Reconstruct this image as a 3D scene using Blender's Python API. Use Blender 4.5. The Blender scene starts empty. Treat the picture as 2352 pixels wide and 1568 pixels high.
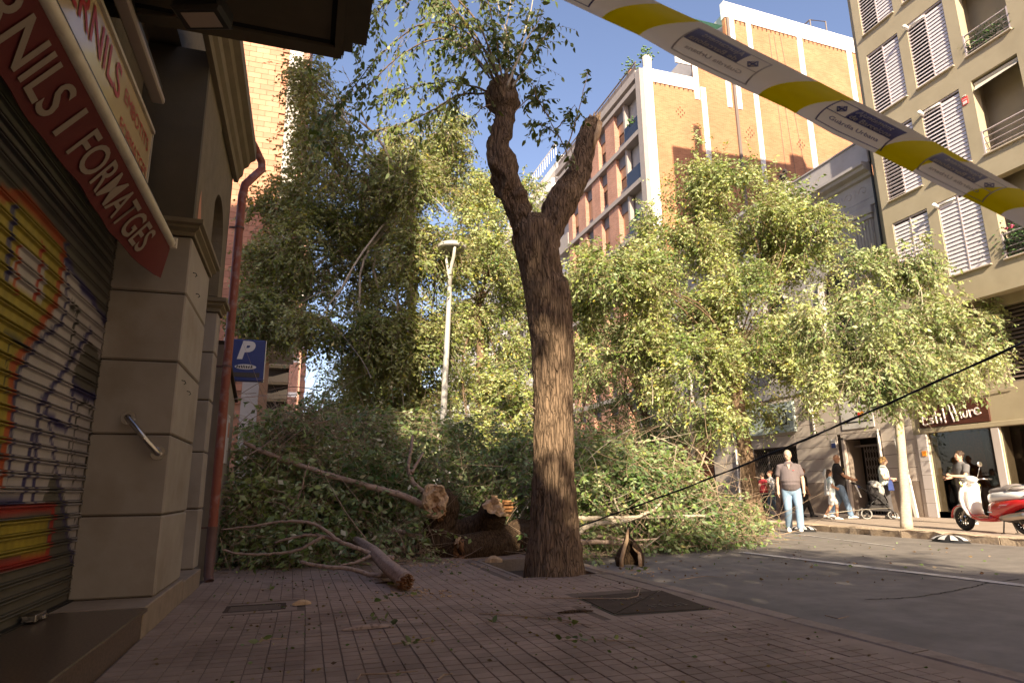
import bpy, math, random
import numpy as np
from mathutils import Vector, Matrix, noise
random.seed(7); RNG = np.random.default_rng(11)
R = math.radians
S = bpy.context.scene
COL = S.collection
# ------------------------------------------------------------ camera
W_, H_, F_ = 2352.0, 1568.0, 1475.0
CAM = np.array([0.0, 0.0, 1.1])
def _basis(pitch, yaw, roll):
    p, y, r = R(pitch), R(yaw), R(roll)
    fw = np.array([math.sin(y)*math.cos(p), math.cos(y)*math.cos(p), math.sin(p)])
    rt = np.array([math.cos(y), -math.sin(y), 0.0]); up = np.cross(rt, fw)
    return fw, rt*math.cos(r)-up*math.sin(r), rt*math.sin(r)+up*math.cos(r)
FW, RT, UP = _basis(13.0, 18.0, 0.7)
cam = bpy.data.cameras.new('camera'); camo = bpy.data.objects.new('camera', cam); COL.objects.link(camo)
M = Matrix(((RT[0], UP[0], -FW[0], CAM[0]), (RT[1], UP[1], -FW[1], CAM[1]), (RT[2], UP[2], -FW[2], CAM[2]), (0, 0, 0, 1)))
camo.matrix_world = M
cam.sensor_width = 36.0; cam.lens = F_/W_*36.0; cam.clip_start = 0.05; cam.clip_end = 600
cam.dof.use_dof = True; cam.dof.focus_distance = 9.5; cam.dof.aperture_fstop = 8.0
S.camera = camo
# measuring helpers: where a line of sight from the photographer's place meets a real plane
def _ray(u, v): return FW + RT*(u-W_/2)/F_ - UP*(v-H_/2)/F_
def onZ(u, v, z): d = _ray(u, v); return CAM + d*(z-CAM[2])/d[2]
def onX(u, v, x): d = _ray(u, v); return CAM + d*(x-CAM[0])/d[0]
def onY(u, v, y): d = _ray(u, v); return CAM + d*(y-CAM[1])/d[1]
# ------------------------------------------------------------ light
SUN_EL, SUN_AZ = 28.0, 14.0           # sun behind the camera, a little to the left
S.world = bpy.data.worlds.new('World'); S.world.use_nodes = True
wn = S.world.node_tree; wn.nodes.clear()
wo = wn.nodes.new('ShaderNodeOutputWorld'); bg = wn.nodes.new('ShaderNodeBackground')
sky = wn.nodes.new('ShaderNodeTexSky'); sky.sky_type = 'NISHITA'; sky.sun_disc = False
sky.sun_elevation = R(SUN_EL); sky.sun_rotation = R(180+SUN_AZ); sky.altitude = 0; sky.air_density = 1.0; sky.dust_density = 1.2; sky.ozone_density = 1.0
tint = wn.nodes.new('ShaderNodeMixRGB'); tint.blend_type = 'MULTIPLY'; tint.inputs[0].default_value = 1.0
tint.inputs[2].default_value = (1.14, 1.0, 1.04, 1)
wn.links.new(sky.outputs[0], tint.inputs[1]); wn.links.new(tint.outputs[0], bg.inputs[0]); wn.links.new(bg.outputs[0], wo.inputs[0])
bg.inputs[1].default_value = 0.092
sun = bpy.data.lights.new('sun', 'SUN'); sun.energy = 5.0; sun.angle = R(0.6); sun.color = (1.0, 0.87, 0.64)
suno = bpy.data.objects.new('sun', sun); COL.objects.link(suno)
sd = Vector((math.sin(R(SUN_AZ))*math.cos(R(SUN_EL)), math.cos(R(SUN_AZ))*math.cos(R(SUN_EL)), -math.sin(R(SUN_EL))))
suno.rotation_euler = sd.to_track_quat('-Z', 'Y').to_euler()
S.view_settings.view_transform = 'Standard'; S.view_settings.look = 'None'; S.view_settings.gamma = 1.0
S.view_settings.use_curve_mapping = False; S.view_settings.exposure = 1.35
S.render.engine = 'CYCLES'
# ------------------------------------------------------------ materials
MATS = {}
def mat(name, col, rough=0.7, col2=None, nscale=6.0, bump=0.0, bscale=40.0, metal=0.0, coat=0.0, rand=0.0, spec=None, ncontrast=1.0, stretch=None, dirt=None):
    """principled material with two-tone noise colour, optional bump, per-object tint and dirt"""
    m = bpy.data.materials.new(name); m.use_nodes = True; nt = m.node_tree; N = nt.nodes; L = nt.links
    b = N['Principled BSDF']; b.inputs['Roughness'].default_value = rough; b.inputs['Metallic'].default_value = metal
    if coat: b.inputs['Coat Weight'].default_value = coat; b.inputs['Coat Roughness'].default_value = 0.05
    if spec is not None: b.inputs['Specular IOR Level'].default_value = spec
    col = tuple(col)+(1,)
    tc = N.new('ShaderNodeNewGeometry')
    vec = tc.outputs['Position']
    if stretch:
        mp = N.new('ShaderNodeMapping'); mp.inputs['Scale'].default_value = stretch; L.new(vec, mp.inputs[0]); vec = mp.outputs[0]
    out = None
    if col2:
        n = N.new('ShaderNodeTexNoise'); n.inputs['Scale'].default_value = nscale; n.inputs['Detail'].default_value = 6; n.inputs['Roughness'].default_value = 0.62
        L.new(vec, n.inputs['Vector'])
        rp = N.new('ShaderNodeValToRGB'); w = 0.22/ncontrast
        rp.color_ramp.elements[0].position = 0.5-w; rp.color_ramp.elements[1].position = 0.5+w
        rp.color_ramp.elements[0].color = col; rp.color_ramp.elements[1].color = tuple(col2)+(1,)
        L.new(n.outputs['Fac'], rp.inputs[0]); out = rp.outputs[0]
    else:
        rgb = N.new('ShaderNodeRGB'); rgb.outputs[0].default_value = col; out = rgb.outputs[0]
    if dirt:
        n2 = N.new('ShaderNodeTexNoise'); n2.inputs['Scale'].default_value = dirt[1]; n2.inputs['Detail'].default_value = 8; L.new(tc.outputs['Position'], n2.inputs['Vector'])
        r2 = N.new('ShaderNodeValToRGB'); r2.color_ramp.elements[0].position = 0.52; r2.color_ramp.elements[1].position = 0.72
        L.new(n2.outputs['Fac'], r2.inputs[0])
        mx = N.new('ShaderNodeMixRGB'); mx.inputs[2].default_value = tuple(dirt[0])+(1,); L.new(out, mx.inputs[1])
        ml = N.new('ShaderNodeMath'); ml.operation = 'MULTIPLY'; ml.inputs[1].default_value = dirt[2]; L.new(r2.outputs[0], ml.inputs[0]); L.new(ml.outputs[0], mx.inputs[0]); out = mx.outputs[0]
    if rand:
        oi = N.new('ShaderNodeObjectInfo'); hs = N.new('ShaderNodeHueSaturation'); mr = N.new('ShaderNodeMapRange')
        mr.inputs['To Min'].default_value = 1-rand; mr.inputs['To Max'].default_value = 1+rand
        L.new(oi.outputs['Random'], mr.inputs[0]); L.new(mr.outputs[0], hs.inputs['Value']); L.new(out, hs.inputs['Color']); out = hs.outputs[0]
    L.new(out, b.inputs['Base Color'])
    if bump:
        nb = N.new('ShaderNodeTexNoise'); nb.inputs['Scale'].default_value = bscale; nb.inputs['Detail'].default_value = 8; L.new(vec, nb.inputs['Vector'])
        bm = N.new('ShaderNodeBump'); bm.inputs['Strength'].default_value = 0.6; bm.inputs['Distance'].default_value = bump
        L.new(nb.outputs['Fac'], bm.inputs['Height']); L.new(bm.outputs[0], b.inputs['Normal'])
    MATS[name] = m; return m
def attrmat(name, rough=0.7, bump=0.0, bscale=60, mult=None, trans=0.0, back=None, spec=None):
    """colour comes from a vertex colour layer 'paint' (spray paint, leaf tints, tile tints)"""
    m = bpy.data.materials.new(name); m.use_nodes = True; nt = m.node_tree; N = nt.nodes; L = nt.links
    b = N['Principled BSDF']; b.inputs['Roughness'].default_value = rough
    if spec is not None: b.inputs['Specular IOR Level'].default_value = spec
    a = N.new('ShaderNodeAttribute'); a.attribute_name = 'paint'; out = a.outputs['Color']
    if mult:
        n = N.new('ShaderNodeTexNoise'); n.inputs['Scale'].default_value = mult[0]; n.inputs['Detail'].default_value = 7
        g = N.new('ShaderNodeNewGeometry'); L.new(g.outputs['Position'], n.inputs['Vector'])
        mr = N.new('ShaderNodeMapRange'); mr.inputs['From Min'].default_value = 0.3; mr.inputs['From Max'].default_value = 0.7
        mr.inputs['To Min'].default_value = mult[1]; mr.inputs['To Max'].default_value = mult[2]; L.new(n.outputs['Fac'], mr.inputs[0])
        hs = N.new('ShaderNodeHueSaturation'); L.new(mr.outputs[0], hs.inputs['Value']); L.new(out, hs.inputs['Color']); out = hs.outputs[0]
    if back:
        g2 = N.new('ShaderNodeNewGeometry'); mx = N.new('ShaderNodeMixRGB'); L.new(g2.outputs['Backfacing'], mx.inputs[0]); L.new(out, mx.inputs[1])
        hb = N.new('ShaderNodeHueSaturation'); hb.inputs['Saturation'].default_value = back[0]; hb.inputs['Value'].default_value = back[1]; L.new(out, hb.inputs['Color'])
        L.new(hb.outputs[0], mx.inputs[2]); out = mx.outputs[0]
    L.new(out, b.inputs['Base Color'])
    if bump:
        nb = N.new('ShaderNodeTexNoise'); nb.inputs['Scale'].default_value = bscale; nb.inputs['Detail'].default_value = 6
        g3 = N.new('ShaderNodeNewGeometry'); L.new(g3.outputs['Position'], nb.inputs['Vector'])
        bm = N.new('ShaderNodeBump'); bm.inputs['Distance'].default_value = bump; L.new(nb.outputs['Fac'], bm.inputs['Height']); L.new(bm.outputs[0], b.inputs['Normal'])
    if trans:
        t = N.new('ShaderNodeBsdfTranslucent'); ht = N.new('ShaderNodeHueSaturation'); ht.inputs['Hue'].default_value = 0.485; ht.inputs['Saturation'].default_value = 1.15; ht.inputs['Value'].default_value = 1.25
        L.new(out, ht.inputs['Color']); L.new(ht.outputs[0], t.inputs['Color'])
        ms = N.new('ShaderNodeMixShader'); ms.inputs[0].default_value = trans
        L.new(b.outputs[0], ms.inputs[1]); L.new(t.outputs[0], ms.inputs[2]); L.new(ms.outputs[0], N['Material Output'].inputs[0])
    MATS[name] = m; return m
def glassmat(name, tintc=(0.5, 0.55, 0.55), alpha=0.35, rough=0.03):
    m = bpy.data.materials.new(name); m.use_nodes = True; N = m.node_tree.nodes; L = m.node_tree.links
    g = N.new('ShaderNodeBsdfGlossy'); g.inputs['Roughness'].default_value = rough; g.inputs['Color'].default_value = (0.9, 0.92, 0.95, 1)
    t = N.new('ShaderNodeBsdfTransparent'); t.inputs['Color'].default_value = tuple(tintc)+(1,)
    lw = N.new('ShaderNodeLayerWeight'); lw.inputs['Blend'].default_value = 0.25
    mr = N.new('ShaderNodeMapRange'); mr.inputs['To Min'].default_value = 0.05; mr.inputs['To Max'].default_value = alpha+0.3; L.new(lw.outputs['Fresnel'], mr.inputs[0])
    ms = N.new('ShaderNodeMixShader'); L.new(mr.outputs[0], ms.inputs[0]); L.new(t.outputs[0], ms.inputs[1]); L.new(g.outputs[0], ms.inputs[2])
    L.new(ms.outputs[0], N['Material Output'].inputs[0]); MATS[name] = m; return m
def emat(name, col, k):
    m = bpy.data.materials.new(name); m.use_nodes = True; b = m.node_tree.nodes['Principled BSDF']
    b.inputs['Base Color'].default_value = tuple(col)+(1,); b.inputs['Emission Color'].default_value = tuple(col)+(1,); b.inputs['Emission Strength'].default_value = k
    MATS[name] = m; return m
def brickmat(name, c1, c2, mortar, bw, bh, ms=0.01, rough=0.85, axis='XZ', bump=0.004, blotch=0.15):
    """running-bond brick on a vertical wall too far away to tell single bricks"""
    m = bpy.data.materials.new(name); m.use_nodes = True; nt = m.node_tree; N = nt.nodes; L = nt.links; b = N['Principled BSDF']; b.inputs['Roughness'].default_value = rough
    g = N.new('ShaderNodeNewGeometry'); sp = N.new('ShaderNodeSeparateXYZ'); cb = N.new('ShaderNodeCombineXYZ'); L.new(g.outputs['Position'], sp.inputs[0])
    L.new(sp.outputs['X' if axis[0] == 'X' else 'Y'], cb.inputs[0]); L.new(sp.outputs['Z'], cb.inputs[1])
    br = N.new('ShaderNodeTexBrick'); br.inputs['Scale'].default_value = 1.0; br.inputs['Brick Width'].default_value = bw; br.inputs['Row Height'].default_value = bh; br.inputs['Mortar Size'].default_value = ms
    br.inputs['Color1'].default_value = tuple(c1)+(1,); br.inputs['Color2'].default_value = tuple(c2)+(1,); br.inputs['Mortar'].default_value = tuple(mortar)+(1,); br.inputs['Bias'].default_value = 0.0
    L.new(cb.outputs[0], br.inputs['Vector'])
    n = N.new('ShaderNodeTexNoise'); n.inputs['Scale'].default_value = 0.7; n.inputs['Detail'].default_value = 8; L.new(g.outputs['Position'], n.inputs['Vector'])
    mr = N.new('ShaderNodeMapRange'); mr.inputs['From Min'].default_value = 0.3; mr.inputs['From Max'].default_value = 0.7; mr.inputs['To Min'].default_value = 1-blotch; mr.inputs['To Max'].default_value = 1+blotch; L.new(n.outputs['Fac'], mr.inputs[0])
    hs = N.new('ShaderNodeHueSaturation'); L.new(mr.outputs[0], hs.inputs['Value']); L.new(br.outputs['Color'], hs.inputs['Color']); L.new(hs.outputs[0], b.inputs['Base Color'])
    bm = N.new('ShaderNodeBump'); bm.invert = True; bm.inputs['Distance'].default_value = bump; L.new(br.outputs['Fac'], bm.inputs['Height']); L.new(bm.outputs[0], b.inputs['Normal'])
    MATS[name] = m; return m
# ------------------------------------------------------------ mesh helpers
class MB:
    def __init__(s): s.v = []; s.f = []; s.m = []; s.c = []
    def add(s, vs, fs, mi=0):
        o = len(s.v); s.v += [tuple(map(float, p)) for p in vs]; s.f += [tuple(i+o for i in f) for f in fs]; s.m += [mi]*len(fs); return s
    def box(s, x0, x1, y0, y1, z0, z1, mi=0, bev=0.0):
        if bev <= 0:
            vs = [(x, y, z) for x in (x0, x1) for y in (y0, y1) for z in (z0, z1)]
            return s.add(vs, [(0, 1, 3, 2), (4, 6, 7, 5), (0, 4, 5, 1), (2, 3, 7, 6), (0, 2, 6, 4), (1, 5, 7, 3)], mi)
        # chamfered box
        b = min(bev, (x1-x0)/2.2, (y1-y0)/2.2, (z1-z0)/2.2); vs = []; idx = {}
        X = (x0, x1); Y = (y0, y1); Z = (z0, z1); sg = (1, -1)
        for i in (0, 1):
            for j in (0, 1):
                for k in (0, 1):
                    c = (X[i], Y[j], Z[k]); d = (sg[i]*b, sg[j]*b, sg[k]*b)
                    for a in range(3):
                        p = [c[q]+(d[q] if q != a else 0) for q in range(3)]; idx[(i, j, k, a)] = len(vs); vs.append(p)
        F = []
        for a in range(3):
            o1, o2 = [(1, 2), (2, 0), (0, 1)][a]
            for s_ in (0, 1):
                q = []
                for (p1, p2) in ((0, 0), (1, 0), (1, 1), (0, 1)):
                    t = [0, 0, 0]; t[a] = s_; t[o1] = p1; t[o2] = p2; q.append(idx[(t[0], t[1], t[2], a)])
                F.append(tuple(q) if s_ else tuple(q[::-1]))
        for a in range(3):
            o1, o2 = [(1, 2), (2, 0), (0, 1)][a]
            for p1 in (0, 1):
                for p2 in (0, 1):
                    A = [0, 0, 0]; A[o1] = p1; A[o2] = p2; B = list(A); B[a] = 1
                    q = [idx[tuple(A)+(o1,)], idx[tuple(B)+(o1,)], idx[tuple(B)+(o2,)], idx[tuple(A)+(o2,)]]
                    F.append(tuple(q))
        for i in (0, 1):
            for j in (0, 1):
                for k in (0, 1): F.append((idx[(i, j, k, 0)], idx[(i, j, k, 1)], idx[(i, j, k, 2)]))
        return s.add(vs, F, mi)
    def obox(s, c, ax, ay, az, mi=0):
        c = Vector(c); ax = Vector(ax); ay = Vector(ay); az = Vector(az)
        vs = [c+ax*i+ay*j+az*k for i in (-1, 1) for j in (-1, 1) for k in (-1, 1)]
        return s.add(vs, [(0, 1, 3, 2), (4, 6, 7, 5), (0, 4, 5, 1), (2, 3, 7, 6), (0, 2, 6, 4), (1, 5, 7, 3)], mi)
    def tube(s, pts, rad, n=8, mi=0, cap=True, closed=False):
        P = [Vector(p) for p in pts]; k = len(P); rr = rad if hasattr(rad, '__len__') else [rad]*k
        up = Vector((0, 0, 1)); rings = []; prev = None
        for i in range(k):
            if closed: t = P[(i+1) % k]-P[i-1]
            else: t = P[min(i+1, k-1)]-P[max(i-1, 0)]
            if t.length < 1e-9: t = Vector((0, 0, 1))
            t.normalize()
            if prev is None:
                a = Vector((1, 0, 0)) if abs(t.x) < 0.9 else Vector((0, 1, 0)); x = (a-t*a.dot(t)).normalized()
            else: x = (prev-t*prev.dot(t)); x = x.normalized() if x.length > 1e-6 else t.orthogonal().normalized()
            prev = x; y = t.cross(x); r = rr[i]
            rx, ry = r if hasattr(r, '__len__') else (r, r)
            rings.append([P[i]+x*rx*math.cos(2*math.pi*j/n)+y*ry*math.sin(2*math.pi*j/n) for j in range(n)])
        vs = [p for r_ in rings for p in r_]; F = []
        m = k if closed else k-1
        for i in range(m):
            for j in range(n):
                a = i*n+j; b = i*n+(j+1) % n; c = ((i+1) % k)*n+(j+1) % n; d = ((i+1) % k)*n+j; F.append((a, b, c, d))
        if cap and not closed: F += [tuple(range(n))[::-1], tuple((k-1)*n+j for j in range(n))]
        return s.add(vs, F, mi)
    def ring(s, c, ax, R1, r, n=24, m=8, mi=0):
        c = Vector(c); ax = Vector(ax).normalized(); u = ax.orthogonal().normalized(); w = ax.cross(u)
        return s.tube([c+u*R1*math.cos(2*math.pi*i/n)+w*R1*math.sin(2*math.pi*i/n) for i in range(n)], r, m, mi, closed=True)
    def disc(s, c, ax, R1, th, n=20, mi=0):
        c = Vector(c); ax = Vector(ax).normalized(); return s.tube([c-ax*th/2, c+ax*th/2], R1, n, mi)
    def ell(s, c, r, n=10, m=8, mi=0, rot=None):
        c = Vector(c); vs = []; F = []
        for i in range(m+1):
            th = math.pi*i/m
            for j in range(n):
                ph = 2*math.pi*j/n; p = Vector((r[0]*math.sin(th)*math.cos(ph), r[1]*math.sin(th)*math.sin(ph), r[2]*math.cos(th)))
                if rot: p = rot @ p
                vs.append(c+p)
        for i in range(m):
            for j in range(n): F.append((i*n+j, (i+1)*n+j, (i+1)*n+(j+1) % n, i*n+(j+1) % n))
        return s.add(vs, F, mi)
    def prism(s, poly, fn, t0, t1, mi=0):
        """poly: 2D outline; fn(a,b,t) -> 3D"""
        n = len(poly); vs = [fn(a, b, t0) for a, b in poly]+[fn(a, b, t1) for a, b in poly]
        F = [tuple(range(n)), tuple(range(2*n-1, n-1, -1))]+[(i, i+n, (i+1) % n+n, (i+1) % n) for i in range(n)]
        return s.add(vs, F, mi)
    def loft(s, rings, mi=0, cap=True, closed=True):
        n = len(rings[0]); vs = [p for r_ in rings for p in r_]; F = []
        for i in range(len(rings)-1):
            for j in range(n if closed else n-1): F.append((i*n+j, i*n+(j+1) % n, (i+1)*n+(j+1) % n, (i+1)*n+j))
        if cap and closed: F += [tuple(range(n))[::-1], tuple((len(rings)-1)*n+j for j in range(n))]
        return s.add(vs, F, mi)
    def mesh(s, name, mats, smooth=False, fixn=True):
        me = bpy.data.meshes.new(name); me.from_pydata(s.v, [], s.f)
        for m in (mats if isinstance(mats, (list, tuple)) else [mats]): me.materials.append(MATS[m] if isinstance(m, str) else m)
        me.polygons.foreach_set('material_index', s.m)
        if fixn:
            import bmesh
            bm = bmesh.new(); bm.from_mesh(me); bmesh.ops.recalc_face_normals(bm, faces=bm.faces); bm.to_mesh(me); bm.free()
        if smooth: me.polygons.foreach_set('use_smooth', [True]*len(me.polygons))
        me.update(); return me
    def build(s, name, mats, parent=None, smooth=False, loc=None, fixn=True, **kw):
        return link(name, s.mesh(name, mats, smooth, fixn), parent, loc, **kw)
def link(name, me, parent=None, loc=None, label=None, cat=None, group=None, kind=None):
    o = bpy.data.objects.new(name, me); COL.objects.link(o)
    if parent is not None: o.parent = parent
    if loc is not None: o.location = loc
    tag(o, label, cat, group, kind); return o
def tag(o, label=None, cat=None, group=None, kind=None):
    if label: o['label'] = label
    if cat: o['category'] = cat
    if group: o['group'] = group
    if kind: o['kind'] = kind
    return o
def thing(name, label, cat, loc=(0, 0, 0), rotz=0.0, group=None):
    o = bpy.data.objects.new(name, None); COL.objects.link(o); o.location = loc; o.rotation_euler = (0, 0, rotz); o.empty_display_size = 0.2
    tag(o, label, cat, group); return o
def smooth_by_angle(o, ang=40):
    me = o.data
    me.polygons.foreach_set('use_smooth', [True]*len(me.polygons))
    try: me.set_sharp_from_angle(angle=R(ang))
    except Exception: pass
def text(name, body, origin, U, V, height, mat_, parent=None, width=None, off=0.0, align='LEFT', depth=0.0, warp=None, label=None, shear=0.0):
    cu = bpy.data.curves.new(name, 'FONT'); cu.body = body; cu.size = 1.0; cu.offset = off; cu.align_x = align; cu.resolution_u = 4; cu.shear = shear
    to = bpy.data.objects.new(name, cu); COL.objects.link(to); dg = bpy.context.evaluated_depsgraph_get(); dg.update()
    me = bpy.data.meshes.new_from_object(to.evaluated_get(dg)); bpy.data.objects.remove(to)
    co = np.empty(len(me.vertices)*3); me.vertices.foreach_get('co', co); co = co.reshape(-1, 3)
    y0 = 0.0; hcap = 0.7
    w = co[:, 0].max()-co[:, 0].min(); sc = height/hcap; sx = (width/w) if width else sc
    xs = (co[:, 0]-(co[:, 0].min() if align == 'LEFT' else 0))*sx; ys = co[:, 1]*sc
    if warp: P = np.array([warp(a, b) for a, b in zip(xs, ys)])
    else: P = np.array(origin)[None]+xs[:, None]*np.array(U)[None]+ys[:, None]*np.array(V)[None]
    me.vertices.foreach_set('co', P.ravel()); me.materials.clear(); me.materials.append(MATS[mat_]); me.update()
    return link(name, me, parent, label=label)
def fastmesh(name, V, F, mats, colors=None, smooth=False, matidx=None):
    """numpy quads/tris -> mesh.  V (n,3), F (m,k)"""
    me = bpy.data.meshes.new(name); nv, (nf, k) = len(V), F.shape
    me.vertices.add(nv); me.vertices.foreach_set('co', np.ascontiguousarray(V, dtype=np.float32).ravel())
    me.loops.add(nf*k); me.loops.foreach_set('vertex_index', np.ascontiguousarray(F, dtype=np.int32).ravel())
    me.polygons.add(nf); me.polygons.foreach_set('loop_start', np.arange(0, nf*k, k, dtype=np.int32))
    try: me.polygons.foreach_set('loop_total', np.full(nf, k, dtype=np.int32))
    except Exception: pass
    for m in mats: me.materials.append(MATS[m])
    if matidx is not None: me.polygons.foreach_set('material_index', matidx.astype(np.int32))
    if smooth: me.polygons.foreach_set('use_smooth', np.ones(nf, dtype=bool))
    if colors is not None:
        a = me.color_attributes.new('paint', 'FLOAT_COLOR', 'POINT'); c = np.ones((nv, 4), dtype=np.float32); c[:, :3] = colors; a.data.foreach_set('color', c.ravel())
    me.update(calc_edges=True); return me
def setcolors(me, cols):
    a = me.color_attributes.new('paint', 'FLOAT_COLOR', 'POINT'); c = np.ones((len(me.vertices), 4), dtype=np.float32); c[:, :3] = cols; a.data.foreach_set('color', c.ravel())
# ------------------------------------------------------------ material library
mat('grout', (0.11, 0.078, 0.058), 0.95, (0.16, 0.115, 0.088), 20, 0.003, 80)
mat('paving', (0.215, 0.152, 0.118), 0.8, (0.305, 0.225, 0.178), 5.0, 0.0015, 160, rand=0.16, dirt=((0.10, 0.06, 0.045), 1.4, 0.55))
mat('kerb_granite', (0.24, 0.18, 0.135), 0.85, (0.33, 0.255, 0.20), 30, 0.004, 60, rand=0.12, dirt=((0.13, 0.09, 0.065), 4, 0.6))
mat('asphalt', (0.145, 0.123, 0.110), 0.8, (0.235, 0.203, 0.180), 3.0, 0.004, 220, dirt=((0.06, 0.05, 0.046), 0.8, 0.5))
mat('road_paint', (0.62, 0.58, 0.55), 0.7, (0.42, 0.37, 0.34), 14, 0.001, 150, dirt=((0.16, 0.13, 0.12), 7, 0.7))
mat('far_paving', (0.33, 0.25, 0.20), 0.8, (0.42, 0.33, 0.27), 3, 0.002, 50)
mat('soil', (0.035, 0.022, 0.015), 0.95, (0.07, 0.045, 0.03), 15, 0.02, 30)
mat('iron', (0.060, 0.043, 0.034), 0.9, (0.095, 0.068, 0.053), 10, 0.002, 300, spec=0.15)
mat('iron_pale', (0.13, 0.10, 0.08), 0.8, (0.09, 0.07, 0.055), 40)
mat('slab_concrete', (0.075, 0.060, 0.038), 0.9, (0.10, 0.08, 0.052), 2.5, 0.002, 90)
mat('render_wall', (0.15, 0.12, 0.073), 0.92, (0.21, 0.165, 0.105), 7, 0.006, 90, dirt=((0.13, 0.10, 0.065), 2.0, 0.5))
mat('cornice', (0.17, 0.135, 0.083), 0.85, (0.22, 0.175, 0.11), 5, 0.002, 60)
mat('stone_block', (0.29, 0.248, 0.205), 0.75, (0.36, 0.31, 0.26), 3.0, 0.0012, 40, rand=0.05, dirt=((0.22, 0.17, 0.125), 2.4, 0.55))
mat('joint', (0.07, 0.05, 0.04), 0.95)
mat('step_granite', (0.06, 0.042, 0.030), 0.3, (0.15, 0.105, 0.075), 70, 0.0, ncontrast=2.2)
mat('step_pale', (0.25, 0.19, 0.14), 0.8, (0.32, 0.25, 0.19), 8, dirt=((0.18, 0.13, 0.1), 5, 0.6))
attrmat('shutter_paint', 0.5, 0.001, 30, mult=(3.5, 0.75, 1.1))
mat('steel', (0.45, 0.42, 0.40), 0.25, metal=1.0)
mat('dark_metal', (0.03, 0.027, 0.025), 0.5, metal=0.4)
mat('black_void', (0.006, 0.005, 0.005), 0.9)
mat('white_bar', (0.66, 0.60, 0.50), 0.5, (0.58, 0.52, 0.43), 5, dirt=((0.42, 0.36, 0.28), 7, 0.5))
mat('valance_red', (0.095, 0.007, 0.008), 0.8, (0.12, 0.010, 0.010), 3, 0.001, 200)
mat('valance_letter', (0.27, 0.21, 0.17), 0.8)
mat('sign_cream', (0.62, 0.48, 0.27), 0.22, (0.67, 0.53, 0.31), 2, coat=0.3)
mat('sign_red', (0.42, 0.018, 0.016), 0.4)
mat('lamp_tube', (0.42, 0.35, 0.30), 0.5)
mat('pipe_red', (0.22, 0.052, 0.028), 0.55, (0.27, 0.07, 0.04), 8, dirt=((0.40, 0.36, 0.36), 9, 0.45))
mat('pipe_brown', (0.11, 0.05, 0.04), 0.6, (0.15, 0.08, 0.07), 12)
mat('sign_blue', (0.028, 0.043, 0.17), 0.4, (0.035, 0.055, 0.20), 4)
mat('sign_white', (0.72, 0.68, 0.64), 0.5)
mat('sign_band', (0.055, 0.045, 0.04), 0.7, (0.08, 0.065, 0.055), 60)
mat('ink', (0.012, 0.012, 0.014), 0.6)
mat('clay_block', (0.46, 0.205, 0.125), 0.85, (0.56, 0.27, 0.17), 1.5, 0.003, 60, rand=0.17)
mat('clay_mortar', (0.47, 0.25, 0.16), 0.9)
mat('pale_band', (0.52, 0.47, 0.43), 0.85, (0.58, 0.52, 0.47), 1.0, 0.002, 30)
brickmat('brick_orange', (0.36, 0.145, 0.066), (0.46, 0.20, 0.098), (0.42, 0.25, 0.15), 0.29, 0.075, 0.007, axis='XZ', blotch=0.12)
brickmat('brick_red_y', (0.36, 0.145, 0.09), (0.45, 0.20, 0.135), (0.42, 0.32, 0.26), 0.27, 0.07, 0.010, axis='YZ')
brickmat('brick_red_x', (0.36, 0.14, 0.085), (0.43, 0.19, 0.125), (0.42, 0.32, 0.26), 0.27, 0.07, 0.010, axis='XZ')
mat('white_render', (0.78, 0.74, 0.70), 0.8, (0.84, 0.80, 0.76), 1.2, dirt=((0.6, 0.54, 0.5), 1.0, 0.4))
mat('grey_render', (0.37, 0.34, 0.335), 0.85, (0.44, 0.405, 0.40), 1.5, 0.003, 40, dirt=((0.27, 0.235, 0.22), 1.2, 0.5))
mat('grey_panel', (0.17, 0.16, 0.175), 0.6)
mat('slab_edge', (0.30, 0.26, 0.245), 0.8, (0.36, 0.31, 0.29), 3)
mat('roller_blind', (0.62, 0.36, 0.20), 0.6, (0.68, 0.42, 0.25), 3, rand=0.12)
mat('glass_dark', (0.02, 0.02, 0.025), 0.08, spec=0.8)
glassmat('glass_pane', (0.75, 0.8, 0.82), 0.25)
glassmat('shop_glass', (0.62, 0.60, 0.58), -0.12)
mat('beige_wall', (0.37, 0.305, 0.205), 0.88, (0.43, 0.36, 0.25), 1.1, 0.003, 60, dirt=((0.29, 0.235, 0.155), 0.9, 0.6))
mat('sill_stone', (0.50, 0.42, 0.33), 0.7, (0.56, 0.47, 0.38), 6)
mat('shutter_slat', (0.70, 0.635, 0.66), 0.5, rand=0.03)
mat('shutter_frame', (0.50, 0.42, 0.42), 0.5)
mat('interior_dark', (0.025, 0.018, 0.013), 0.9)
mat('interior_grey', (0.055, 0.046, 0.040), 0.9)
mat('kerb_rough', (0.36, 0.265, 0.185), 0.9, (0.52, 0.40, 0.29), 14, 0.02, 22, rand=0.12)
mat('ashlar', (0.50, 0.42, 0.36), 0.8, (0.57, 0.48, 0.42), 1.5, 0.002, 50, rand=0.04, dirt=((0.37, 0.29, 0.24), 1.5, 0.5))
mat('ashlar_dado', (0.22, 0.165, 0.13), 0.85, (0.27, 0.205, 0.165), 3, 0.004, 40)
mat('pebble_panel', (0.24, 0.20, 0.165), 0.9, (0.42, 0.36, 0.31), 55, 0.006, 60, ncontrast=2)
mat('pest_sign', (0.47, 0.54, 0.50), 0.4, (0.50, 0.57, 0.53), 1)
mat('pale_sign', (0.62, 0.58, 0.56), 0.4)
mat('orange_dot', (0.85, 0.30, 0.03), 0.5); mat('red_dot', (0.75, 0.06, 0.03), 0.5); mat('sign_red_bright', (0.72, 0.05, 0.05), 0.5)
mat('wood_sign', (0.060, 0.016, 0.010), 0.55, (0.105, 0.030, 0.018), 5, stretch=(1, 1, 10), ncontrast=1.4)
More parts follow.
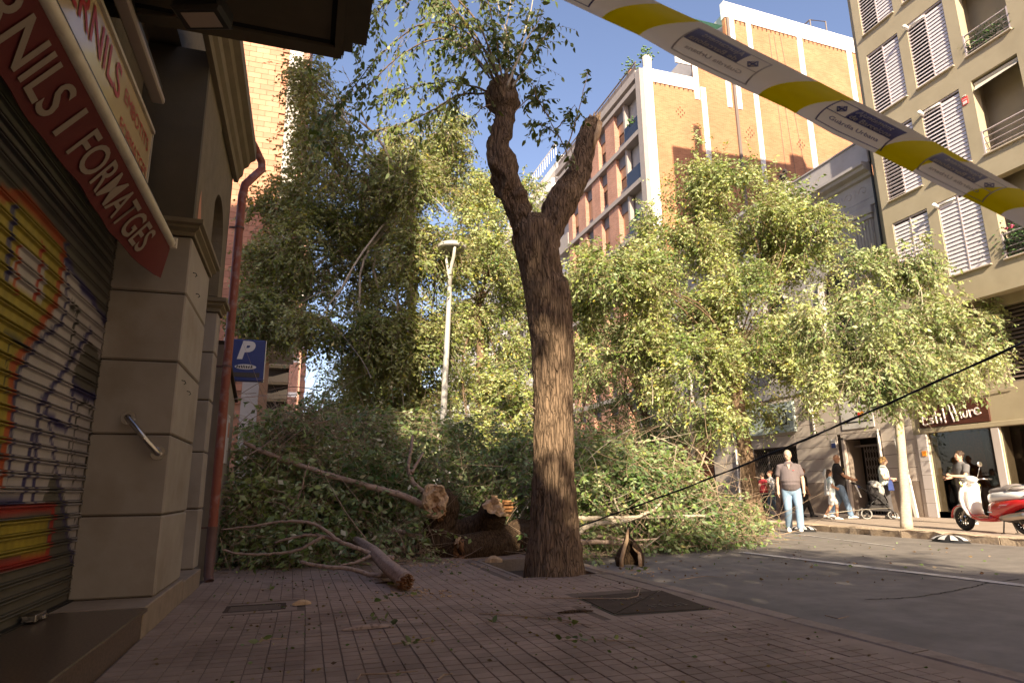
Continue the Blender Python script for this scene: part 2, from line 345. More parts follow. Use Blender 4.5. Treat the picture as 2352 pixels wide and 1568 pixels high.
mat('letter_pink', (0.74, 0.62, 0.60), 0.6)
mat('mosaic', (0.16, 0.045, 0.018), 0.7, (0.30, 0.10, 0.03), 16, ncontrast=2)
mat('pillar_tile', (0.52, 0.45, 0.43), 0.5, (0.57, 0.50, 0.48), 2, rand=0.06)
def barkmat(name, c1, c2, sc=9.0, str_=0.012, zs=0.22):
    m = bpy.data.materials.new(name); m.use_nodes = True; nt = m.node_tree; N = nt.nodes; L = nt.links; b = N['Principled BSDF']; b.inputs['Roughness'].default_value = 0.92; b.inputs['Specular IOR Level'].default_value = 0.15
    g = N.new('ShaderNodeNewGeometry'); mp = N.new('ShaderNodeMapping'); mp.inputs['Scale'].default_value = (1, 1, zs); L.new(g.outputs['Position'], mp.inputs[0])
    n0 = N.new('ShaderNodeTexNoise'); n0.inputs['Scale'].default_value = 5; n0.inputs['Detail'].default_value = 4; L.new(mp.outputs[0], n0.inputs['Vector'])
    ad = N.new('ShaderNodeVectorMath'); ad.operation = 'MULTIPLY_ADD'; ad.inputs[1].default_value = (0.18, 0.18, 0.18); L.new(n0.outputs['Color'], ad.inputs[0]); L.new(mp.outputs[0], ad.inputs[2])
    v = N.new('ShaderNodeTexVoronoi'); v.feature = 'DISTANCE_TO_EDGE'; v.inputs['Scale'].default_value = sc*2.6; L.new(ad.outputs[0], v.inputs['Vector'])
    n = N.new('ShaderNodeTexNoise'); n.inputs['Scale'].default_value = sc*3; n.inputs['Detail'].default_value = 9; n.inputs['Roughness'].default_value = 0.7; L.new(ad.outputs[0], n.inputs['Vector'])
    mr = N.new('ShaderNodeMapRange'); mr.inputs['From Max'].default_value = 0.16; L.new(v.outputs['Distance'], mr.inputs[0])
    mm = N.new('ShaderNodeMath'); mm.operation = 'MULTIPLY_ADD'; mm.inputs[1].default_value = 0.36; L.new(mr.outputs[0], mm.inputs[0]); 
    m2 = N.new('ShaderNodeMath'); m2.operation = 'MULTIPLY'; m2.inputs[1].default_value = 0.95; L.new(n.outputs['Fac'], m2.inputs[0]); L.new(m2.outputs[0], mm.inputs[2])
    rp = N.new('ShaderNodeValToRGB'); rp.color_ramp.elements[0].position = 0.25; rp.color_ramp.elements[1].position = 0.85; rp.color_ramp.elements[0].color = tuple(c1)+(1,); rp.color_ramp.elements[1].color = tuple(c2)+(1,)
    L.new(mm.outputs[0], rp.inputs[0]); L.new(rp.outputs[0], b.inputs['Base Color'])
    bm = N.new('ShaderNodeBump'); bm.inputs['Distance'].default_value = str_; bm.inputs['Strength'].default_value = 1.0; L.new(mm.outputs[0], bm.inputs['Height']); L.new(bm.outputs[0], b.inputs['Normal'])
    MATS[name] = m
barkmat('bark', (0.022, 0.013, 0.008), (0.30, 0.20, 0.13), 11, 0.045, 0.12)
barkmat('bark_dark', (0.020, 0.012, 0.008), (0.115, 0.072, 0.043), 9, 0.030, 0.3)
barkmat('bark_far', (0.06, 0.038, 0.024), (0.24, 0.16, 0.10), 8, 0.02, 0.3)
mat('bark_pale', (0.36, 0.29, 0.22), 0.85, (0.55, 0.47, 0.36), 14, 0.004, 40, stretch=(1, 1, 2.5))
mat('twig', (0.30, 0.20, 0.135), 0.85, (0.42, 0.30, 0.20), 9)
mat('branch_pink', (0.30, 0.205, 0.16), 0.8, (0.44, 0.32, 0.25), 14, 0.003, 60, dirt=((0.07, 0.042, 0.03), 26, 0.8))
mat('split_wood', (0.42, 0.26, 0.14), 0.8, (0.66, 0.47, 0.29), 16, 0.012, 40, stretch=(1, 1, 0.35), dirt=((0.24, 0.095, 0.03), 9, 0.85))
mat('split_dark', (0.15, 0.06, 0.02), 0.9, (0.42, 0.20, 0.075), 30, 0.01, 60)
attrmat('leaf', 0.5, trans=0.22, back=(0.72, 1.35), spec=0.3)
mat('dark_leaf', (0.02, 0.035, 0.014), 0.6)
mat('lamp_white', (0.44, 0.41, 0.37), 0.45); mat('lamp_glass', (0.35, 0.34, 0.31), 0.3)
mat('cable', (0.012, 0.010, 0.010), 0.5)
mat('tape_white', (0.88, 0.84, 0.80), 0.5, (0.90, 0.86, 0.82), 8); mat('tape_yellow', (0.92, 0.80, 0.0), 0.45); mat('tape_blue', (0.035, 0.035, 0.22), 0.5); mat('tape_blue_through', (0.16, 0.16, 0.31), 0.5); mat('tape_line', (0.20, 0.19, 0.30), 0.5); mat('tape_pale', (0.47, 0.43, 0.45), 0.5)
for _n in ('tape_white', 'tape_yellow'):
    _m = MATS[_n]; _N = _m.node_tree.nodes; _L = _m.node_tree.links; _b = _N['Principled BSDF']; _t = _N.new('ShaderNodeBsdfTranslucent'); _t.inputs['Color'].default_value = (.85, .79, .72, 1) if _n == 'tape_white' else (.95, .84, 0, 1)
    _s = _N.new('ShaderNodeMixShader'); _s.inputs[0].default_value = .6; _L.new(_b.outputs[0], _s.inputs[1]); _L.new(_t.outputs[0], _s.inputs[2]); _L.new(_s.outputs[0], _N['Material Output'].inputs[0])
# people
mat('skin', (0.58, 0.35, 0.25), 0.55, (0.62, 0.38, 0.27), 8); mat('skin_tan', (0.48, 0.25, 0.15), 0.55); mat('hair_grey', (0.50, 0.42, 0.31), 0.8, (0.32, 0.25, 0.18), 40)
mat('hair_blond', (0.62, 0.40, 0.16), 0.6, (0.40, 0.22, 0.08), 50); mat('hair_dark', (0.045, 0.026, 0.018), 0.6, (0.09, 0.05, 0.03), 50); mat('hair_red', (0.17, 0.06, 0.03), 0.6)
mat('polo_grey', (0.135, 0.105, 0.105), 0.9, (0.155, 0.12, 0.12), 9, 0.002, 14); mat('black_cloth', (0.022, 0.019, 0.019), 0.9, (0.035, 0.03, 0.03), 9, 0.002, 14)
mat('jeans_light', (0.17, 0.26, 0.37), 0.9, (0.28, 0.38, 0.50), 6, 0.003, 18); mat('jeans', (0.13, 0.19, 0.29), 0.9, (0.22, 0.31, 0.43), 6, 0.003, 18)
mat('white_cloth', (0.78, 0.77, 0.74), 0.9, (0.68, 0.67, 0.66), 8, 0.002, 14); mat('paleblue_cloth', (0.56, 0.68, 0.72), 0.9, (0.64, 0.75, 0.78), 8, 0.002, 14)
mat('mint_cloth', (0.66, 0.70, 0.60), 0.9, (0.72, 0.76, 0.67), 8, 0.002, 14); mat('red_cloth', (0.48, 0.035, 0.05), 0.9, (0.60, 0.07, 0.09), 12); mat('patterned', (0.72, 0.70, 0.72), 0.9, (0.07, 0.075, 0.13), 45, ncontrast=4)
mat('charcoal', (0.07, 0.06, 0.062), 0.9, (0.09, 0.08, 0.08), 9); mat('brown_cloth', (0.20, 0.15, 0.13), 0.9); mat('shoe_white', (0.72, 0.69, 0.66), 0.7); mat('shoe_black', (0.015, 0.013, 0.013), 0.6)
mat('belt', (0.03, 0.022, 0.018), 0.5); mat('blue_bag', (0.035, 0.06, 0.22), 0.6, (0.05, 0.08, 0.28), 10); mat('eye', (0.01, 0.008, 0.008), 0.3); mat('lip', (0.40, 0.14, 0.11), 0.5); mat('badge_yellow', (0.75, 0.60, 0.08), 0.6); mat('logo_red', (0.7, 0.05, 0.05), 0.6)
mat('shirt_grey', (0.12, 0.11, 0.115), 0.9, (0.15, 0.14, 0.14), 9)
mat('canopy_grey', (0.42, 0.40, 0.37), 0.9, (0.47, 0.45, 0.42), 8); mat('stroller_black', (0.035, 0.03, 0.03), 0.8); mat('stroller_mesh', (0.10, 0.085, 0.085), 0.8); mat('tyre', (0.016, 0.014, 0.014), 0.8); mat('tyre_grey', (0.33, 0.31, 0.29), 0.8)
# scooter
mat('scooter_white', (0.80, 0.77, 0.75), 0.25, coat=0.8); mat('scooter_red', (0.50, 0.012, 0.015), 0.22, coat=0.9); mat('seat_grey', (0.28, 0.235, 0.215), 0.6, (0.31, 0.26, 0.24), 8); mat('chrome', (0.75, 0.73, 0.70), 0.12, metal=1.0); mat('exhaust', (0.42, 0.38, 0.34), 0.32, metal=0.9); mat('plastic_black', (0.02, 0.018, 0.018), 0.5); mat('amber', (0.75, 0.62, 0.10), 0.3); mat('glass_clear', (0.7, 0.68, 0.66), 0.1); mat('mat_tan', (0.42, 0.20, 0.11), 0.7)
mat('car_white', (0.75, 0.74, 0.72), 0.3, coat=0.7); mat('rim', (0.35, 0.34, 0.33), 0.35, metal=0.9)
emat('blue_beacon', (0.02, 0.10, 1.0), 3.0)
mat('hair_white', (0.66, 0.60, 0.54), 0.8)
mat('green_awning', (0.15, 0.45, 0.33), 0.8); mat('plant_green', (0.05, 0.11, 0.025), 0.7, (0.09, 0.17, 0.05), 30)
mat('flower_pink', (0.72, 0.12, 0.22), 0.7); mat('terracotta', (0.40, 0.20, 0.12), 0.8)
mat('dome_white', (0.55, 0.51, 0.50), 0.6); mat('cabinet', (0.50, 0.42, 0.24), 0.6)
mat('gate_metal', (0.17, 0.13, 0.11), 0.6); mat('mesh_metal', (0.16, 0.13, 0.11), 0.6)
# ------------------------------------------------------------ ground, road, pavements
def sheet(name, x0, x1, y0, y1, z, m, nx=1, ny=1, zf=None, parent=None, kind='structure', label=None):
    b = MB(); vs = []
    for i in range(nx+1):
        for j in range(ny+1):
            x = x0+(x1-x0)*i/nx; y = y0+(y1-y0)*j/ny; vs.append((x, y, z+(zf(x, y) if zf else 0)))
    b.add(vs, [(i*(ny+1)+j, (i+1)*(ny+1)+j, (i+1)*(ny+1)+j+1, i*(ny+1)+j+1) for i in range(nx) for j in range(ny)])
    o = b.build(name, m, parent, fixn=False, smooth=bool(zf)); 
    if parent is None: tag(o, label, None, None, kind)
    return o
ground = sheet('ground', -220, 260, -200, 400, -0.06, 'asphalt')
def camber(x, y): return 0.03*math.sin(math.pi*max(0, min(1, (x-3.7)/8.75)))*1.0 + 0.004*noise.noise(Vector((x*1.3, y*1.3, 0)))
road = sheet('road', 3.66, 12.46, -60, 160, 0.0, 'asphalt', 22, 220, lambda x, y: camber(x, y))
def strip(name, pts, w, m, label, dz=0.005, n=24, cat='road marking'):
    b = MB(); P = [Vector((p[0], p[1], 0)) for p in pts]; vs = []
    for i in range(n+1):
        t = i/n*(len(P)-1); k = min(int(t), len(P)-2); p = P[k].lerp(P[k+1], t-k); d = (P[k+1]-P[k]).normalized(); q = Vector((d.y, -d.x, 0))*w/2
        for s_ in (-1, 1): c = p+q*s_; vs.append((c.x, c.y, camber(c.x, c.y)+dz+0.003))
    b.add(vs, [(2*i, 2*i+1, 2*i+3, 2*i+2) for i in range(n)])
    return b.build(name, m, None, fixn=False, label=label, cat=cat)
strip('lane_marking', [(7.50, -3.0), (7.52, 4.8), (7.35, 7.0), (7.14, 9.6)], 0.16, 'road_paint', 'long broad white lane line worn thin, running across the near half of the road')
strip('lane_marking', [(10.25, 9.4), (11.09, 12.9)], 0.06, 'road_paint', 'thin short white line on the sunlit road in front of the walking man')
# crack in the asphalt
ck = MB(); cp = [onZ(1985, 1375, 0.02)]
for u, v in [(2050, 1374), (2110, 1370), (2170, 1362), (2225, 1352), (2270, 1340), (2352, 1330)]: cp.append(onZ(u, v, 0.02))
pp = []
for i in range(len(cp)-1):
    for k in range(9):
        t = k/9; p = cp[i]*(1-t)+cp[i+1]*t; pp.append((p[0]+random.uniform(-.018, .018), p[1]+random.uniform(-.018, .018)))
vs = []
for i, p in enumerate(pp):
    w = 0.007+0.006*random.random(); z = camber(*p)+0.004; vs += [(p[0], p[1]-w, z), (p[0], p[1]+w, z)]
ck.add(vs, [(2*i, 2*i+1, 2*i+3, 2*i+2) for i in range(len(pp)-1)])
tag(ck.build('road_crack', 'black_void', None, fixn=False), None, None, None, 'structure')
# near pavement: base slab + tiles
ZP = 0.13
near = MB()
PX0, PX1, PY0, PY1 = 2.42, 3.42, 7.30, 9.22     # tree pit
for x0, x1, y0, y1 in [(-1.35, PX0, -30, 90), (PX0, PX1, -30, PY0), (PX0, PX1, PY1, 90), (PX1, 3.50, -30, 90)]: near.box(x0, x1, y0, y1, -0.05, ZP-0.0062)
pavement = near.build('pavement', 'grout', None, fixn=False, kind='structure')
pit = MB(); pit.box(PX0-.02, PX1+.02, PY0-.02, PY1+.02, -0.3, -0.02); 
tag(pit.build('tree_pit_soil', 'soil'), None, None, None, 'structure')
T = 0.215
tile = MB(); g = 0.0034; bv = 0.003
for i in (0, 1):
    for j in (0, 1):
        gx = .0016; x0 = -T/2+i*T/2+gx; x1 = -T/2+(i+1)*T/2-gx; y0 = -T/2+j*T/2+g; y1 = -T/2+(j+1)*T/2-g
        vs = [(x0, y0, -0.006), (x1, y0, -0.006), (x1, y1, -0.006), (x0, y1, -0.006), (x0+bv, y0+bv, 0), (x1-bv, y0+bv, 0), (x1-bv, y1-bv, 0), (x0+bv, y1-bv, 0)]
        tile.add(vs, [(4, 5, 6, 7), (0, 1, 5, 4), (1, 2, 6, 5), (2, 3, 7, 6), (3, 0, 4, 7)])
tile_me = tile.mesh('paving_tile', 'paving', fixn=False)
GX0, GX1, GY0, GY1 = -0.56, -0.06, 6.22, 6.56  # drain grate
MC = [(2.43, 4.94), (3.30, 4.86), (3.42, 5.90), (2.50, 5.84)]   # cover
spots = []
nx = int((3.50+1.0)/T); ny = int((15.2-0.9)/T)
for i in range(nx):
    for j in range(ny):
        x = -0.985+T*(i+.5); y = 0.9+T*(j+.5); h = T/2-0.01
        x += 0.012*math.sin(y*1.1+i*0.2)*min(1, i*0.3)
        if PX0-h < x < PX1+h and PY0-h < y < PY1+h: continue
        if GX0-h < x < GX1+h and GY0-h < y < GY1+h: continue
        if 2.42-h+.03 < x < 3.42+h-.03 and 4.86-h+.03 < y < 5.92+h-.03: continue
        d = math.hypot(x, y); u = math.atan2(x, y)
        vis = -0.42 < u-R(18) < 0.80 and y > 1.7
        spots.append((d if vis else d+100, x, y))
spots.sort(); lo = MB(); loc_c = []
for k, (d, x, y) in enumerate(spots):
    z = ZP+random.uniform(-.0022, .0022)+0.004*noise.noise(Vector((x*.8, y*.8, 3))); rz = random.uniform(-.010, .010); tx, ty = random.uniform(-.006, .006), random.uniform(-.006, .006)
    if k < 300:
        o = bpy.data.objects.new('paving_tile', tile_me); COL.objects.link(o); o.parent = pavement; o.location = (x, y, z); o.rotation_euler = (tx, ty, rz)
    else:
        c, s_ = math.cos(rz), math.sin(rz); lo.add([(x+p[0]*c-p[1]*s_, y+p[0]*s_+p[1]*c, z+p[2]+p[0]*-ty+p[1]*tx) for p in tile.v], tile.f)
lo.build('paving_tile', 'paving', pavement, fixn=False, kind='stuff')
fill = MB()
for x0, x1, y0, y1 in [(2.42, 3.44, 4.72, 4.86), (2.32, 2.42, 4.72, 5.98), (3.44, 3.5, 4.72, 5.98), (GX0-.1, GX1+.1, GY0-.1, GY0), (GX0-.1, GX1+.1, GY1, GY1+.1), (GX0-.1, GX0, GY0, GY1), (GX1, GX1+.1, GY0, GY1), (PX0-.1, PX0, PY0-.1, PY1+.1), (PX0, PX1, PY0-.12, PY0)]:
    fill.box(x0+.003, x1-.003, y0+.003, y1-.003, 0.0, ZP-0.004)
fill.box(3.322, 3.494, -5, 7.2, 0.0, ZP-.001); fill.box(3.43, 3.494, 9.3, 20, 0.0, ZP-.001)
fill.build('mortar_edge', 'paving', pavement, fixn=False)
pitk = MB()
for x0, x1, y0, y1 in [(PX0-.002, PX0+.05, PY0, PY1), (PX1-.05, PX1+.002, PY0, PY1), (PX0+.05, PX1-.05, PY1-.05, PY1)]: pitk.box(x0, x1, y0, y1, -.1, ZP+.008, bev=.006)
pitk.build('pit_edging', 'kerb_granite', pavement, fixn=False)
# near kerb of granite stones
kerb = thing('kerb', None, None); del kerb
kb = MB(); kb.box(3.50, 3.70, -30, 90, -0.1, ZP-0.03); kerbn = kb.build('kerb', 'grout', None, kind='structure', fixn=False)
def kerb_stone(parent, x0, x1, y0, y1, z1, rough=0.01, m='kerb_granite'):
    b = MB(); n = 5; ring = []
    rows = []
    for i in range(n+1):
        y = y0+(y1-y0)*i/n; q = lambda s: rough*noise.noise(Vector((y*3.1+s, s*7, x0)))
        rows.append([(x0+.004, y, z1-.16), (x0+.004+abs(q(1)), y, z1-.02), (x0+.03, y, z1+q(2)*.5), (x1-.03, y, z1+q(3)*.5), (x1-.004-abs(q(4))*1.5, y, z1-.025), (x1+q(5), y, z1-.16)])
    b.loft(rows); return b.build('kerb_stone', m, parent, fixn=True)
y = 1.2
while y < 16:
    L_ = random.uniform(.8, 1.15); kerb_stone(kerbn, 3.50, 3.69, y+.006, y+L_-.006, ZP+.004+random.uniform(-.003, .003), .012); y += L_
# far pavement
fp = MB(); fp.box(12.66, 18.4, -30, 160, -0.05, 0.15); fpo = fp.build('far_pavement', 'far_paving', None, kind='structure', fixn=False)
kb = MB(); kb.box(12.46, 12.66, -30, 160, -0.1, 0.10); kerbf = kb.build('far_kerb', 'grout', None, kind='structure', fixn=False)
y = 6.5
while y < 24:
    L_ = random.uniform(.95, 1.35); kerb_stone(kerbf, 12.655, 12.42, y+.012, y+L_-.012, 0.158, .09, 'kerb_rough'); y += L_
# cast cover in the pavement
cov = thing('utility_cover', 'large dark cast cover set in the tiles between the standing tree and the camera', 'manhole cover')
def quadslab(pts, z0, z1, m, name, parent):
    b = MB(); n = len(pts); b.prism(pts, lambda a, b_, t: (a, b_, t), z0, z1); return b.build(name, m, parent)
def sh(pts, k):
    cx = sum(p[0] for p in pts)/len(pts); cy = sum(p[1] for p in pts)/len(pts); return [(cx+(p[0]-cx)*k, cy+(p[1]-cy)*k) for p in pts]
quadslab(sh(MC, 1.02), 0.08, ZP-.003, 'dark_metal', 'frame', cov)
tri1 = [MC[0], MC[1], MC[2]]; tri2 = [MC[0], MC[2], MC[3]]
quadslab(sh(tri1, .965), 0.10, ZP+.002, 'iron', 'cover_leaf', cov); quadslab(sh(tri2, .965), 0.10, ZP+.002, 'iron', 'cover_leaf', cov)
b = MB()
for cx, cy in ((2.85, 5.55), (3.02, 5.12)):
    for i in range(7):
        for j in range(3):
            if random.random() < .75: b.box(cx-.16+i*.05, cx-.16+i*.05+.032, cy-.05+j*.045, cy-.05+j*.045+.03, ZP+.002, ZP+.006)
b.build('cast_lettering', 'iron_pale', cov, kind='stuff')
# drain grate
gr = thing('drain_grate', 'small rectangular grate in the tiles near the shop step', 'grate')
b = MB(); b.box(GX0, GX1, GY0, GY1, .05, ZP-.05); b.build('pan', 'black_void', gr)
b = MB()
for x0, x1, y0, y1 in [(GX0, GX1, GY0, GY0+.02), (GX0, GX1, GY1-.02, GY1), (GX0, GX0+.04, GY0+.02, GY1-.02), (GX1-.04, GX1, GY0+.02, GY1-.02)]: b.box(x0, x1, y0, y1, .08, ZP-.002)
b.build('frame', 'iron', gr)
b = MB(); n = 26
for i in range(n): x = GX0+.045+(GX1-GX0-.09)*(i+.2)/n; b.box(x, x+.008, GY0+.02, GY1-.02, .09, ZP-.008)
for j in range(1, 5): y = GY0+.02+(GY1-GY0-.04)*j/5; b.box(GX0+.04, GX1-.04, y, y+.008, .088, ZP-.01)
b.build('bars', 'iron', gr)
# ------------------------------------------------------------ near left shop building
ZS = 0.33                                    # top of its step
shop = thing('shop_building', 'dark corner shop building with stone-clad pillars and balcony slab on the left', 'building')
b = MB(); b.box(-6, -0.995, -4, 5.35, 0.0, ZS-.03); b.build('step_riser', 'step_granite', shop)
b = MB(); b.box(-6, -0.965, -4, 5.35, ZS-.03, ZS, bev=.006); b.build('step_tread', 'step_granite', shop)
b = MB(); b.box(-6, -0.985, 5.352, 6.98, 0.0, ZS, bev=.008); b.build('plinth', 'step_pale', shop)
b = MB(); b.box(-6, -0.975, 6.984, 8.05, 0.0, ZS-.02, bev=.008); b.build('plinth', 'step_pale', shop)
# core behind everything
b = MB(); b.box(-6, -1.72, -4, 8.3, ZS, 5.2); b.box(-6, -1.3, -4, 8.3, 5.2, 7.2); b.build('core_wall', 'render_wall', shop)
b = MB(); b.box(-1.72, -1.04, 5.98, 7.0, 3.40, 5.16); b.box(-1.72, -1.62, 7.0, 7.9, ZS, 5.16); b.build('pier_wall', 'render_wall', shop)
b = MB(); b.box(-1.72, -1.04, 5.90, 5.976, 3.42, 5.16); b.build('pier_face', 'slab_concrete', shop)
# street wall with the arch between the two pillars
ac, ar, asz = 7.46, 0.46, 3.92
arc = [(ac-ar*math.cos(math.pi*i/16), asz+ar*math.sin(math.pi*i/16)) for i in range(17)]
b = MB(); X0, X1 = -1.60, -1.05
tb = []
for i in range(16):
    a0, a1 = arc[i], arc[i+1]; b.prism([(a0[0], a0[1]), (a1[0], a1[1]), (a1[0], 5.16), (a0[0], 5.16)], lambda p, q, t: (t, p, q), X0, X1)
b.box(X0, X1, ac+ar, 8.30, 3.35, 5.16); b.build('arch_wall', 'render_wall', shop)
# pillars clad in large blocks
def pillar(x0, x1, y0, y1, zs, mname='stone_block'):
    c = MB(); c.box(x0+.02, x1-.02, y0+.02, y1-.02, zs[0], zs[-1]); c.build('pillar_core', 'joint', shop)
    for k in range(len(zs)-1):
        q = MB(); q.box(x0, x1, y0, y1, zs[k]+.006, zs[k+1]-.006, bev=.012); q.build('stone_block', mname, shop)
zj = [ZS, 0.94, 1.57, 2.17, 2.76, 3.28]
pillar(-1.60, -1.02, 5.85, 7.0, zj); pillar(-1.60, -1.03, 7.93, 8.22, [ZS-.02, .94, 1.55, 2.13, 2.68, 3.16])
def capital(x1, y0, y1, z0, z1):
    q = MB(); prof = [(0, 0), (.02, 0), (.02, .25), (.055, .45), (.055, .62), (.085, .72), (.085, 1.0), (0, 1.0)]
    h = z1-z0
    q.loft([[(x1+a, y0-a, z0+c*h) for a, c in prof], [(x1+a, y1+a, z0+c*h) for a, c in prof]])
    q.loft([[(-1.60, y0-a, z0+c*h) for a, c in prof], [(x1+a, y0-a, z0+c*h) for a, c in prof]])
    q.box(-1.6, x1, y0, y1, z0, z1-.002); q.build('capital', 'cornice', shop)
capital(-1.02, 5.85, 6.98, 3.282, 3.42); capital(-1.03, 7.93, 8.22, 3.162, 3.32)
# hooks
b = MB()
for y, z in [(6.05, 3.02), (6.3, 2.9), (6.05, 2.05), (6.35, 2.0)]: b.tube([(-1.02, y, z), (-.995, y, z-.005), (-.985, y, z-.025), (-1.0, y, z-.035)], .004, 5)
b.build('wall_hook', 'dark_metal', shop)
# hand rail on the pillar's front face
hr = MB(); A = Vector((-1.34, 5.79, 1.70)); B = Vector((-1.10, 5.79, 1.42))
hr.tube([A+Vector((0, .06, 0)), A+Vector((0, .015, 0)), A+Vector((.012, 0, -.014)), B+Vector((-.012, 0, .014)), B+Vector((0, .015, 0)), B+Vector((0, .06, 0))], .023, 12)
for p in (A, B): hr.disc(p+Vector((0, .055, 0)), (0, 1, 0), .055, .010, 20)
hro = hr.build('handrail', 'steel', None, label='short slanted steel handrail fixed to the nearest stone pillar', cat='handrail'); smooth_by_angle(hro)
# cornice along the street and the balcony slab
prof = [(-1.04, 5.0), (-.99, 5.0), (-.975, 5.06), (-.94, 5.10), (-.93, 5.2), (-.88, 5.24), (-.86, 5.30), (-.80, 5.34), (-.80, 5.50), (-1.04, 5.52)]
b = MB(); b.loft([[(x, 4.9, z) for x, z in prof], [(x, 8.32, z) for x, z in prof]]); b.build('cornice', 'cornice', shop)
SZ = 4.6
b = MB(); b.box(-3.0, 0.06, -3, 4.70, SZ, SZ+.25); b.box(-3.0, .12, 4.70, 4.83, SZ-.03, SZ+.25)
b.box(.06, .12, -3, 4.70, SZ-.03, SZ+.25); b.box(.123, .20, -3, 4.79, SZ+.02, SZ+.25); b.box(.203, .31, -3, 4.75, SZ+.08, SZ+.30); b.box(-1.3, .14, 4.833, 4.90, SZ+.06, SZ+.22)
b.build('balcony_slab', 'slab_concrete', shop)
b = MB(); b.box(-.75, .02, -2.5, 4.45, SZ-.012, SZ); b.build('soffit_panel', 'slab_concrete', shop)
b = MB()
for x0, x1, y0, y1 in [(.022, .058, -3, 4.70), (-1.6, .058, 4.655, 4.698)]: b.box(x0, x1, y0, y1, SZ-.004, SZ)
b.build('soffit_groove', 'black_void', shop)
# signs recess: reveal wall above shutter
b = MB(); b.box(-1.75, -1.56, 2.0, 5.9, 3.55, 5.2); b.build('lintel_wall', 'render_wall', shop)
b = MB(); b.box(-1.70, -1.30, 1.0, 5.84, 3.30, 3.52); b.build('shutter_box', 'dark_metal', shop)
# roller shutter with spray paint
shut = thing('roller_shutter', 'grey slatted roller shutter covered in white, yellow, orange and blue graffiti', 'shutter')
def pip(x, y, poly):
    ins = False; n = len(poly); j = n-1
    for i in range(n):
        xi, yi = poly[i]; xj, yj = poly[j]
        if (yi > y) != (yj > y) and x < (xj-xi)*(y-yi)/(yj-yi)+xi: ins = not ins
        j = i
    return ins
def sdist(x, y, line):
    best = 9e9
    for i in range(len(line)-1):
        ax, ay = line[i]; bx, by = line[i+1]; dx, dy = bx-ax, by-ay; t = max(0, min(1, ((x-ax)*dx+(y-ay)*dy)/(dx*dx+dy*dy+1e-9)))
        best = min(best, math.hypot(x-ax-dx*t, y-ay-dy*t))
    return best
def tosh(pts): return [tuple(onX(u, v, -1.60)[1:]) for u, v in pts]
Wt = (0.66, 0.60, 0.60); Ye = (0.52, 0.40, 0.03); Or = (0.62, 0.10, 0.012); Rd = (0.55, 0.025, 0.010); Bl = (0.045, 0.035, 0.19); Gy = (0.17, 0.155, 0.125); Bk = (0.035, 0.03, 0.025)
fills = [(Wt, [(-90, 560), (150, 600), (190, 660), (262, 760), (262, 830), (250, 960), (235, 1090), (213, 1230), (186, 1345), (165, 1290), (150, 1150), (120, 1080), (95, 1160), (-90, 1160)]),
         (Gy, [(95, 1175), (130, 1080), (150, 1150), (160, 1260), (110, 1200)]), (Gy, [(200, 780), (238, 830), (230, 905), (170, 900), (165, 860)]),
         (Ye, [(-120, 400), (50, 440), (140, 560), (128, 690), (60, 800), (20, 900), (10, 1060), (-120, 1060)]), (Wt, [(40, 560), (105, 610), (95, 700), (20, 640)]),
         (Gy, [(-60, 1010), (8, 1020), (8, 1060), (-60, 1060)]),
         (Ye, [(-60, 1205), (112, 1183), (104, 1266), (-60, 1292)])]
strokes = [(Or, .022, [(-20, 440), (55, 455), (140, 560), (142, 600), (128, 690), (70, 780), (28, 840), (22, 960), (5, 1050), (0, 1110)]),
           (Rd, .014, [(95, 560), (88, 640), (78, 690)]), (Or, .012, [(40, 570), (32, 670)]), (Bl, .018, [(30, 480), (20, 560), (15, 640)]),
           (Bl, .012, [(150, 560), (152, 690), (140, 740), (80, 790), (38, 860), (28, 960), (20, 1090)]),
           (Bl, .018, [(150, 600), (210, 690), (262, 770)]), (Bl, .016, [(205, 760), (140, 860), (88, 930), (85, 990), (75, 1150)]),
           (Bl, .010, [(245, 790), (240, 880), (232, 905)]), (Bl, .022, [(165, 890), (195, 910), (232, 918)]), (Bl, .014, [(168, 870), (162, 960), (150, 990), (100, 945)]),
           (Bl, .012, [(105, 920), (125, 1060), (145, 1180), (165, 1290), (183, 1370)]), (Bl, .012, [(262, 760), (245, 960), (228, 1090), (200, 1260), (190, 1330)]),
           (Bl, .018, [(-20, 1150), (48, 1148), (60, 1080), (75, 1000)]),
           (Bk, .008, [(170, 700), (178, 720), (168, 760), (172, 720), (160, 700), (165, 690)]), (Bk, .010, [(165, 760), (158, 840)]), (Bk, .008, [(175, 960), (165, 1040), (168, 1110), (188, 1115), (200, 1040), (210, 960), (200, 920), (178, 930), (175, 960)]),
           (Bk, .006, [(160, 1010), (150, 1090)]), (Bk, .006, [(185, 1130), (178, 1220), (172, 1190)]), (Bk, .010, [(10, 760), (55, 800), (60, 800)]), (Bk, .006, [(20, 790), (8, 900)]),
           (Rd, .020, [(-40, 1180), (118, 1165), (122, 1175), (108, 1275), (-40, 1308)])]
fills = [(c, tosh(p)) for c, p in fills]; strokes = [(c, w, tosh(p)) for c, w, p in strokes]
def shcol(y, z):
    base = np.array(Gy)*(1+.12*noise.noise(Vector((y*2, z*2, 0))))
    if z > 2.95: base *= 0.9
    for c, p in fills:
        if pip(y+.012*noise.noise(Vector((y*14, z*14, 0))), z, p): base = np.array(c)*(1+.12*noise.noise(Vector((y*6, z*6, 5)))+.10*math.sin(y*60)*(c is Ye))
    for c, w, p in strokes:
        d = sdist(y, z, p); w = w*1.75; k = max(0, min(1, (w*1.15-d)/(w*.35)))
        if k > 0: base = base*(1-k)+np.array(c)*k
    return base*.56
pitch = 0.0905; zz = ZS+.012; yA, yB = 3.2, 5.99; ns = int((yB-yA)/.018)
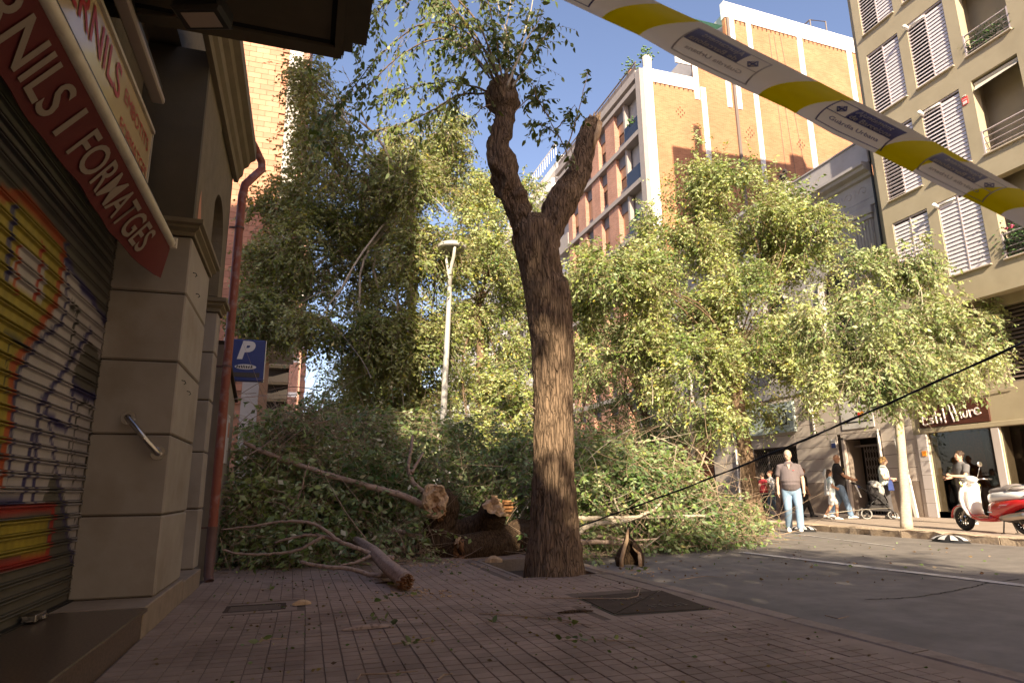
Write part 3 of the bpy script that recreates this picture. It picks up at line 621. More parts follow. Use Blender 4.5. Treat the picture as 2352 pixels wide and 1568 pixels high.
prof = [(0, .0), (.0, .042), (.002, .050), (.016, .055), (.022, .061), (.012, .067), (-.026, .069), (-.026, .074), (.012, .076), (.020, .081), (.014, .086), (-.030, .088)]
while zz < 3.35:
    V = []; Cc = []; F = []
    npf = len(prof)
    for i in range(ns+1):
        y = yA+(yB-yA)*i/ns
        for dx, dz in prof:
            V.append((-1.60+dx, y, zz+dz)); Cc.append(shcol(y, zz+dz)*(1 if dz < .055 else .8))  # ribs coloured darker, groove shade put into the paint colour
    for i in range(ns):
        for j in range(npf-1): F.append((i*npf+j, (i+1)*npf+j, (i+1)*npf+j+1, i*npf+j+1))
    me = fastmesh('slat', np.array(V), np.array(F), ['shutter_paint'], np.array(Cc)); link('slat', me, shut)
    zz += pitch
b = MB(); b.box(-1.66, -1.565, yB, yB+.04, ZS, 3.5); b.build('guide_rail', 'dark_metal', shut)
b = MB(); b.box(-1.64, -1.56, 3.2, 5.98, ZS+.001, ZS+.013); b.build('bottom_bar', 'dark_metal', shut)
lk = MB(); p = onX(70, 1400, -1.53); lk.box(-1.58, -1.50, 4.93, 5.12, ZS+.01, ZS+.055, bev=.006); lk.box(-1.54, -1.49, 5.06, 5.13, ZS+.01, ZS+.035, bev=.004); lk.build('lock', 'steel', shut)
# awning: white front bar with the red lettered valance
aw = thing('awning', 'folded awning with white front bar and dark red lettered valance over the shutter', 'awning')
b = MB(); pr = [(-1.17, 3.095), (-1.14, 3.08), (-1.11, 3.09), (-1.095, 3.12), (-1.11, 3.155), (-1.14, 3.165), (-1.17, 3.15)]
b.loft([[(x, .6, z) for x, z in pr], [(x, 5.60, z) for x, z in pr]]); smooth_by_angle(b.build('front_bar', 'white_bar', aw), 50)
b = MB(); b.box(-1.18, -1.085, 5.60, 5.62, 3.075, 3.17, bev=.006); b.build('end_cap', 'white_bar', aw)
def vwarp(s, t):   # s along the street, t down
    q = max(0, (s-4.9)/.75); sw = .02*math.sin(s*5.1)*(t/.4)*.6+.006*math.sin(s*13)*(t/.4); k = 1-min(1, q)**2*.8; return (-1.135+sw-.62*t*k, s, 3.085-t*(.80+.30*min(1, q)**2))
b = MB(); vs = []; n1, n2 = 120, 8
for i in range(n1+1):
    s_ = 2.0+(5.60+.02-2.0)*i/n1
    for j in range(n2+1): t = (.30 if s_ < 5.2 else .30-.05*((s_-5.2)/.42)**2)*j/n2; vs.append(vwarp(s_, t))
b.add(vs, [(i*(n2+1)+j, (i+1)*(n2+1)+j, (i+1)*(n2+1)+j+1, i*(n2+1)+j+1) for i in range(n1) for j in range(n2)])
val = b.build('valance', 'valance_red', aw, smooth=True, fixn=False)
b = MB(); b.tube([vwarp(2.0+(3.6)*i/60, .30 if i < 53 else .30-.05*((2.0+3.6*i/60-5.2)/.42)**2) for i in range(60)], .004, 5); b.build('hem', 'valance_red', aw)
for body_, s0_, w_ in (('PERNILS', 2.26, 1.10), ('I', 3.47, .045), ('FORMATGES', 3.67, 1.53)):
    text('lettering', body_, None, None, None, .20, 'valance_letter', aw, width=w_, off=.012, warp=lambda a, c, s0_=s0_: tuple(np.array(vwarp(s0_+a, .25-c))+np.array((.007, 0, -.004))))
# cream light-box sign
sg = thing('shop_sign', 'cream glossy shop sign with red lettering above the awning', 'sign')
b = MB(); b.box(-1.55, -1.415, .5, 5.80, 3.20, 4.18, bev=.008); b.build('sign_panel', 'sign_cream', sg)
b = MB(); b.box(-1.55, -1.395, .5, 5.81, 4.183, 4.215); b.box(-1.42, -1.405, 5.803, 5.815, 3.2, 4.18); b.build('sign_rim', 'white_bar', sg)
X_ = -1.409
text('lettering', 'PERNILS', (X_, 3.50, 3.87), (0, 1, 0), (0, 0, 1), .25, 'sign_red', sg, width=1.30, off=.012)
text('lettering', 'EMBOTITS', (X_, 4.92, 3.95), (0, 1, 0), (0, 0, 1), .115, 'sign_red', sg, width=.78, off=.0)
text('lettering', 'FORMATGES', (X_, 4.90, 3.70), (0, 1, 0), (0, 0, 1), .115, 'sign_red', sg, width=.84, off=.0)
# fluorescent batten above
fl = thing('batten_lamp', 'long unlit batten lamp hanging above the cream sign', 'lamp')
b = MB(); b.box(-1.42, -1.34, 2.0, 5.62, 4.42, 4.55); b.build('housing', 'dark_metal', fl)
b = MB(); b.box(-1.40, -1.30, 2.0, 5.60, 4.36, 4.42, bev=.012); b.build('diffuser', 'lamp_tube', fl)
# flood light
fd = thing('floodlight', 'black square floodlight fixed under the balcony slab', 'floodlight', (-.85, 4.35, 4.42), R(-18))
b = MB(); b.box(-.17, .17, -.10, .13, -.06, .06, bev=.02); b.box(-.05, .05, -.02, .06, .06, .17); b.build('body', 'plastic_black', fd)
b = MB(); b.loft([[(-.15, -.09, -.075), (.15, -.09, -.075), (.15, .11, -.075), (-.15, .11, -.075)], [(-.17, -.11, -.058), (.17, -.11, -.058), (.17, .135, -.058), (-.17, .135, -.058)]]); b.build('bezel', 'plastic_black', fd)
b = MB(); b.box(-.115, .115, -.06, .085, -.079, -.076); b.build('lens', 'lamp_tube', fd)
b = MB(); b.tube([(-1.40, 4.65, 4.50), (-1.1, 4.62, 4.52), (-.98, 4.55, 4.52), (-.93, 4.45, 4.48), (-.95, 4.38, 4.44)], .014, 8); b.build('conduit', 'slab_concrete', None, label='thin pale conduit running to the floodlight under the balcony', cat='conduit')
# red drainpipe at the end of the building
dp = thing('drainpipe', 'rust red drainpipe with a bent elbow at the end of the shop wall', 'drainpipe')
b = MB(); px, py = -.93, 8.36
b.tube([(px-.02, 8.42, 5.75), (px+.06, 8.62, 5.72), (px+.16, 8.80, 5.58), (px+.17, 8.82, 5.48), (px+.10, 8.64, 5.28), (px+.02, py+.03, 5.02), (px, py, 4.85), (px, py, 3.6), (px, py, 2.2), (px, py, 0.72)], .052, 14)
smooth_by_angle(b.build('pipe', 'pipe_red', dp), 60)
b = MB(); b.tube([(px, py, .72), (px, py, .20), (px+.02, py-.04, .14)], [.057, .054, .05], 14); smooth_by_angle(b.build('foot_pipe', 'pipe_brown', dp), 60)
for z in (.72, 2.6, 4.4):
    b = MB(); b.tube([(px, py, z-.012), (px, py, z+.012)], .06, 14); b.box(px-.12, px-.04, py-.012, py+.012, z-.01, z+.01); b.build('clamp', 'pipe_brown', dp)
# patch of torn poster on the pier
b = MB(); b.add([(-1.036, 6.10, 3.46), (-1.036, 6.30, 3.48), (-1.036, 6.26, 3.62), (-1.036, 6.14, 3.86), (-1.036, 6.09, 3.7)], [(0, 1, 2, 3, 4)]); b.build('torn_poster', 'clay_block', None, label='torn orange scrap of paper on the pier above the first capital', cat='poster')
# unseen block added behind the photographer, height set for the shade it casts
b = MB(); b.box(-9, -1.6, -16, -4.05, 0, 11); b.build('rear_wall', 'render_wall', shop)
# ------------------------------------------------------------ left side beyond the shop
cw = thing('cream_wall', 'short cream rendered wall with sloping dark coping behind the red drainpipe', 'wall')
b = MB(); b.prism([(8.5, 0.1), (10.35, 0.1), (10.35, 2.42), (8.5, 2.9)], lambda y, z, t: (t, y, z), -1.6, -1.0); b.build('wall_body', 'stone_block', cw)
b = MB(); b.prism([(8.5, 2.905), (10.4, 2.425), (10.4, 2.46), (8.5, 2.95)], lambda y, z, t: (t, y, z), -1.6, -.96); b.build('coping', 'iron', cw)
b = MB(); b.box(-1.0, -.985, 9.55, 9.80, 1.5, 2.15); b.build('poster_board', 'pale_sign', None, label='narrow faded notice on the cream wall behind the drainpipe', cat='notice')
b = MB(); b.box(-.984, -.981, 9.60, 9.75, 1.85, 2.05); n_ = b.build('poster_mark', 'clay_block', bpy.data.objects['poster_board'])
# parking sign
ps = thing('parking_sign', 'blue parking sign with white P and a scrawled oval, jutting from the left wall', 'sign')
ys = 10.6; A = onY(523, 777, ys); B = onY(604, 873, ys); x0, x1, z1, z0 = A[0], B[0], A[2], B[2]-.02
b = MB(); b.box(x0, x1, ys, ys+.12, z0, z1, bev=.01); b.build('sign_box', 'sign_blue', ps)
b = MB(); b.box(x0-.055, x0-.002, ys-.002, ys+.12, z0+.03, z1+.01); b.build('sign_edge', 'sign_white', ps); b = MB(); b.box(x1+.002, x1+.008, ys-.003, ys+.12, z0, z1); b.build('sign_edge', 'sign_white', ps)
w = x1-x0; h = z1-z0
text('letter_p', 'P', (x0+w*.28, ys-.004, z0+h*.545), (1, 0, 0), (0, 0, 1), h*.40, 'sign_white', ps, width=w*.46, off=.05, shear=.25)
b = MB(); b.prism([(x0+w*.52+w*.28*math.cos(a*.262), z0+h*.335+h*.062*math.sin(a*.262)) for a in range(24)], lambda x, z, t: (x, t, z), ys-.005, ys-.001); b.build('oval', 'sign_white', ps)
b = MB()
for k in range(7):
    cx = x0+w*(.30+k*.062); cz = z0+h*.335
    b.tube([(cx+w*.02*math.sin(j*2.1+k), ys-.008, cz+h*.035*math.cos(j*1.7+k*2)) for j in range(5)], .006, 4)
b.build('scrawl', 'ink', ps)
b = MB(); b.box(x0+w*.08, x1-w*.10, ys-.006, ys-.001, z0+h*.09, z0+h*.20); b.build('worn_band', 'sign_band', ps)
# tall gable building of hollow clay blocks
gb = thing('gable_building', 'tall building with bare orange clay-block gable rising behind the shop roof on the left', 'building')
GY = 22.0
b = MB(); b.box(-9, -.58, GY+.03, GY+5, 6.15, 20); b.box(-9, -1.45, GY+.03, GY+5, 0, 6.15); b.build('gable_core', 'clay_mortar', gb)
b = MB(); b.box(-1.27, -.80, GY-.02, GY+.05, 6.6, 20); b.box(-1.95, -1.45, GY-.02, GY+.05, 0, 6.1); b.build('pale_band', 'pale_band', gb)
b = MB(); b.box(-.79, -.57, GY+.0, GY+5.01, 6.6, 20); b.build('brick_pier', 'brick_red_x', gb)
b = MB(); b.box(-1.6, -.54, GY-.03, GY+5.03, 6.14, 6.6); b.build('soffit_beam', 'pale_band', gb)
clay = MB(); clay.box(-.2215, .2215, -.04, 0, 0.0025, .2055, bev=.006); clay_me = clay.mesh('clay_block', 'clay_block', fixn=True)
cand = []
row = 0; z = 2.2
while z < 17.5:
    x = -1.275-.22-(row % 2)*.225 if z > 6.1 else -1.955-.22-(row % 2)*.225
    while x > -3.6: cand.append((x, z)); x -= .449
    z += .208; row += 1
def pj(p):
    d = np.array(p)-CAM; q = d@FW; return W_/2+F_*(d@RT)/q, H_/2-F_*(d@UP)/q
vis = []; hid = []
for x, z in cand:
    u, v = pj((x, GY, z)); (vis if (515 < u < 700 and v > 95) else hid).append((x, z))
vis.sort(key=lambda p: p[1]); rest = MB()
for k, (x, z) in enumerate(vis):
    if k < 300: o = bpy.data.objects.new('clay_block', clay_me); COL.objects.link(o); o.parent = gb; o.location = (x, GY+.012+random.uniform(-.004, .004), z)
    else: rest.add([(x+p[0], GY+.012+p[1], z+p[2]) for p in clay.v], clay.f)
for x, z in hid: rest.add([(x+p[0], GY+.012+p[1], z+p[2]) for p in clay.v], clay.f)
rest.build('clay_block', 'clay_block', gb, kind='stuff', fixn=False)
# distant balconied building down the street
tb_ = thing('distant_apartment_block', 'distant brick apartment block with stacked dark balconies down the left side of the street', 'building')
TY = 100.0
b = MB(); b.box(-30, -2.9, TY+1.6, TY+30, 0, 40); b.build('rear_wall', 'interior_dark', tb_)
b = MB(); b.box(-2.55, -.95, TY, TY+40, 0, 40); b.build('brick_pier', 'brick_red_x', tb_)
b = MB()
for k in range(6): b.box(-2.5, -1.2, TY-.03, TY, 4.5+k*5.2, 5.2+k*5.2)
b.build('white_panel', 'white_render', tb_)
zr = [24.6, 22.0, 19.5, 17.0, 14.5, 12, 9.5, 7, 4.5]
for z in zr:
    b = MB(); b.box(-9.5, -2.6, TY+.2, TY+1.6, z-.25, z); b.prism([(-9.5, z), (-2.6, z), (-2.6, z+1.6), (-4.8, z+.85), (-9.5, z+.85)], lambda x, q, t: (x, t, q), TY, TY+.18); b.build('balcony', 'cornice', tb_)  # balconies take a darker material to stand for the shade on them
b = MB()
for z in zr: b.box(-.94, -.15, TY+4, TY+6, z-.6, z+1.0); b.box(-.94, -.3, TY+14, TY+16, z-.2, z+.9)
b.build('side_balcony', 'brick_red_x', tb_)
b = MB(); b.box(-9.4, -6.2, 80, 95, 0, 38); b.build('party_wall', 'pale_band', tb_)
# unseen blocks added behind the photographer to cast shade and cut sky light
tbk = thing('tall_shade_block', 'unseen tall plain block added behind the photographer on the left to cast shade', 'building')
b = MB(); b.box(-24, -4.2, -11.5, -4.06, 0, 24.9); b.build('wall', 'render_wall', tbk)
tr_ = thing('rear_right_shade_block', 'unseen row of blocks added across the street behind the photographer to cut sky light', 'building')
b = MB(); b.box(17.6, 34, -62, 1.98, 0, 22); b.build('wall', 'beige_wall', tr_)
tbk2 = thing('low_shade_block', 'unseen lower block added at the left rear, behind the photographer, to cast shade', 'building')
b = MB(); b.box(-24, -1.6, -60, -16.1, 0, 12.5); b.build('wall', 'render_wall', tbk2)
# ------------------------------------------------------------ right side buildings
def holes_wall(b, ax, c0, c1, a0, a1, z0, z1, holes, mi=0):
    """solid wall between c0..c1 thickness; a = along axis; rectangular holes (a0,a1,z0,z1)"""
    A = sorted(set([a0, a1]+[h[0] for h in holes]+[h[1] for h in holes])); A = [a for a in A if a0 <= a <= a1]
    for i in range(len(A)-1):
        m = (A[i]+A[i+1])/2; zs = sorted([(h[2], h[3]) for h in holes if h[0] < m < h[1]]); cur = z0
        segs = []
        for h0, h1 in zs:
            if h0 > cur: segs.append((cur, h0))
            cur = max(cur, h1)
        if cur < z1: segs.append((cur, z1))
        for s0, s1 in segs:
            if ax == 'y': b.box(c0, c1, A[i], A[i+1], s0, s1, mi)
            else: b.box(A[i], A[i+1], c0, c1, s0, s1, mi)
XB = 17.3; XW = 18.0
bb = thing('beige_apartment_building', 'beige apartment building with white louvred shutters and dark balconies at upper right', 'building')
rowsz = [6.86, 9.87, 12.9, 15.93, 18.96]
colA, colB, colC = (13.09, 14.29), (11.56, 12.76), (9.95, 11.2)
hol = [(c[0], c[1], z, z+2.27) for c in (colA, colB, colC) for z in rowsz]
b = MB(); holes_wall(b, 'y', XB, XB+.28, 2.0, 14.58, 6.2, 27.6, hol); b.build('wall', 'beige_wall', bb)
b = MB(); b.box(XW, 30, 2.0, 15.28, 6.2, 26.5); b.build('inner_wall', 'beige_wall', bb)
b = MB()
for z in [6.2]+[r-.24 for r in rowsz[1:]]+[rowsz[-1]+2.5]: b.box(XB+.28, XW, 2.0, 14.56, z, z+.2)
for y in (14.36, 12.86, 11.36, 9.7): b.box(XB+.28, XW, y, y+.12, 6.4, 21.4)
b.build('floor_slab', 'beige_wall', bb)
b = MB(); b.box(XB+1.25, XB+1.3, 9.0, 11.34, 6.5, 21.2); b.build('balcony_back', 'interior_grey', bb)
b = MB(); b.box(XB-.03, XB+.28, 2.0, 14.6, 6.03, 6.197); b.box(XB, 18, 2, 14.58, 6.12, 6.196); b.build('soffit', 'beige_wall', bb)
# roof parapet and chimneys; overhanging box added unseen to widen the gable shadow
b = MB(); b.box(XW+.3, 31, 8, 15.2, 26.5, 27.6); b.box(19.6, 20.1, 13, 13.6, 27.6, 28.9); b.box(24, 25, 12.4, 13.4, 27.6, 30.2); b.box(29.2, 30.0, 12.4, 13.2, 27.6, 29.6); b.box(15.95, XW+.3, 12.5, 15.0, 24.2, 28.5); b.box(XW+.3, 31, 12.5, 15.2, 27.6, 28.5); b.box(17.3, 17.7, 13.6, 14.2, 28.5, 30.6); b.build('parapet_and_shade_box', 'beige_wall', bb)
# sills and shutters
slat = MB(); slat.box(-.008, .008, -.28, .28, -.045, .045); slat_me = slat.mesh('slat', 'shutter_slat')
sw = MB(); sw.box(-.008, .008, -.28, .28, -.045, .045)
for c in (colA, colB):
    for ri, z in enumerate(rowsz[:-1]):
        b = MB(); b.box(XB-.075, XB+.20, c[0]-.02, c[1]+.02, z-.035, z-.002, bev=.005); b.build('sill', 'sill_stone', bb)
        sho = bpy.data.objects.new('louvred_shutter', None); COL.objects.link(sho); sho.parent = bb; sho.location = (XB+.05, 0, z)
        b = MB(); ym = (c[0]+c[1])/2
        for y0, y1, z0, z1 in [(c[0], c[0]+.03, 0, 2.26), (c[1]-.03, c[1], 0, 2.26), (ym-.018, ym+.018, 0, 2.22), (c[0]+.03, c[1]-.03, 2.22, 2.26), (c[0]+.03, c[1]-.03, 0, .035)]: b.box(-.025, .025, y0, y1, z0, z1)
        b.build('shutter_frame', 'shutter_frame', sho)
        if ri == len(rowsz)-1: continue
        for li, (y0, y1) in enumerate(((c[0]+.03, ym-.018), (ym+.018, c[1]-.03))):
            ang = R(14) if li == 0 else R(38)
            if ri == 1 and c is colA and li == 1: ang = R(84)
            if ri == 0: ang = R(14)
            for k in range(18):
                o = bpy.data.objects.new('slat', slat_me); COL.objects.link(o); o.parent = sho; o.location = (0, (y0+y1)/2, .09+k*.119); o.rotation_euler = (0, ang, 0)
                o.scale = (1, (y1-y0)/.56, 1.22)
        b = MB(); b.box(XB+.22, XB+.25, c[0], c[1], z, z+2.27); b.build('dark_opening', 'interior_dark', bb)
for y, z in ((12.72, 15.1), (12.72, 12.1), (12.76, 9.1)):
    b = MB(); b.tube([(XB+.03, y, z-.1), (XB-.16, y-.02, z-.04), (XB-.22, y-.03, z-.07)], [.05, .06, .03], 8); b.tube([(XB+.0, y, z-.05), (XB+.0, y-.55, z-.05)], .03, 8); b.build('blind_bracket', 'white_render', bb, smooth=True)
# balconies
for z in rowsz[:4]:
    rl = bpy.data.objects.new('balcony_railing', None); COL.objects.link(rl); rl.parent = bb; rl.location = (0, 0, z)
    b = MB()
    for k, hz in enumerate((.12, .30, .48, .66)): b.tube([(XB+.03, colC[0], hz), (XB+.03, colC[1], hz)], .014 if k < 3 else .026, 6)
    for y in (colC[0]+.02, colC[1]-.02): b.box(XB+.0, XB+.06, y-.02, y+.02, 0, .70)
    b.build('rail', 'shutter_frame', rl)
    b = MB(); b.box(XB-.07, XB+.2, colC[0]-.02, colC[1]+.02, z-.04, z-.002, bev=.005); b.build('sill', 'sill_stone', bb)
b = MB(); b.tube([(XB+.12, colC[0]+.02, rowsz[1]+2.17), (XB+.12, colC[1]-.02, rowsz[1]+2.17)], .05, 10)
b.add([(XB+.10, colC[0]+.03, rowsz[1]+2.13), (XB+.10, colC[1]-.03, rowsz[1]+2.13), (XB-.02, colC[1]-.05, rowsz[1]+1.93), (XB-.02, colC[0]+.05, rowsz[1]+1.99)], [(0, 1, 2, 3)]); b.build('rolled_awning', 'white_bar', bb)
b = MB(); b.box(XB+.9, XB+.95, 10.1, 10.9, rowsz[2]+.1, rowsz[2]+2.0); b.box(XB+.8, XB+.85, 10.0, 10.5, rowsz[1], rowsz[1]+2.0); b.build('balcony_door', 'grey_panel', bb)
b = MB(); b.box(XB-.02, XB-.002, 11.36, 11.52, 11.55, 11.78); al = b.build('alarm_plate', 'sign_red_bright', None, label='small red and white alarm plate beside the second balcony of the beige building', cat='sign')
b = MB(); b.box(XB-.024, XB-.021, 11.38, 11.50, 11.57, 11.66); b.box(XB-.024, XB-.021, 11.38, 11.50, 11.70, 11.72); b.box(XB-.02, XB-.002, 11.40, 11.48, 11.81, 11.84); b.build('plate_print', 'sign_white', al)
# ground floor, shared stone wall
gf = thing('shop_row', 'pale stone ground-floor shopfronts across the street below the upper storeys', 'building')
ZF = 0.15
openings = [(10.0, 12.62, ZF, 2.62), (12.88, 14.78, .33, 2.62), (16.60, 18.02, ZF, 2.66), (20.36, 22.80, ZF, 2.57), (25.75, 28.6, ZF, 3.3)]
first = [(10.5, 12.2, 3.75, 5.85)]
b = MB(); holes_wall(b, 'y', XW, XW+.35, 2.0, 15.26, ZF, 6.12, openings+first); b.build('shop_wall', 'beige_wall', gf)
b = MB(); holes_wall(b, 'y', XW+.03, XW+.35, 15.262, 29.4, ZF, 4.55, openings); b.build('wall_core', 'joint', gf)
b = MB(); b.box(XW+.9, XW+.95, 15.3, 29.4, ZF, 4.5); b.build('shop_back', 'interior_dark', gf)
# ashlar courses
def course(y0, y1, zb, zt, dado=False):
    z = zb
    while z < zt-.05:
        z1 = min(z+.425, zt); q = MB(); q.box(XW, XW+.05, y0+.005, y1-.005, z+.006, z1-.006, bev=.008); q.build('ashlar_block', 'ashlar', gf); z = z1
for y0, y1 in ((18.30, 20.34), (15.27, 16.46)): 
    q = MB(); q.box(XW-.01, XW+.05, y0, y1, ZF, 1.2, bev=.004); q.build('dado', 'ashlar_dado', gf)
    course(y0, y1, 1.205, 4.45)
for y0, y1 in ((16.46, 18.30),): course(y0, y1, 2.85, 4.45)
for y0, y1 in ((20.34, 22.85),): course(y0, y1, 2.62, 4.45)
course(22.85, 23.95, ZF, 4.45); course(24.0, 25.65, 1.25, 4.45)
q = MB(); q.box(XW-.02, XW+.04, 24.0, 25.65, ZF, 1.24, bev=.01); q.build('pier_frame', 'ashlar', gf)
q = MB(); q.box(XW-.045, XW-.021, 24.12, 25.5, ZF+.02, 1.15, bev=.006); q.build('pebble_panel', 'pebble_panel', gf)
q = MB(); q.tube([(XW-.07, 23.9, ZF), (XW-.07, 23.9, 2.7)], .035, 8); q.tube([(XW-.06, 16.5, ZF+.2), (XW-.06, 16.5, 2.9)], .03, 8); q.tube([(XW-.05, 19.25, 3.0), (XW-.05, 19.25, 3.95)], .02, 6); q.build('conduit', 'white_render', gf)
q = MB(); q.prism([(15.62, 2.6), (15.85, 2.6), (15.50, ZF), (15.40, ZF)], lambda y, z, t: (t, y, z), XW-.16, XW-.10); q.build('leaning_board', 'white_render', None, label='tall white board leaning on the wall behind the slim pale tree', cat='board')
q = MB(); q.box(XW-.045, XW-.012, 15.285, 15.35, 4.0, 12.4); q.build('black_downpipe', 'ink', gf)
# pest control shop
sg2 = thing('pest_control_sign', 'pale green shop sign with an insect emblem behind the leaning tree', 'sign')
q = MB(); q.box(XW-.14, XW, 20.18, 23.85, 3.16, 4.33, bev=.01); q.build('sign_panel', 'pest_sign', sg2)
xs = XW-.146
text('lettering', 'inenca', (xs, 21.95, 3.72), (0, -1, 0), (0, 0, 1), .22, 'ink', sg2, width=.78, off=.02)
text('lettering', 'Tram', (xs, 23.0, 3.72), (0, -1, 0), (0, 0, 1), .22, 'ink', sg2, width=.66, off=.02)
q = MB(); q.box(xs, xs+.004, 21.12, 21.75, 3.42, 3.60); q.box(xs, xs+.004, 23.0, 23.7, 3.4, 3.62); q.box(xs-.002, xs+.003, 20.52, 20.92, 3.44, 4.02); q.build('dark_panel', 'ink', sg2)
q = MB()
for y0, y1, z0, z1 in ((20.40, 21.04, 3.34, 3.35), (20.40, 21.04, 4.12, 4.13), (20.40, 20.41, 3.35, 4.12), (21.03, 21.04, 3.35, 4.12)): q.box(xs-.001, xs+.003, y0, y1, z0, z1)
q.build('emblem_frame', 'ink', sg2)
q = MB(); q.prism([(20.72+.16*math.cos(a*.262), 3.73+.25*math.sin(a*.262)) for a in range(24)], lambda y, z, t: (t, y, z), xs-.006, xs-.003); q.build('emblem_oval', 'pest_sign', sg2)
q = MB(); q.ell((xs-.008, 20.70, 3.70), (.004, .035, .10), 8, 6, rot=Matrix.Rotation(R(25), 3, 'X'))
for dy, dz in ((.11, .16), (.13, .02), (.10, -.13), (-.10, .14), (-.12, .0), (-.09, -.15)): q.tube([(xs-.009, 20.71, 3.72), (xs-.009, 20.71+dy*.6, 3.72+dz*.9), (xs-.009, 20.71+dy, 3.72+dz)], .007, 4)
q.build('insect', 'ink', sg2)
grl = thing('mesh_roller_grille', 'closed see-through roller grille of the shop behind the man in the grey polo', 'grille')
q = MB(); zt = 2.55; L_ = 2.42; st = .115
k = -int(2.4/st)
while k*st < L_:
    for s_ in (1, -1):
        if s_ == 1: y0, z0, y1, z1 = 20.37+k*st, ZF, 20.37+k*st+2.4*.62, zt
        else: y0, z0, y1, z1 = 20.37+k*st+2.4*.62, ZF, 20.37+k*st, zt
        t0, t1 = 0.0, 1.0
        dy = y1-y0
        for lim, sign in ((20.37, 1), (22.79, -1)):
            if dy*sign > 0: t0 = max(t0, (lim-y0)/dy) if sign*(y0-lim) < 0 else t0
            else: t1 = min(t1, (lim-y0)/dy) if sign*(y1-lim) < 0 else t1
        if t1 > t0+.02: q.tube([(XW+.12, y0+dy*t0, z0+(z1-z0)*t0), (XW+.12, y0+dy*t1, z0+(z1-z0)*t1)], .007, 3, cap=False)
    k += 1
q.box(XW+.11, XW+.13, 22.05, 22.14, ZF, 2.5); q.build('mesh', 'mesh_metal', grl)
q = MB()
for i in range(12): q.box(XW+.10, XW+.14, 20.4, 22.7, ZF+.06+i*.075, ZF+.10+i*.075)
q.build('lower_slats', 'gate_metal', grl)
# doorway with folding gate, sign above
q = MB(); q.box(XW-.02, XW+.10, 16.50, 16.62, ZF, 2.75, bev=.01); q.box(XW-.02, XW+.10, 18.0, 18.12, ZF, 2.75, bev=.01); q.box(XW-.02, XW+.10, 16.5, 18.12, 2.66, 2.84, bev=.01); q.build('door_surround', 'ashlar', gf); q = MB(); q.box(XW+.1, XW+.7, 17.98, 18.05, ZF, 2.66); q.build('door_reveal', 'ashlar_dado', gf)  # reveal uses the darker dado material in place of its shade
gt = thing('folding_gate', 'brown folding lattice gate in the doorway behind the stroller', 'gate')
q = MB(); n = 9
for i in range(n):
    y = 16.66+i*.115; q.box(XW+.40, XW+.42, y-.008, y+.008, ZF, 2.40)
for i in range(n-1):
    y = 16.66+i*.115
    for k in range(8):
        z = .3+k*.27; q.obox((XW+.39, y+.057, z+.06), (0, .057, .065), (.004, 0, 0), (0, -.006, .005)); q.obox((XW+.39, y+.057, z+.06), (0, .057, -.065), (.004, 0, 0), (0, .006, .005))
q.box(XW+.38, XW+.44, 16.62, 17.98, 2.40, 2.47); q.build('lattice', 'gate_metal', gt)
sg3 = thing('clinic_sign', 'pale square sign with red and orange discs above the gated doorway', 'sign')
q = MB(); q.box(XW-.03, XW-.002, 16.62, 17.98, 3.0, 4.1, bev=.005); q.build('sign_panel', 'pale_sign', sg3); xs = XW-.034
text('lettering', 'RE', (xs, 17.2, 3.83), (0, -1, 0), (0, 0, 1), .16, 'ink', sg3, off=.02)
text('lettering', 'NICA', (xs, 17.45, 3.62), (0, -1, 0), (0, 0, 1), .12, 'ink', sg3, off=.01)
for y, m_ in ((17.16, 'red_dot'), (17.06, 'orange_dot')):
    q = MB(); q.prism([(y+.075*math.cos(a*.4), 3.47+.085*math.sin(a*.4)) for a in range(16)], lambda a, c, t: (t, a, c), xs-(.004 if m_ == 'orange_dot' else .002), xs); q.build('disc', m_, sg3)
q = MB(); q.box(xs-.001, xs+.003, 16.66, 17.94, 3.20, 3.245); q.box(xs-.001, xs+.003, 17.05, 17.2, 3.36, 3.37); q.box(xs-.001, xs+.003, 17.05, 17.2, 3.31, 3.32); q.build('dark_bar', 'ink', sg3)
text('lettering', 'A  000', (xs, 17.25, 3.10), (0, -1, 0), (0, 0, 1), .04, 'ink', sg3) if False else None
q = MB(); q.box(XW-.02, XW, 18.36, 18.58, 2.40, 2.72); pl = q.build('blue_plaque', 'sign_white', None, label='small white and blue plaque on the stone wall left of the gated doorway', cat='plaque')
q = MB(); q.box(XW-.023, XW-.021, 18.37, 18.57, 2.41, 2.58); q.box(XW-.023, XW-.021, 18.42, 18.55, 2.63, 2.65); q.build('plaque_print', 'sign_blue', pl)
q = MB(); q.box(XW+.04, XW+.06, 18.08, 18.0, 1.6, 1.95); 
# clothes shop
q = MB(); q.box(XW-.05, XW+.30, 2.0, 15.1, 2.625, 2.76, bev=.01); q.build('lintel', 'beige_wall', gf)
z = ZF
while z < 2.58:
    z1 = min(z+.41, 2.60); q = MB(); q.box(XW-.06, XW+.3, 14.80, 15.12, z+.004, z1-.004, bev=.006); q.build('pillar_tile', 'pillar_tile', gf)
    q = MB(); q.box(XW-.02, XW+.3, 15.124, 15.26, z+.004, z1-.004); q.build('pillar_tile', 'ashlar', gf); z = z1
q = MB(); q.box(XW-.03, XW+.12, 12.64, 12.86, ZF, 2.61, bev=.01); q.build('metal_post', 'pillar_tile', gf)
q = MB(); q.box(XW+.0, XW+.05, 12.88, 14.78, ZF, .33); q.build('window_kerb', 'ashlar', gf)
q = MB(); q.box(XW+.05, XW+.06, 12.88, 14.78, .33, 2.62); q.box(XW+.05, XW+.06, 10.0, 12.62, .2, 2.62); q.build('window_pane', 'shop_glass', gf)
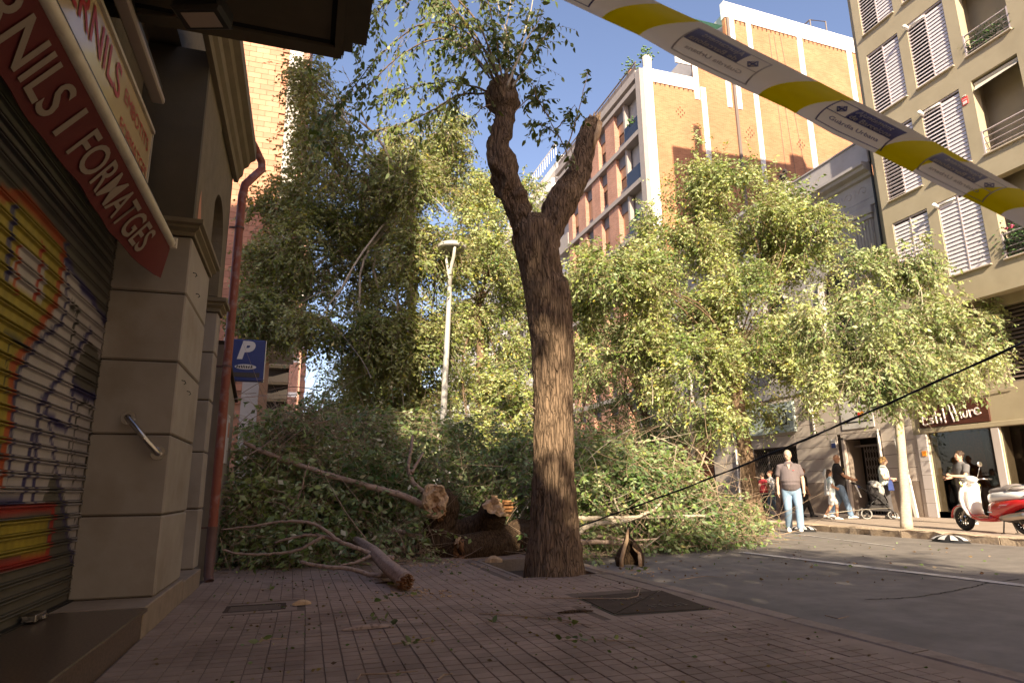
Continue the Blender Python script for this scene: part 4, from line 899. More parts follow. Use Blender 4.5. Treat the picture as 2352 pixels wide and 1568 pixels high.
q = MB(); q.box(XW+1.5, XW+1.55, 8, 15.2, ZF, 2.7); q.box(XW+.35, XW+1.5, 15.1, 15.2, ZF, 2.7); q.box(XW+.35, XW+1.5, 8, 15.2, ZF, ZF+.02); q.box(XW+.352, XW+1.5, 8, 15.2, 2.65, 2.7); q.build('shop_interior', 'interior_dark', gf)
q = MB(); q.box(XW+1.2, XW+1.25, 14.05, 15.09, ZF+.03, 2.64); q.build('mosaic_panel', 'mosaic', gf)
q = MB(); q.box(XW+1.30, XW+1.34, 12.95, 14.0, ZF+.03, 2.64); q.build('inner_panel', 'interior_grey', gf)
mn = thing('mannequin', 'headless mannequin in a grey top standing inside the clothes shop window', 'mannequin')
q = MB(); q.loft([[(XW+.6+.10*w_*math.cos(a*.52), 14.45+.20*w_*math.sin(a*.52), z) for a in range(12)] for z, w_ in ((1.0, .75), (1.15, .85), (1.3, .8), (1.5, .95), (1.62, 1.0), (1.68, .6), (1.76, .3))]); q.build('torso', 'grey_render', mn, smooth=True)
q = MB(); q.tube([(XW+.6, 14.45, .35), (XW+.6, 14.45, 1.0)], .02, 6); q.disc((XW+.6, 14.45, .34), (0, 0, 1), .15, .02); q.build('stand', 'gate_metal', mn)
q = MB(); q.ring((XW+.8, 13.35, 2.15), (1, .1, 0), .26, .018, 24, 6); q.tube([(XW+.8, 13.35, 2.15+.25), (XW+.8, 13.35, 1.9)], .005, 4); q.tube([(XW+.8, 13.6, 2.15), (XW+.8, 13.1, 2.15)], .005, 4); q.build('hanging_wheel', 'grey_panel', None, label='bicycle wheel hung inside the clothes shop window', cat='wheel')
q = MB(); q.box(XW-.05, XW, 12.80, 14.96, 2.79, 3.44, bev=.006); sg4 = thing('clothes_shop_sign', 'brown wooden shop sign reading Estil lliure in pale hand-drawn letters', 'sign'); q.build('sign_board', 'wood_sign', sg4)
# hand drawn letters: strokes in board units (0..1 left to right, 0..1 up)
def st(pts, r=.020, n=6):
    P = [(XW-.056, 14.96-a*2.16, 2.79+c*.65) for a, c in pts]; return P, r
ST = [[(.07, .66), (.065, .15), (.13, .14)], [(.07, .66), (.13, .66)], [(.07, .40), (.12, .40)],
      [(.215, .38), (.18, .38), (.17, .31), (.21, .27), (.215, .19), (.165, .17)],
      [(.26, .78), (.275, .16)], [(.235, .50), (.31, .54)], [(.335, .36), (.34, .17)], [(.333, .50), (.334, .51)], [(.385, .80), (.40, .14)],
      [(.475, .88), (.52, .16)], [(.535, .90), (.58, .17)], [(.625, .50), (.635, .26)], [(.61, .82), (.612, .83)],
      [(.66, .50), (.665, .32), (.69, .27), (.715, .33), (.72, .52)], [(.745, .54), (.755, .28)], [(.75, .44), (.775, .53), (.80, .53)],
      [(.82, .43), (.87, .47), (.875, .56), (.845, .60), (.82, .52), (.82, .40), (.85, .33), (.895, .38)]]
for s_ in ST:
    q = MB(); P, r = st(s_); P2 = []
    if len(P) > 2:
        for i in range(len(P)-1):
            for k in range(4):
                t = k/4; a, c = np.array(P[i]), np.array(P[i+1]); a_ = np.array(P[max(i-1, 0)]); d_ = np.array(P[min(i+2, len(P)-1)])
                P2.append(tuple(.5*((2*a)+(-a_+c)*t+(2*a_-5*a+4*c-d_)*t*t+(-a_+3*a-3*c+d_)*t**3)))
        P2.append(P[-1])
    else: P2 = P
    q.tube(P2, .024, 8); q.ell(P2[0], (.024,)*3, 8, 6); q.ell(P2[-1], (.024,)*3, 8, 6); q.build('letter_stroke', 'letter_pink', sg4)
q = MB(); q.box(XW-.08, XW-.062, 14.86, 15.0, 1.95, 2.1); q.build('orange_notice', 'orange_dot', None, label='small orange notice on the pale tiled pillar of the clothes shop', cat='notice')
q = MB(); q.box(XW-.14, XW-.06, 13.2, 14.3, 3.5, 3.6, bev=.02); q.tube([(XW-.05, 12.0, 3.62), (XW-.05, 13.0, 3.58), (XW-.05, 14.9, 3.66)], .012, 5); q.build('awning_case', 'sill_stone', gf)
q = MB()
for k in range(18): q.obox((XW+.15, 11.35, 3.80+k*.115), (0, .84, 0), (.035, 0, .035), (-.006, 0, .006))
q.box(XW+.05, XW+.2, 10.5, 10.55, 3.75, 5.85); q.box(XW+.05, XW+.2, 12.15, 12.2, 3.75, 5.85); q.build('louvre_window', 'gate_metal', gf)
q = MB(); q.box(XW+.30, XW+.34, 10.5, 12.2, 3.75, 5.85); q.build('dark_opening', 'interior_dark', gf)
# brown entrance beyond the pier
q = MB(); q.box(XW+.15, XW+.2, 25.7, 28.6, ZF, 3.3); q.build('brown_door', 'mosaic', gf)
# pale classical building above
cb = thing('classical_building', 'low grey classical building with fluted pilaster and frieze between brick gable and beige block', 'building')
hol = [(16.95, 18.25, 5.2, 8.7), (20.0, 21.3, 5.2, 8.7), (23, 24.3, 5.2, 8.7), (26, 27.3, 5.2, 8.7)]
q = MB(); holes_wall(q, 'y', XW+.05, XW+.4, 15.29, 29.35, 4.56, 10.4, hol); q.box(XW+.4, 30, 15.29, 29.35, 4.56, 11.5)
for y0 in (16.95, 20.0, 23, 26):
    c, r = y0+.65, .65
    for i in range(12):
        a0, a1 = math.pi*i/12, math.pi*(i+1)/12
        q.prism([(c+r*math.cos(a0), 8.05+r*math.sin(a0)), (c+r*math.cos(a1), 8.05+r*math.sin(a1)), (c+r*math.cos(a1), 8.7), (c+r*math.cos(a0), 8.7)], lambda y, z, t: (t, y, z), XW+.06, XW+.39)
q.build('wall', 'grey_render', cb)
for y0 in (16.95, 20.0, 23, 26):
    q = MB(); c, r = y0+.65, .70
    q.tube([(XW+.02, y0-.05, 5.2), (XW+.02, y0-.05, 8.05)]+[(XW+.02, c-r*math.cos(math.pi*i/12), 8.05+r*math.sin(math.pi*i/12)) for i in range(1, 12)]+[(XW+.02, y0+1.35, 8.05), (XW+.02, y0+1.35, 5.2)], .07, 6); q.build('window_moulding', 'grey_render', cb)
q = MB(); q.box(XW+.30, XW+.39, 16, 29, 5.1, 8.8); q.build('dark_window', 'glass_dark', cb)
q = MB(); q.box(XW-.02, XW+.5, 15.29, 29.35, 10.42, 10.68, bev=.02); q.box(XW+.02, XW+.5, 15.29, 29.35, 10.7, 11.42); q.build('frieze', 'grey_render', cb)
q = MB(); y = 15.5
while y < 20:
    c = y+.28; pts = [(XW+.02, c+.22*math.exp(-.28*t)*math.cos(t*1.1), 11.05+.22*math.exp(-.28*t)*math.sin(t*1.1)) for t in np.linspace(0, 6, 16)]
    q.tube(pts, .022, 4); q.tube([(XW+.02, c+.22, 11.05), (XW+.02, c+.36, 11.22), (XW+.02, c+.42, 10.95)], .02, 4); y += .62
q.build('scroll_relief', 'grey_render', cb)
q = MB(); pr = [(XW+.02, 11.42), (XW-.08, 11.46), (XW-.10, 11.58), (XW-.30, 11.64), (XW-.34, 11.74), (XW-.42, 11.78), (XW-.42, 11.88), (XW+.02, 11.90)]
q.loft([[(x, 15.33, z) for x, z in pr], [(x, 29.35, z) for x, z in pr]]); q.build('cornice', 'grey_render', cb)
q = MB(); q.box(XW-.12, XW+.2, 15.30, 19.0, 11.905, 12.78, bev=.02); q.box(XW-.16, XW+.25, 15.30, 19.0, 12.78, 12.83); q.box(XW-.30, XW+.25, 19.0, 19.5, 11.905, 13.0, bev=.03); q.box(XW-.12, XW+.2, 19.5, 29.3, 11.905, 12.6); q.box(XW-.40, XW+.2, 19.5, 29.3, 12.6, 12.78, bev=.02); q.build('parapet', 'grey_render', cb)
q = MB()
for k in range(40): q.ell((XW-.1+random.gauss(0, .09), 19.25+random.gauss(0, .11), 13.3+random.gauss(0, .13)), (.06, .06, .06), 6, 4)
q.tube([(XW-.1, 19.25, 13.0), (XW-.1, 19.25, 13.15), (XW-.1, 19.25, 13.3)], [.1, .05, .12], 8); q.build('finial', 'interior_grey', cb)
q = MB(); y0 = 15.62
for k in range(6): q.box(XW-.03, XW+.05, y0+k*.13, y0+k*.13+.07, 5.0, 9.95)
q.box(XW+.0, XW+.05, y0-.04, y0+.80, 5.0, 9.96); q.box(XW-.06, XW+.05, y0-.08, y0+.84, 9.97, 10.12, bev=.015); q.box(XW-.10, XW+.05, y0-.12, y0+.88, 10.13, 10.41, bev=.02); q.build('fluted_pilaster', 'grey_render', cb)
# ---------------- tall brick building with white bands
kb_ = thing('brick_apartment_building', 'tall orange brick gabled apartment building with white bands above the lit trees', 'building')
GYR = 29.45
gpoly = [(18.0, 0), (37, 0), (37, 31.1), (24.15, 31.5), (24.15, 28.0), (21.55, 28.0), (21.55, 25.35), (18.0, 25.35)]
q = MB(); q.prism(gpoly, lambda x, z, t: (x, t, z), GYR, GYR+.3); q.build('gable_wall', 'brick_orange', kb_)
q = MB(); q.box(18.3, 37, GYR+.31, 43, 0, 25.2); q.box(24.3, 37, GYR+.31, 43, 25.2, 31); q.build('core', 'grey_render', kb_)
q = MB(); yb = GYR-.05
q.box(17.95, 18.52, yb, GYR, 0, 25.45); q.box(18.52, 21.4, yb, GYR, 24.6, 25.45); q.box(21.4, 21.75, yb, GYR, 24.0, 27.2); q.box(21.78, 22.12, yb+.002, GYR, 20.0, 23.9) if False else None
for x0, x1, z0, z1 in ((21.85, 22.20, 12, 24.9), (23.72, 24.05, 23.9, 28), (24.45, 24.8, 23.9, 30.4), (25.75, 26.1, 12, 30.4), (29.75, 30.15, 12, 30.4), (33.9, 34.3, 12, 30.2)): q.box(x0, x1, yb, GYR, z0, z1)
q.prism([(24.12, 30.42), (37.05, 30.0), (37.05, 31.15), (24.12, 31.6)], lambda x, z, t: (x, t, z), yb-.01, GYR+.32)
q.build('white_band', 'white_render', kb_)
q = MB(); q.box(24.22, 24.40, GYR-.12, GYR-.002, 5, 30.4); q.tube([(27.5, GYR-.03, 30), (27.6, GYR-.03, 20)], .012, 4); q.tube([(27.9, GYR-.03, 30), (28.3, GYR-.03, 20)], .012, 4); q.tube([(28.4, GYR-.03, 30), (29.1, GYR-.03, 20)], .012, 4); q.build('downpipe', 'gate_metal', kb_)
q = MB()
for cx, cz in ((20.3, 22.9), (25.2, 22.4), (29.0, 22.2)):
    for i in range(-3, 4):
        for j in range(-3, 4):
            if abs(i)+abs(j) <= 3 and (i+j) % 2 == 0: q.box(cx+i*.14-.02, cx+i*.14+.02, yb+.03, GYR-.002, cz+j*.16-.06, cz+j*.16+.06)
for k in range(9): q.box(18.7+k*.32, 18.76+k*.32, yb+.03, GYR-.002, 24.45, 24.6)
for k in range(28): q.box(24.6+k*.34, 24.66+k*.34, yb+.03, GYR-.002, 30.15-k*.008, 30.42-k*.008)
q.build('vent_slot', 'interior_dark', kb_, kind='stuff')
q = MB(); q.tube([(32.2, 30.5, 31.0), (32.2, 30.5, 33.0), (33.6, 30.5, 33.2), (33.6, 30.5, 31.0)], .05, 5); q.tube([(32.2, 32.5, 31.0), (32.2, 32.5, 33.0), (33.6, 32.5, 33.2), (33.6, 32.5, 31)], .05, 5); q.tube([(32.2, 30.5, 33.0), (32.2, 32.5, 33.0)], .05, 5); q.build('roof_frame', 'gate_metal', kb_)
q = MB(); q.box(21.6, 24.1, 31.4, 31.5, 28.0, 30.3); q.build('penthouse_wall', 'white_render', kb_)
q = MB(); q.add([(21.2, 31.3, 30.5), (24.1, 31.3, 30.5), (24.1, 29.6, 29.9), (21.2, 29.6, 29.9)], [(0, 1, 2, 3)]); q.build('green_awning', 'green_awning', kb_)
# street facade
slabs = [24.45-3.05*k for k in range(8)]
q = MB()
for z in slabs+[25.1]: q.box(17.72, 18.3, 30.0, 43, z, z+.30 if z < 25 else 25.6)
q.build('floor_band', 'slab_edge', kb_)
q = MB(); q.box(17.70, 18.3, GYR+.02, GYR+.55, 0, 25.4); q.box(17.9, 18.2, 31.85, 32.05, 0, 25); q.build('corner_pilaster', 'slab_edge', kb_)
bays = [(32.05, 33.2), (34.5, 35.6), (36.85, 37.95), (39.2, 40.3)]; piers = [(33.2, 34.5), (35.6, 36.85), (37.95, 39.2), (40.3, 41.0)]
for z in slabs:
    for y0, y1 in piers:
        q = MB(); q.box(17.85, 18.31, y0, y1, z-2.74, z-.002); q.build('brick_pier', 'brick_red_y', kb_)
    for bi, (y0, y1) in enumerate(bays):
        q = MB(); q.box(18.08, 18.3, y0, y1, z-.75, z-.002); q.build('grey_panel', 'grey_panel', kb_); q = MB(); q.box(18.08, 18.3, y0, y1, z-2.74, z-2.2); q.build('grey_panel', 'grey_panel', kb_)
        w = bpy.data.objects.new('window', None); COL.objects.link(w); w.parent = kb_
        lowr = random.choice([.0, .35, .55, .75]); q = MB(); q.box(18.16, 18.2, y0, y1, z-2.2+1.45*lowr, z-.75); q.build('roller_blind', 'roller_blind', w)
        if lowr > 0: q = MB(); q.box(18.22, 18.24, y0, y1, z-2.2, z-2.2+1.45*lowr); q.build('pane', 'glass_dark', w)
    # loggia
    q = MB(); q.box(18.95, 19.0, GYR+.5, 31.9, z-2.74, z); q.build('loggia_back', 'pale_band', kb_)
    q = MB(); q.box(17.80, 17.83, 30.02, 31.82, z-2.70, z-1.75); q.build('glass_railing', 'glass_dark', kb_)
    q = MB(); q.box(17.80, 18.9, 41.1, 43.0, z-2.70, z-1.75); q.build('side_balcony', 'slab_edge', kb_)
for z, y in ((24.45, 31.0), (18.35, 30.8)):
    q = MB()
    for k in range(14): q.ell((17.75+random.gauss(0, .06), y+random.gauss(0, .2), z-1.7+random.gauss(0, .12)), (.06, .06, .07), 6, 4)
    q.build('balcony_plant', 'plant_green', None, label='small leafy plant on the glass-railed balcony '+('at the top' if z > 20 else 'third from the top')+' of the brick building', cat='plant')
# roof terrace planters at the brick building's corner
for i, (x, y) in enumerate(((18.6, 30.0), (18.4, 31.5))):
    p_ = thing('potted_shrub', ['pale pot with green shrub on the brick building roof corner', 'trailing shrub on the roof edge just behind the pale pot'][i], 'plant', (x, y, 25.45))
    q = MB(); q.tube([(0, 0, 0), (0, 0, 1.2)], [.22, .30], 10); q.build('pot', 'terracotta' if i else 'pale_band', p_)
    q = MB()
    for k in range(60): q.ell((random.gauss(0, .28), random.gauss(0, .45 if i else .25), 1.45+random.gauss(0, .2)), (.07, .07, .06), 5, 3)
    q.build('foliage', 'plant_green', p_)
q = MB(); 
for k in range(14): q.box(18.0, 18.04, 30.4+k*.9, 30.44+k*.9, 25.4, 26.5)
q.box(17.98, 18.05, 30.4, 43, 26.45, 26.52); q.box(18.0, 18.02, 30.4, 43, 25.5, 26.3); q.build('roof_railing', 'gate_metal', kb_)
# far white building
fw_ = thing('far_white_building', 'distant white apartment building with terraces beyond the brick one', 'building')
q = MB(); q.box(18.4, 34, 43.2, 60, 0, 27.2); q.box(18.0, 18.4, 43.2, 58, 26.0, 26.4); q.box(18.4, 33, 60.1, 90, 0, 24); q.build('wall', 'white_render', fw_)
for k in range(8): q = MB(); q.box(17.6, 18.4, 43.4, 59, 3.3+k*3, 4.2+k*3); q.build('balcony', 'white_render', fw_)
for k in range(8):
    for j in range(5): q = MB(); q.box(18.37, 18.39, 44+j*3.1, 46+j*3.1, 1.4+k*3, 3.2+k*3); q.build('window', 'glass_dark', fw_)
q = MB()
for k in range(30): q.box(18.0, 18.03, 43.4+k*.5, 43.43+k*.5, 27.2, 28.2)
q.box(17.98, 18.05, 43.4, 58, 28.2, 28.26); q.build('roof_railing', 'white_render', fw_)
# balcony plants of the beige building
def bush(name, label, c, s, n, m='plant_green', flowers=0):
    o = thing(name, label, 'plant', c); q = MB()
    for k in range(n):
        p = Vector((random.gauss(0, s[0]), random.gauss(0, s[1]), random.gauss(0, s[2]))); d = Vector((random.gauss(0, 1), random.gauss(0, 1), random.gauss(0, 1))).normalized(); e = d.orthogonal()
        q.add([p, p+d*.05+e*.022, p+d*.09, p+d*.05-e*.022], [(0, 1, 2, 3)])
    q.build('foliage', m, o, fixn=False)
    if flowers:
        q = MB()
        for k in range(flowers): q.ell((-.05+random.gauss(0, .03), random.gauss(0, s[1]), s[2]*1.6+random.gauss(0, .03)), (.045, .045, .035), 7, 5)
        q.build('blossom', 'flower_pink', o)
bush('balcony_plant', 'dark leafy plant behind the rail of the highest balcony in view at right', (XB+.1, 10.6, rowsz[2]+.32), (.06, .35, .16), 600)
bush('flower_box', 'green balcony plants with pink geraniums at the right edge under the police tape', (XB+.08, 10.75, rowsz[0]+.45), (.07, .33, .22), 900, flowers=5)
# ------------------------------------------------------------ foliage tools
GREEN = dict(mid=((0.12, 0.16, 0.03), (0.28, 0.30, 0.07), (0.48, 0.40, 0.06)), lit=((0.12, 0.18, 0.035), (0.38, 0.42, 0.11), (0.46, 0.38, 0.07)), dark=((0.06, 0.10, 0.022), (0.16, 0.19, 0.045), (0.30, 0.26, 0.05)), pale=((0.13, 0.19, 0.05), (0.40, 0.44, 0.15), (0.46, 0.40, 0.14)), heap=((0.07, 0.135, 0.03), (0.29, 0.36, 0.11), (0.52, 0.48, 0.28)), heaplit=((0.08, 0.15, 0.035), (0.24, 0.32, 0.085), (0.40, 0.38, 0.12)))  # lit and dark sets put sun and shade into the leaf colour
def _norm(a): return a/np.maximum(np.linalg.norm(a, axis=1, keepdims=True), 1e-9)
def leaf_arrays(P, D, size, pal, fine=False, yellow=0.02, flat=0.0):
    n = len(P); D = _norm(D); r = RNG.normal(size=(n, 3)); r[:, 2] *= (1-flat*.8); Sd = _norm(np.cross(D, r)); Nn = np.cross(Sd, D)
    L = size*RNG.uniform(.55, 1.35, n)[:, None]; Wd = L*RNG.uniform(.40, .56, n)[:, None]*.5; fold = RNG.uniform(.05, .5, n)[:, None]*Wd
    c1, c2, c3 = [np.array(c) for c in pal]; t = np.clip(.48+.55*vnoise(P, 1.5, 2.0)+.25*vnoise(P, 4.5, 7.0)+.22*RNG.normal(size=n), 0, 1)[:, None]; C = c1*(1-t)+c2*t; C *= RNG.uniform(.8, 1.2, n)[:, None]
    y = RNG.random(n) < yellow; C[y] = c3
    if not fine:
        V = np.stack([P, P+D*L*.42+Sd*Wd+Nn*fold, P+D*L, P+D*L*.42-Sd*Wd+Nn*fold], 1)
        b = (np.arange(n)*4)[:, None]; F = np.concatenate([b+np.array([0, 1, 2]), b+np.array([0, 2, 3])], 0); k = 4
    else:
        droop = Nn*L*-.10
        V = np.stack([P, P+D*L*.30+Sd*Wd*.95+Nn*fold, P+D*L*.66+Sd*Wd*.72+Nn*fold*.8+droop*.4, P+D*L+droop*1.4, P+D*L*.66-Sd*Wd*.72+Nn*fold*.8+droop*.4, P+D*L*.30-Sd*Wd*.95+Nn*fold, P+D*L*.5], 1)
        b = (np.arange(n)*7)[:, None]; F = np.concatenate([b+np.array(q) for q in ([0, 1, 6], [1, 2, 6], [2, 3, 6], [3, 4, 6], [4, 5, 6], [5, 0, 6])], 0); k = 7
    return V.reshape(-1, 3), F, np.repeat(C, k, 0)
def stems_arrays(paths, r0, r1):
    """paths (n,k,3) -> 3-sided tapering tubes"""
    n, k, _ = paths.shape; t = paths[:, -1]-paths[:, 0]; t = _norm(t); a = _norm(np.cross(t, RNG.normal(size=(n, 3)))); b = np.cross(t, a)
    rr = np.linspace(1, 0, k); V = []
    for j in range(k):
        r = (np.asarray(r0)*rr[j]+np.asarray(r1)*(1-rr[j])).reshape(-1, 1) if hasattr(r0, '__len__') else r0*rr[j]+r1*(1-rr[j])
        for q in range(3): an = 2*math.pi*q/3; V.append(paths[:, j]+(a*math.cos(an)+b*math.sin(an))*r)
    V = np.stack(V, 1).reshape(-1, 3); base = (np.arange(n)*3*k)[:, None]; F = []
    for j in range(k-1):
        for q in range(3): F.append(base+np.array([j*3+q, j*3+(q+1) % 3, (j+1)*3+(q+1) % 3, (j+1)*3+q]))
    return V, np.concatenate(F, 0)
def vnoise(P, s, off=0.0):
    """cheap smooth 3-D noise from summed sines, -1..1"""
    x, y, z = (P[:, 0]*s+off, P[:, 1]*s+off*1.7, P[:, 2]*s-off)
    return (np.sin(x*1.7+np.sin(y*1.3)*1.5)+np.sin(y*1.9+np.sin(z*1.7)*1.5)+np.sin(z*2.1+np.sin(x*1.1)*1.5))/3
def crown(parent, blobs, leaf=.08, pal='lit', droop=.35, twig=.5, per=9, dens=1.0, stem=1.0, gap=-.35, seed=0, yellow=.02, spread=.8, stemmat='twig', name='crown', clump=1.6, stuff=False, wild=.05):
    """blobs: (center, (rx,ry,rz), leaves)"""
    VP, VD, ST_ = [], [], []
    for c, r, nl in blobs:
        nt = max(6, int(nl*dens/per)); m = int(nt*5); c = np.array(c); r = np.array(r)
        q = _norm(RNG.normal(size=(m, 3)))*(RNG.random(m)**.42*np.where(RNG.random(m) < wild, RNG.uniform(1, 1.45, m), 1))[:, None]; O = c+q*r
        keep = vnoise(O, clump, seed)*.65+vnoise(O, clump*2.7, seed+4)*.5+.12*RNG.normal(size=m) > gap; O = O[keep][:nt]; q = q[keep][:nt]; nt = len(O)
        d = _norm(q*spread+RNG.normal(size=(nt, 3))*.55+np.array([0, 0, -droop*.5])); ln = twig*RNG.uniform(.5, 1.3, nt)[:, None]
        ts = np.linspace(0, 1, 5); path = np.stack([O+d*ln*t+np.array([0, 0, -1.0])*droop*ln*t*t*.9 for t in ts], 1)
        ST_.append(path)
        for k in range(per):
            t = (k+.6)/per; j = min(int(t*4), 3); w = t*4-j; p = path[:, j]*(1-w)+path[:, j+1]*w; td = path[:, j+1]-path[:, j]; td = _norm(td)
            sd = _norm(np.cross(td, RNG.normal(size=(nt, 3))*.25+np.array([0, 0, 1.])))*(1 if k % 2 else -1)
            VP.append(p+RNG.normal(size=(nt, 3))*leaf*.12); VD.append(td*.5+sd*.9+np.array([0, 0, -droop*1.3])+RNG.normal(size=(nt, 3))*.35)
    P = np.concatenate(VP); D = np.concatenate(VD); V, F, C = leaf_arrays(P, D, leaf*1.04, GREEN[pal], yellow=yellow)
    o = link(name, fastmesh('crown', V, F, ['leaf'], C), parent)
    if stuff: o['kind'] = 'stuff'
    if stem > 0:
        A = np.concatenate(ST_); A = A[RNG.random(len(A)) < stem]; V, F = stems_arrays(A, leaf*.055+.001, .0012)
        s_ = link('twigs', fastmesh('twigs', V, F, [stemmat]), parent); s_['kind'] = 'stuff'
    return o
def px_blobs(lst, y, dens, jy=1.2, yr=.9):
    """ellipsoids given by where their centres stand in view at distance plane y; radius in the same view units"""
    out = []
    for u, v, r in lst:
        yy = y+random.uniform(-jy, jy); c = onY(u, v, yy); m = (np.array(c)-CAM)@FW/F_; out.append((c, (r*m*1.0, r*m*yr, r*m*.92), int(dens*r*r)))
    return out
def limb(parent, pts, r0, r1, m='bark_far', name='branch', n=8, wob=.03, seg=5, smooth=True):
    P = [Vector(p) for p in pts]; Q = []
    for i in range(len(P)-1):
        a, b_, c, d = P[max(i-1, 0)], P[i], P[i+1], P[min(i+2, len(P)-1)]
        for k in range(seg):
            t = k/seg; Q.append(.5*((2*b_)+(-a+c)*t+(2*a-5*b_+4*c-d)*t*t+(-a+3*b_-3*c+d)*t**3))
    Q.append(P[-1]); N_ = len(Q)
    Q = [q+Vector((random.gauss(0, wob), random.gauss(0, wob), random.gauss(0, wob)))*(0 if i in (0,) else .5) for i, q in enumerate(Q)]
    b = MB(); b.tube(Q, [r0+(r1-r0)*i/(N_-1)+(r0*.05*random.uniform(-1, 1)) for i in range(N_)], n); return b.build(name, m, parent, smooth=smooth, fixn=False)
def branches(parent, start, blobs, r0, m='bark_far', rnd=.5, frac=1.0, sub=2):
    for c, r, nl in blobs:
        if random.random() > frac: continue
        s_ = Vector(start); e = Vector(c); mid = s_.lerp(e, .5)+Vector((random.gauss(0, rnd), random.gauss(0, rnd), abs(random.gauss(0, rnd))*.6))
        limb(parent, [s_, mid, e], r0*random.uniform(.6, 1), r0*.22, m, n=6)
        for k in range(sub):
            p = mid.lerp(e, random.random()); q = e+Vector([random.gauss(0, 1)*r[i]*.7 for i in range(3)]); limb(parent, [p, p.lerp(q, .5)+Vector((0, 0, .12)), q], r0*.28, r0*.07, m, n=5, seg=4)
def rough_tube(rings, n=56, ridge=.012, seed=0, freq=11, burl=0.0, step=.035):
    """rings: (center, radius) list -> bark-ridged tube, dense"""
    b = MB(); C_ = [Vector(c) for c, r in rings]; Rr = [r for c, r in rings]; out = []
    for i in range(len(C_)-1):
        k = max(1, int((C_[i+1]-C_[i]).length/step))
        for j in range(k): t = j/k; t2 = t; out.append((C_[i].lerp(C_[i+1], t2), Rr[i]*(1-t2)+Rr[i+1]*t2))
    out.append((C_[-1], Rr[-1])); rg = []
    for i, (c, r) in enumerate(out):
        t = (out[min(i+3, len(out)-1)][0]-out[max(i-3, 0)][0]).normalized(); x = (Vector((1, 0, 0))-t*t.x).normalized(); y = t.cross(x); ring = []
        for j in range(n):
            a = 2*math.pi*j/n; d = x*math.cos(a)+y*math.sin(a); p = c+d*r
            w = noise.noise(Vector((math.cos(a)*freq*.28, math.sin(a)*freq*.28, c.z*1.2+seed)))*1.0
            w2 = abs(noise.noise(Vector((math.cos(a+w*.25)*freq*.55, math.sin(a+w*.25)*freq*.55, c.z*2.2+seed*3))))
            w3 = noise.noise(p*3.1+Vector((seed, 0, 0))); w4 = noise.noise(p*7+Vector((0, seed, 0)))
            p = c+d*(r+ridge*(1.0-3.2*w2)+r*.05*w3+burl*r*(max(0, w4)*1.1)); ring.append(p)
        rg.append(ring)
    b.loft(rg); return b
# ------------------------------------------------------------ the standing tree in front
T1Y = 7.55
def edge_rings(L, y, yoff=None, k=1.0):
    out = []
    for i, (v, ul, ur) in enumerate(L):
        yy = y+(yoff(i/(len(L)-1)) if yoff else 0); a, c = onY(ul, v, yy), onY(ur, v, yy); out.append(((a+c)/2, np.linalg.norm(a-c)/2*k))
    return out
ft = thing('standing_tree', 'big forked street tree with broken limbs rising from its pit in the middle', 'tree')
trunkL = [(1345, 1205, 1341), (1318, 1210, 1337), (1290, 1213, 1332), (1250, 1217, 1327), (1200, 1222, 1322), (1100, 1229, 1314), (1000, 1231, 1312), (900, 1230, 1311), (850, 1228, 1312), (800, 1226, 1312), (760, 1222, 1310), (720, 1217, 1309), (690, 1213, 1306), (665, 1208, 1300), (645, 1205, 1288), (600, 1195, 1281), (560, 1185, 1276), (525, 1180, 1262), (500, 1186, 1246)]
tb1 = rough_tube(edge_rings(trunkL, T1Y), n=84, ridge=.017, burl=.07)
limbL = [(600, 1205, 1270), (560, 1184, 1245), (514, 1175, 1226), (466, 1158, 1211), (436, 1145, 1202), (410, 1134, 1191), (390, 1124, 1184), (372, 1118, 1180), (351, 1119, 1170), (330, 1125, 1168), (311, 1127, 1172), (295, 1130, 1177), (275, 1136, 1179), (255, 1134, 1183), (235, 1120, 1187), (215, 1118, 1187), (200, 1132, 1186), (185, 1138, 1184)]
tb2 = rough_tube(edge_rings(limbL, T1Y, lambda t: -.05*t, .88), n=72, ridge=.016, seed=5, burl=.62)
limbR = [(620, 1215, 1275), (570, 1214, 1280), (514, 1234, 1299), (480, 1243, 1315), (453, 1258, 1332), (413, 1290, 1352), (394, 1305, 1357), (354, 1315, 1364), (328, 1322, 1369), (300, 1332, 1378), (280, 1342, 1379)]
tb3 = rough_tube(edge_rings(limbR, T1Y, lambda t: .1*t, .82), n=72, ridge=.015, seed=9, burl=.26)
allb = MB()
for q in (tb1, tb2, tb3): allb.add(q.v, q.f)
allb.build('trunk', 'bark', ft, smooth=True, fixn=False)
def splinter(parent, c, r, n, up, L_, m='split_wood', name='broken_wood'):
    b = MB(); up = Vector(up).normalized(); a = up.orthogonal().normalized(); w = up.cross(a)
    for k in range(n):
        th = random.uniform(0, 2*math.pi); rr = r*math.sqrt(random.random()); p = Vector(c)+(a*math.cos(th)+w*math.sin(th))*rr; l = L_*random.uniform(.3, 1.2)*(1-.4*rr/r); s_ = r*.22
        d = (up+Vector((random.gauss(0, .12), random.gauss(0, .12), random.gauss(0, .12)))).normalized(); b.loft([[p-d*.06+a*s_*math.cos(x)+w*s_*math.sin(x) for x in (0, 1.6, 3.1, 4.7)], [p+d*l*.6+a*s_*.6*math.cos(x)+w*s_*.6*math.sin(x) for x in (0, 1.6, 3.1, 4.7)], [p+d*l+a*s_*.12*math.cos(x)+w*s_*.12*math.sin(x) for x in (0, 1.6, 3.1, 4.7)]])
    return b.build(name, m, parent, fixn=False)
splinter(ft, onY(1364, 286, T1Y+.08), .085, 60, (.25, 0, 1), .24); splinter(ft, onY(1162, 190, T1Y-.05), .10, 34, (.1, 0, 1), .07, 'bark_pale')
q = MB(); A0, A1 = onY(1378, 285, T1Y+.02), onY(1360, 345, T1Y-.02)
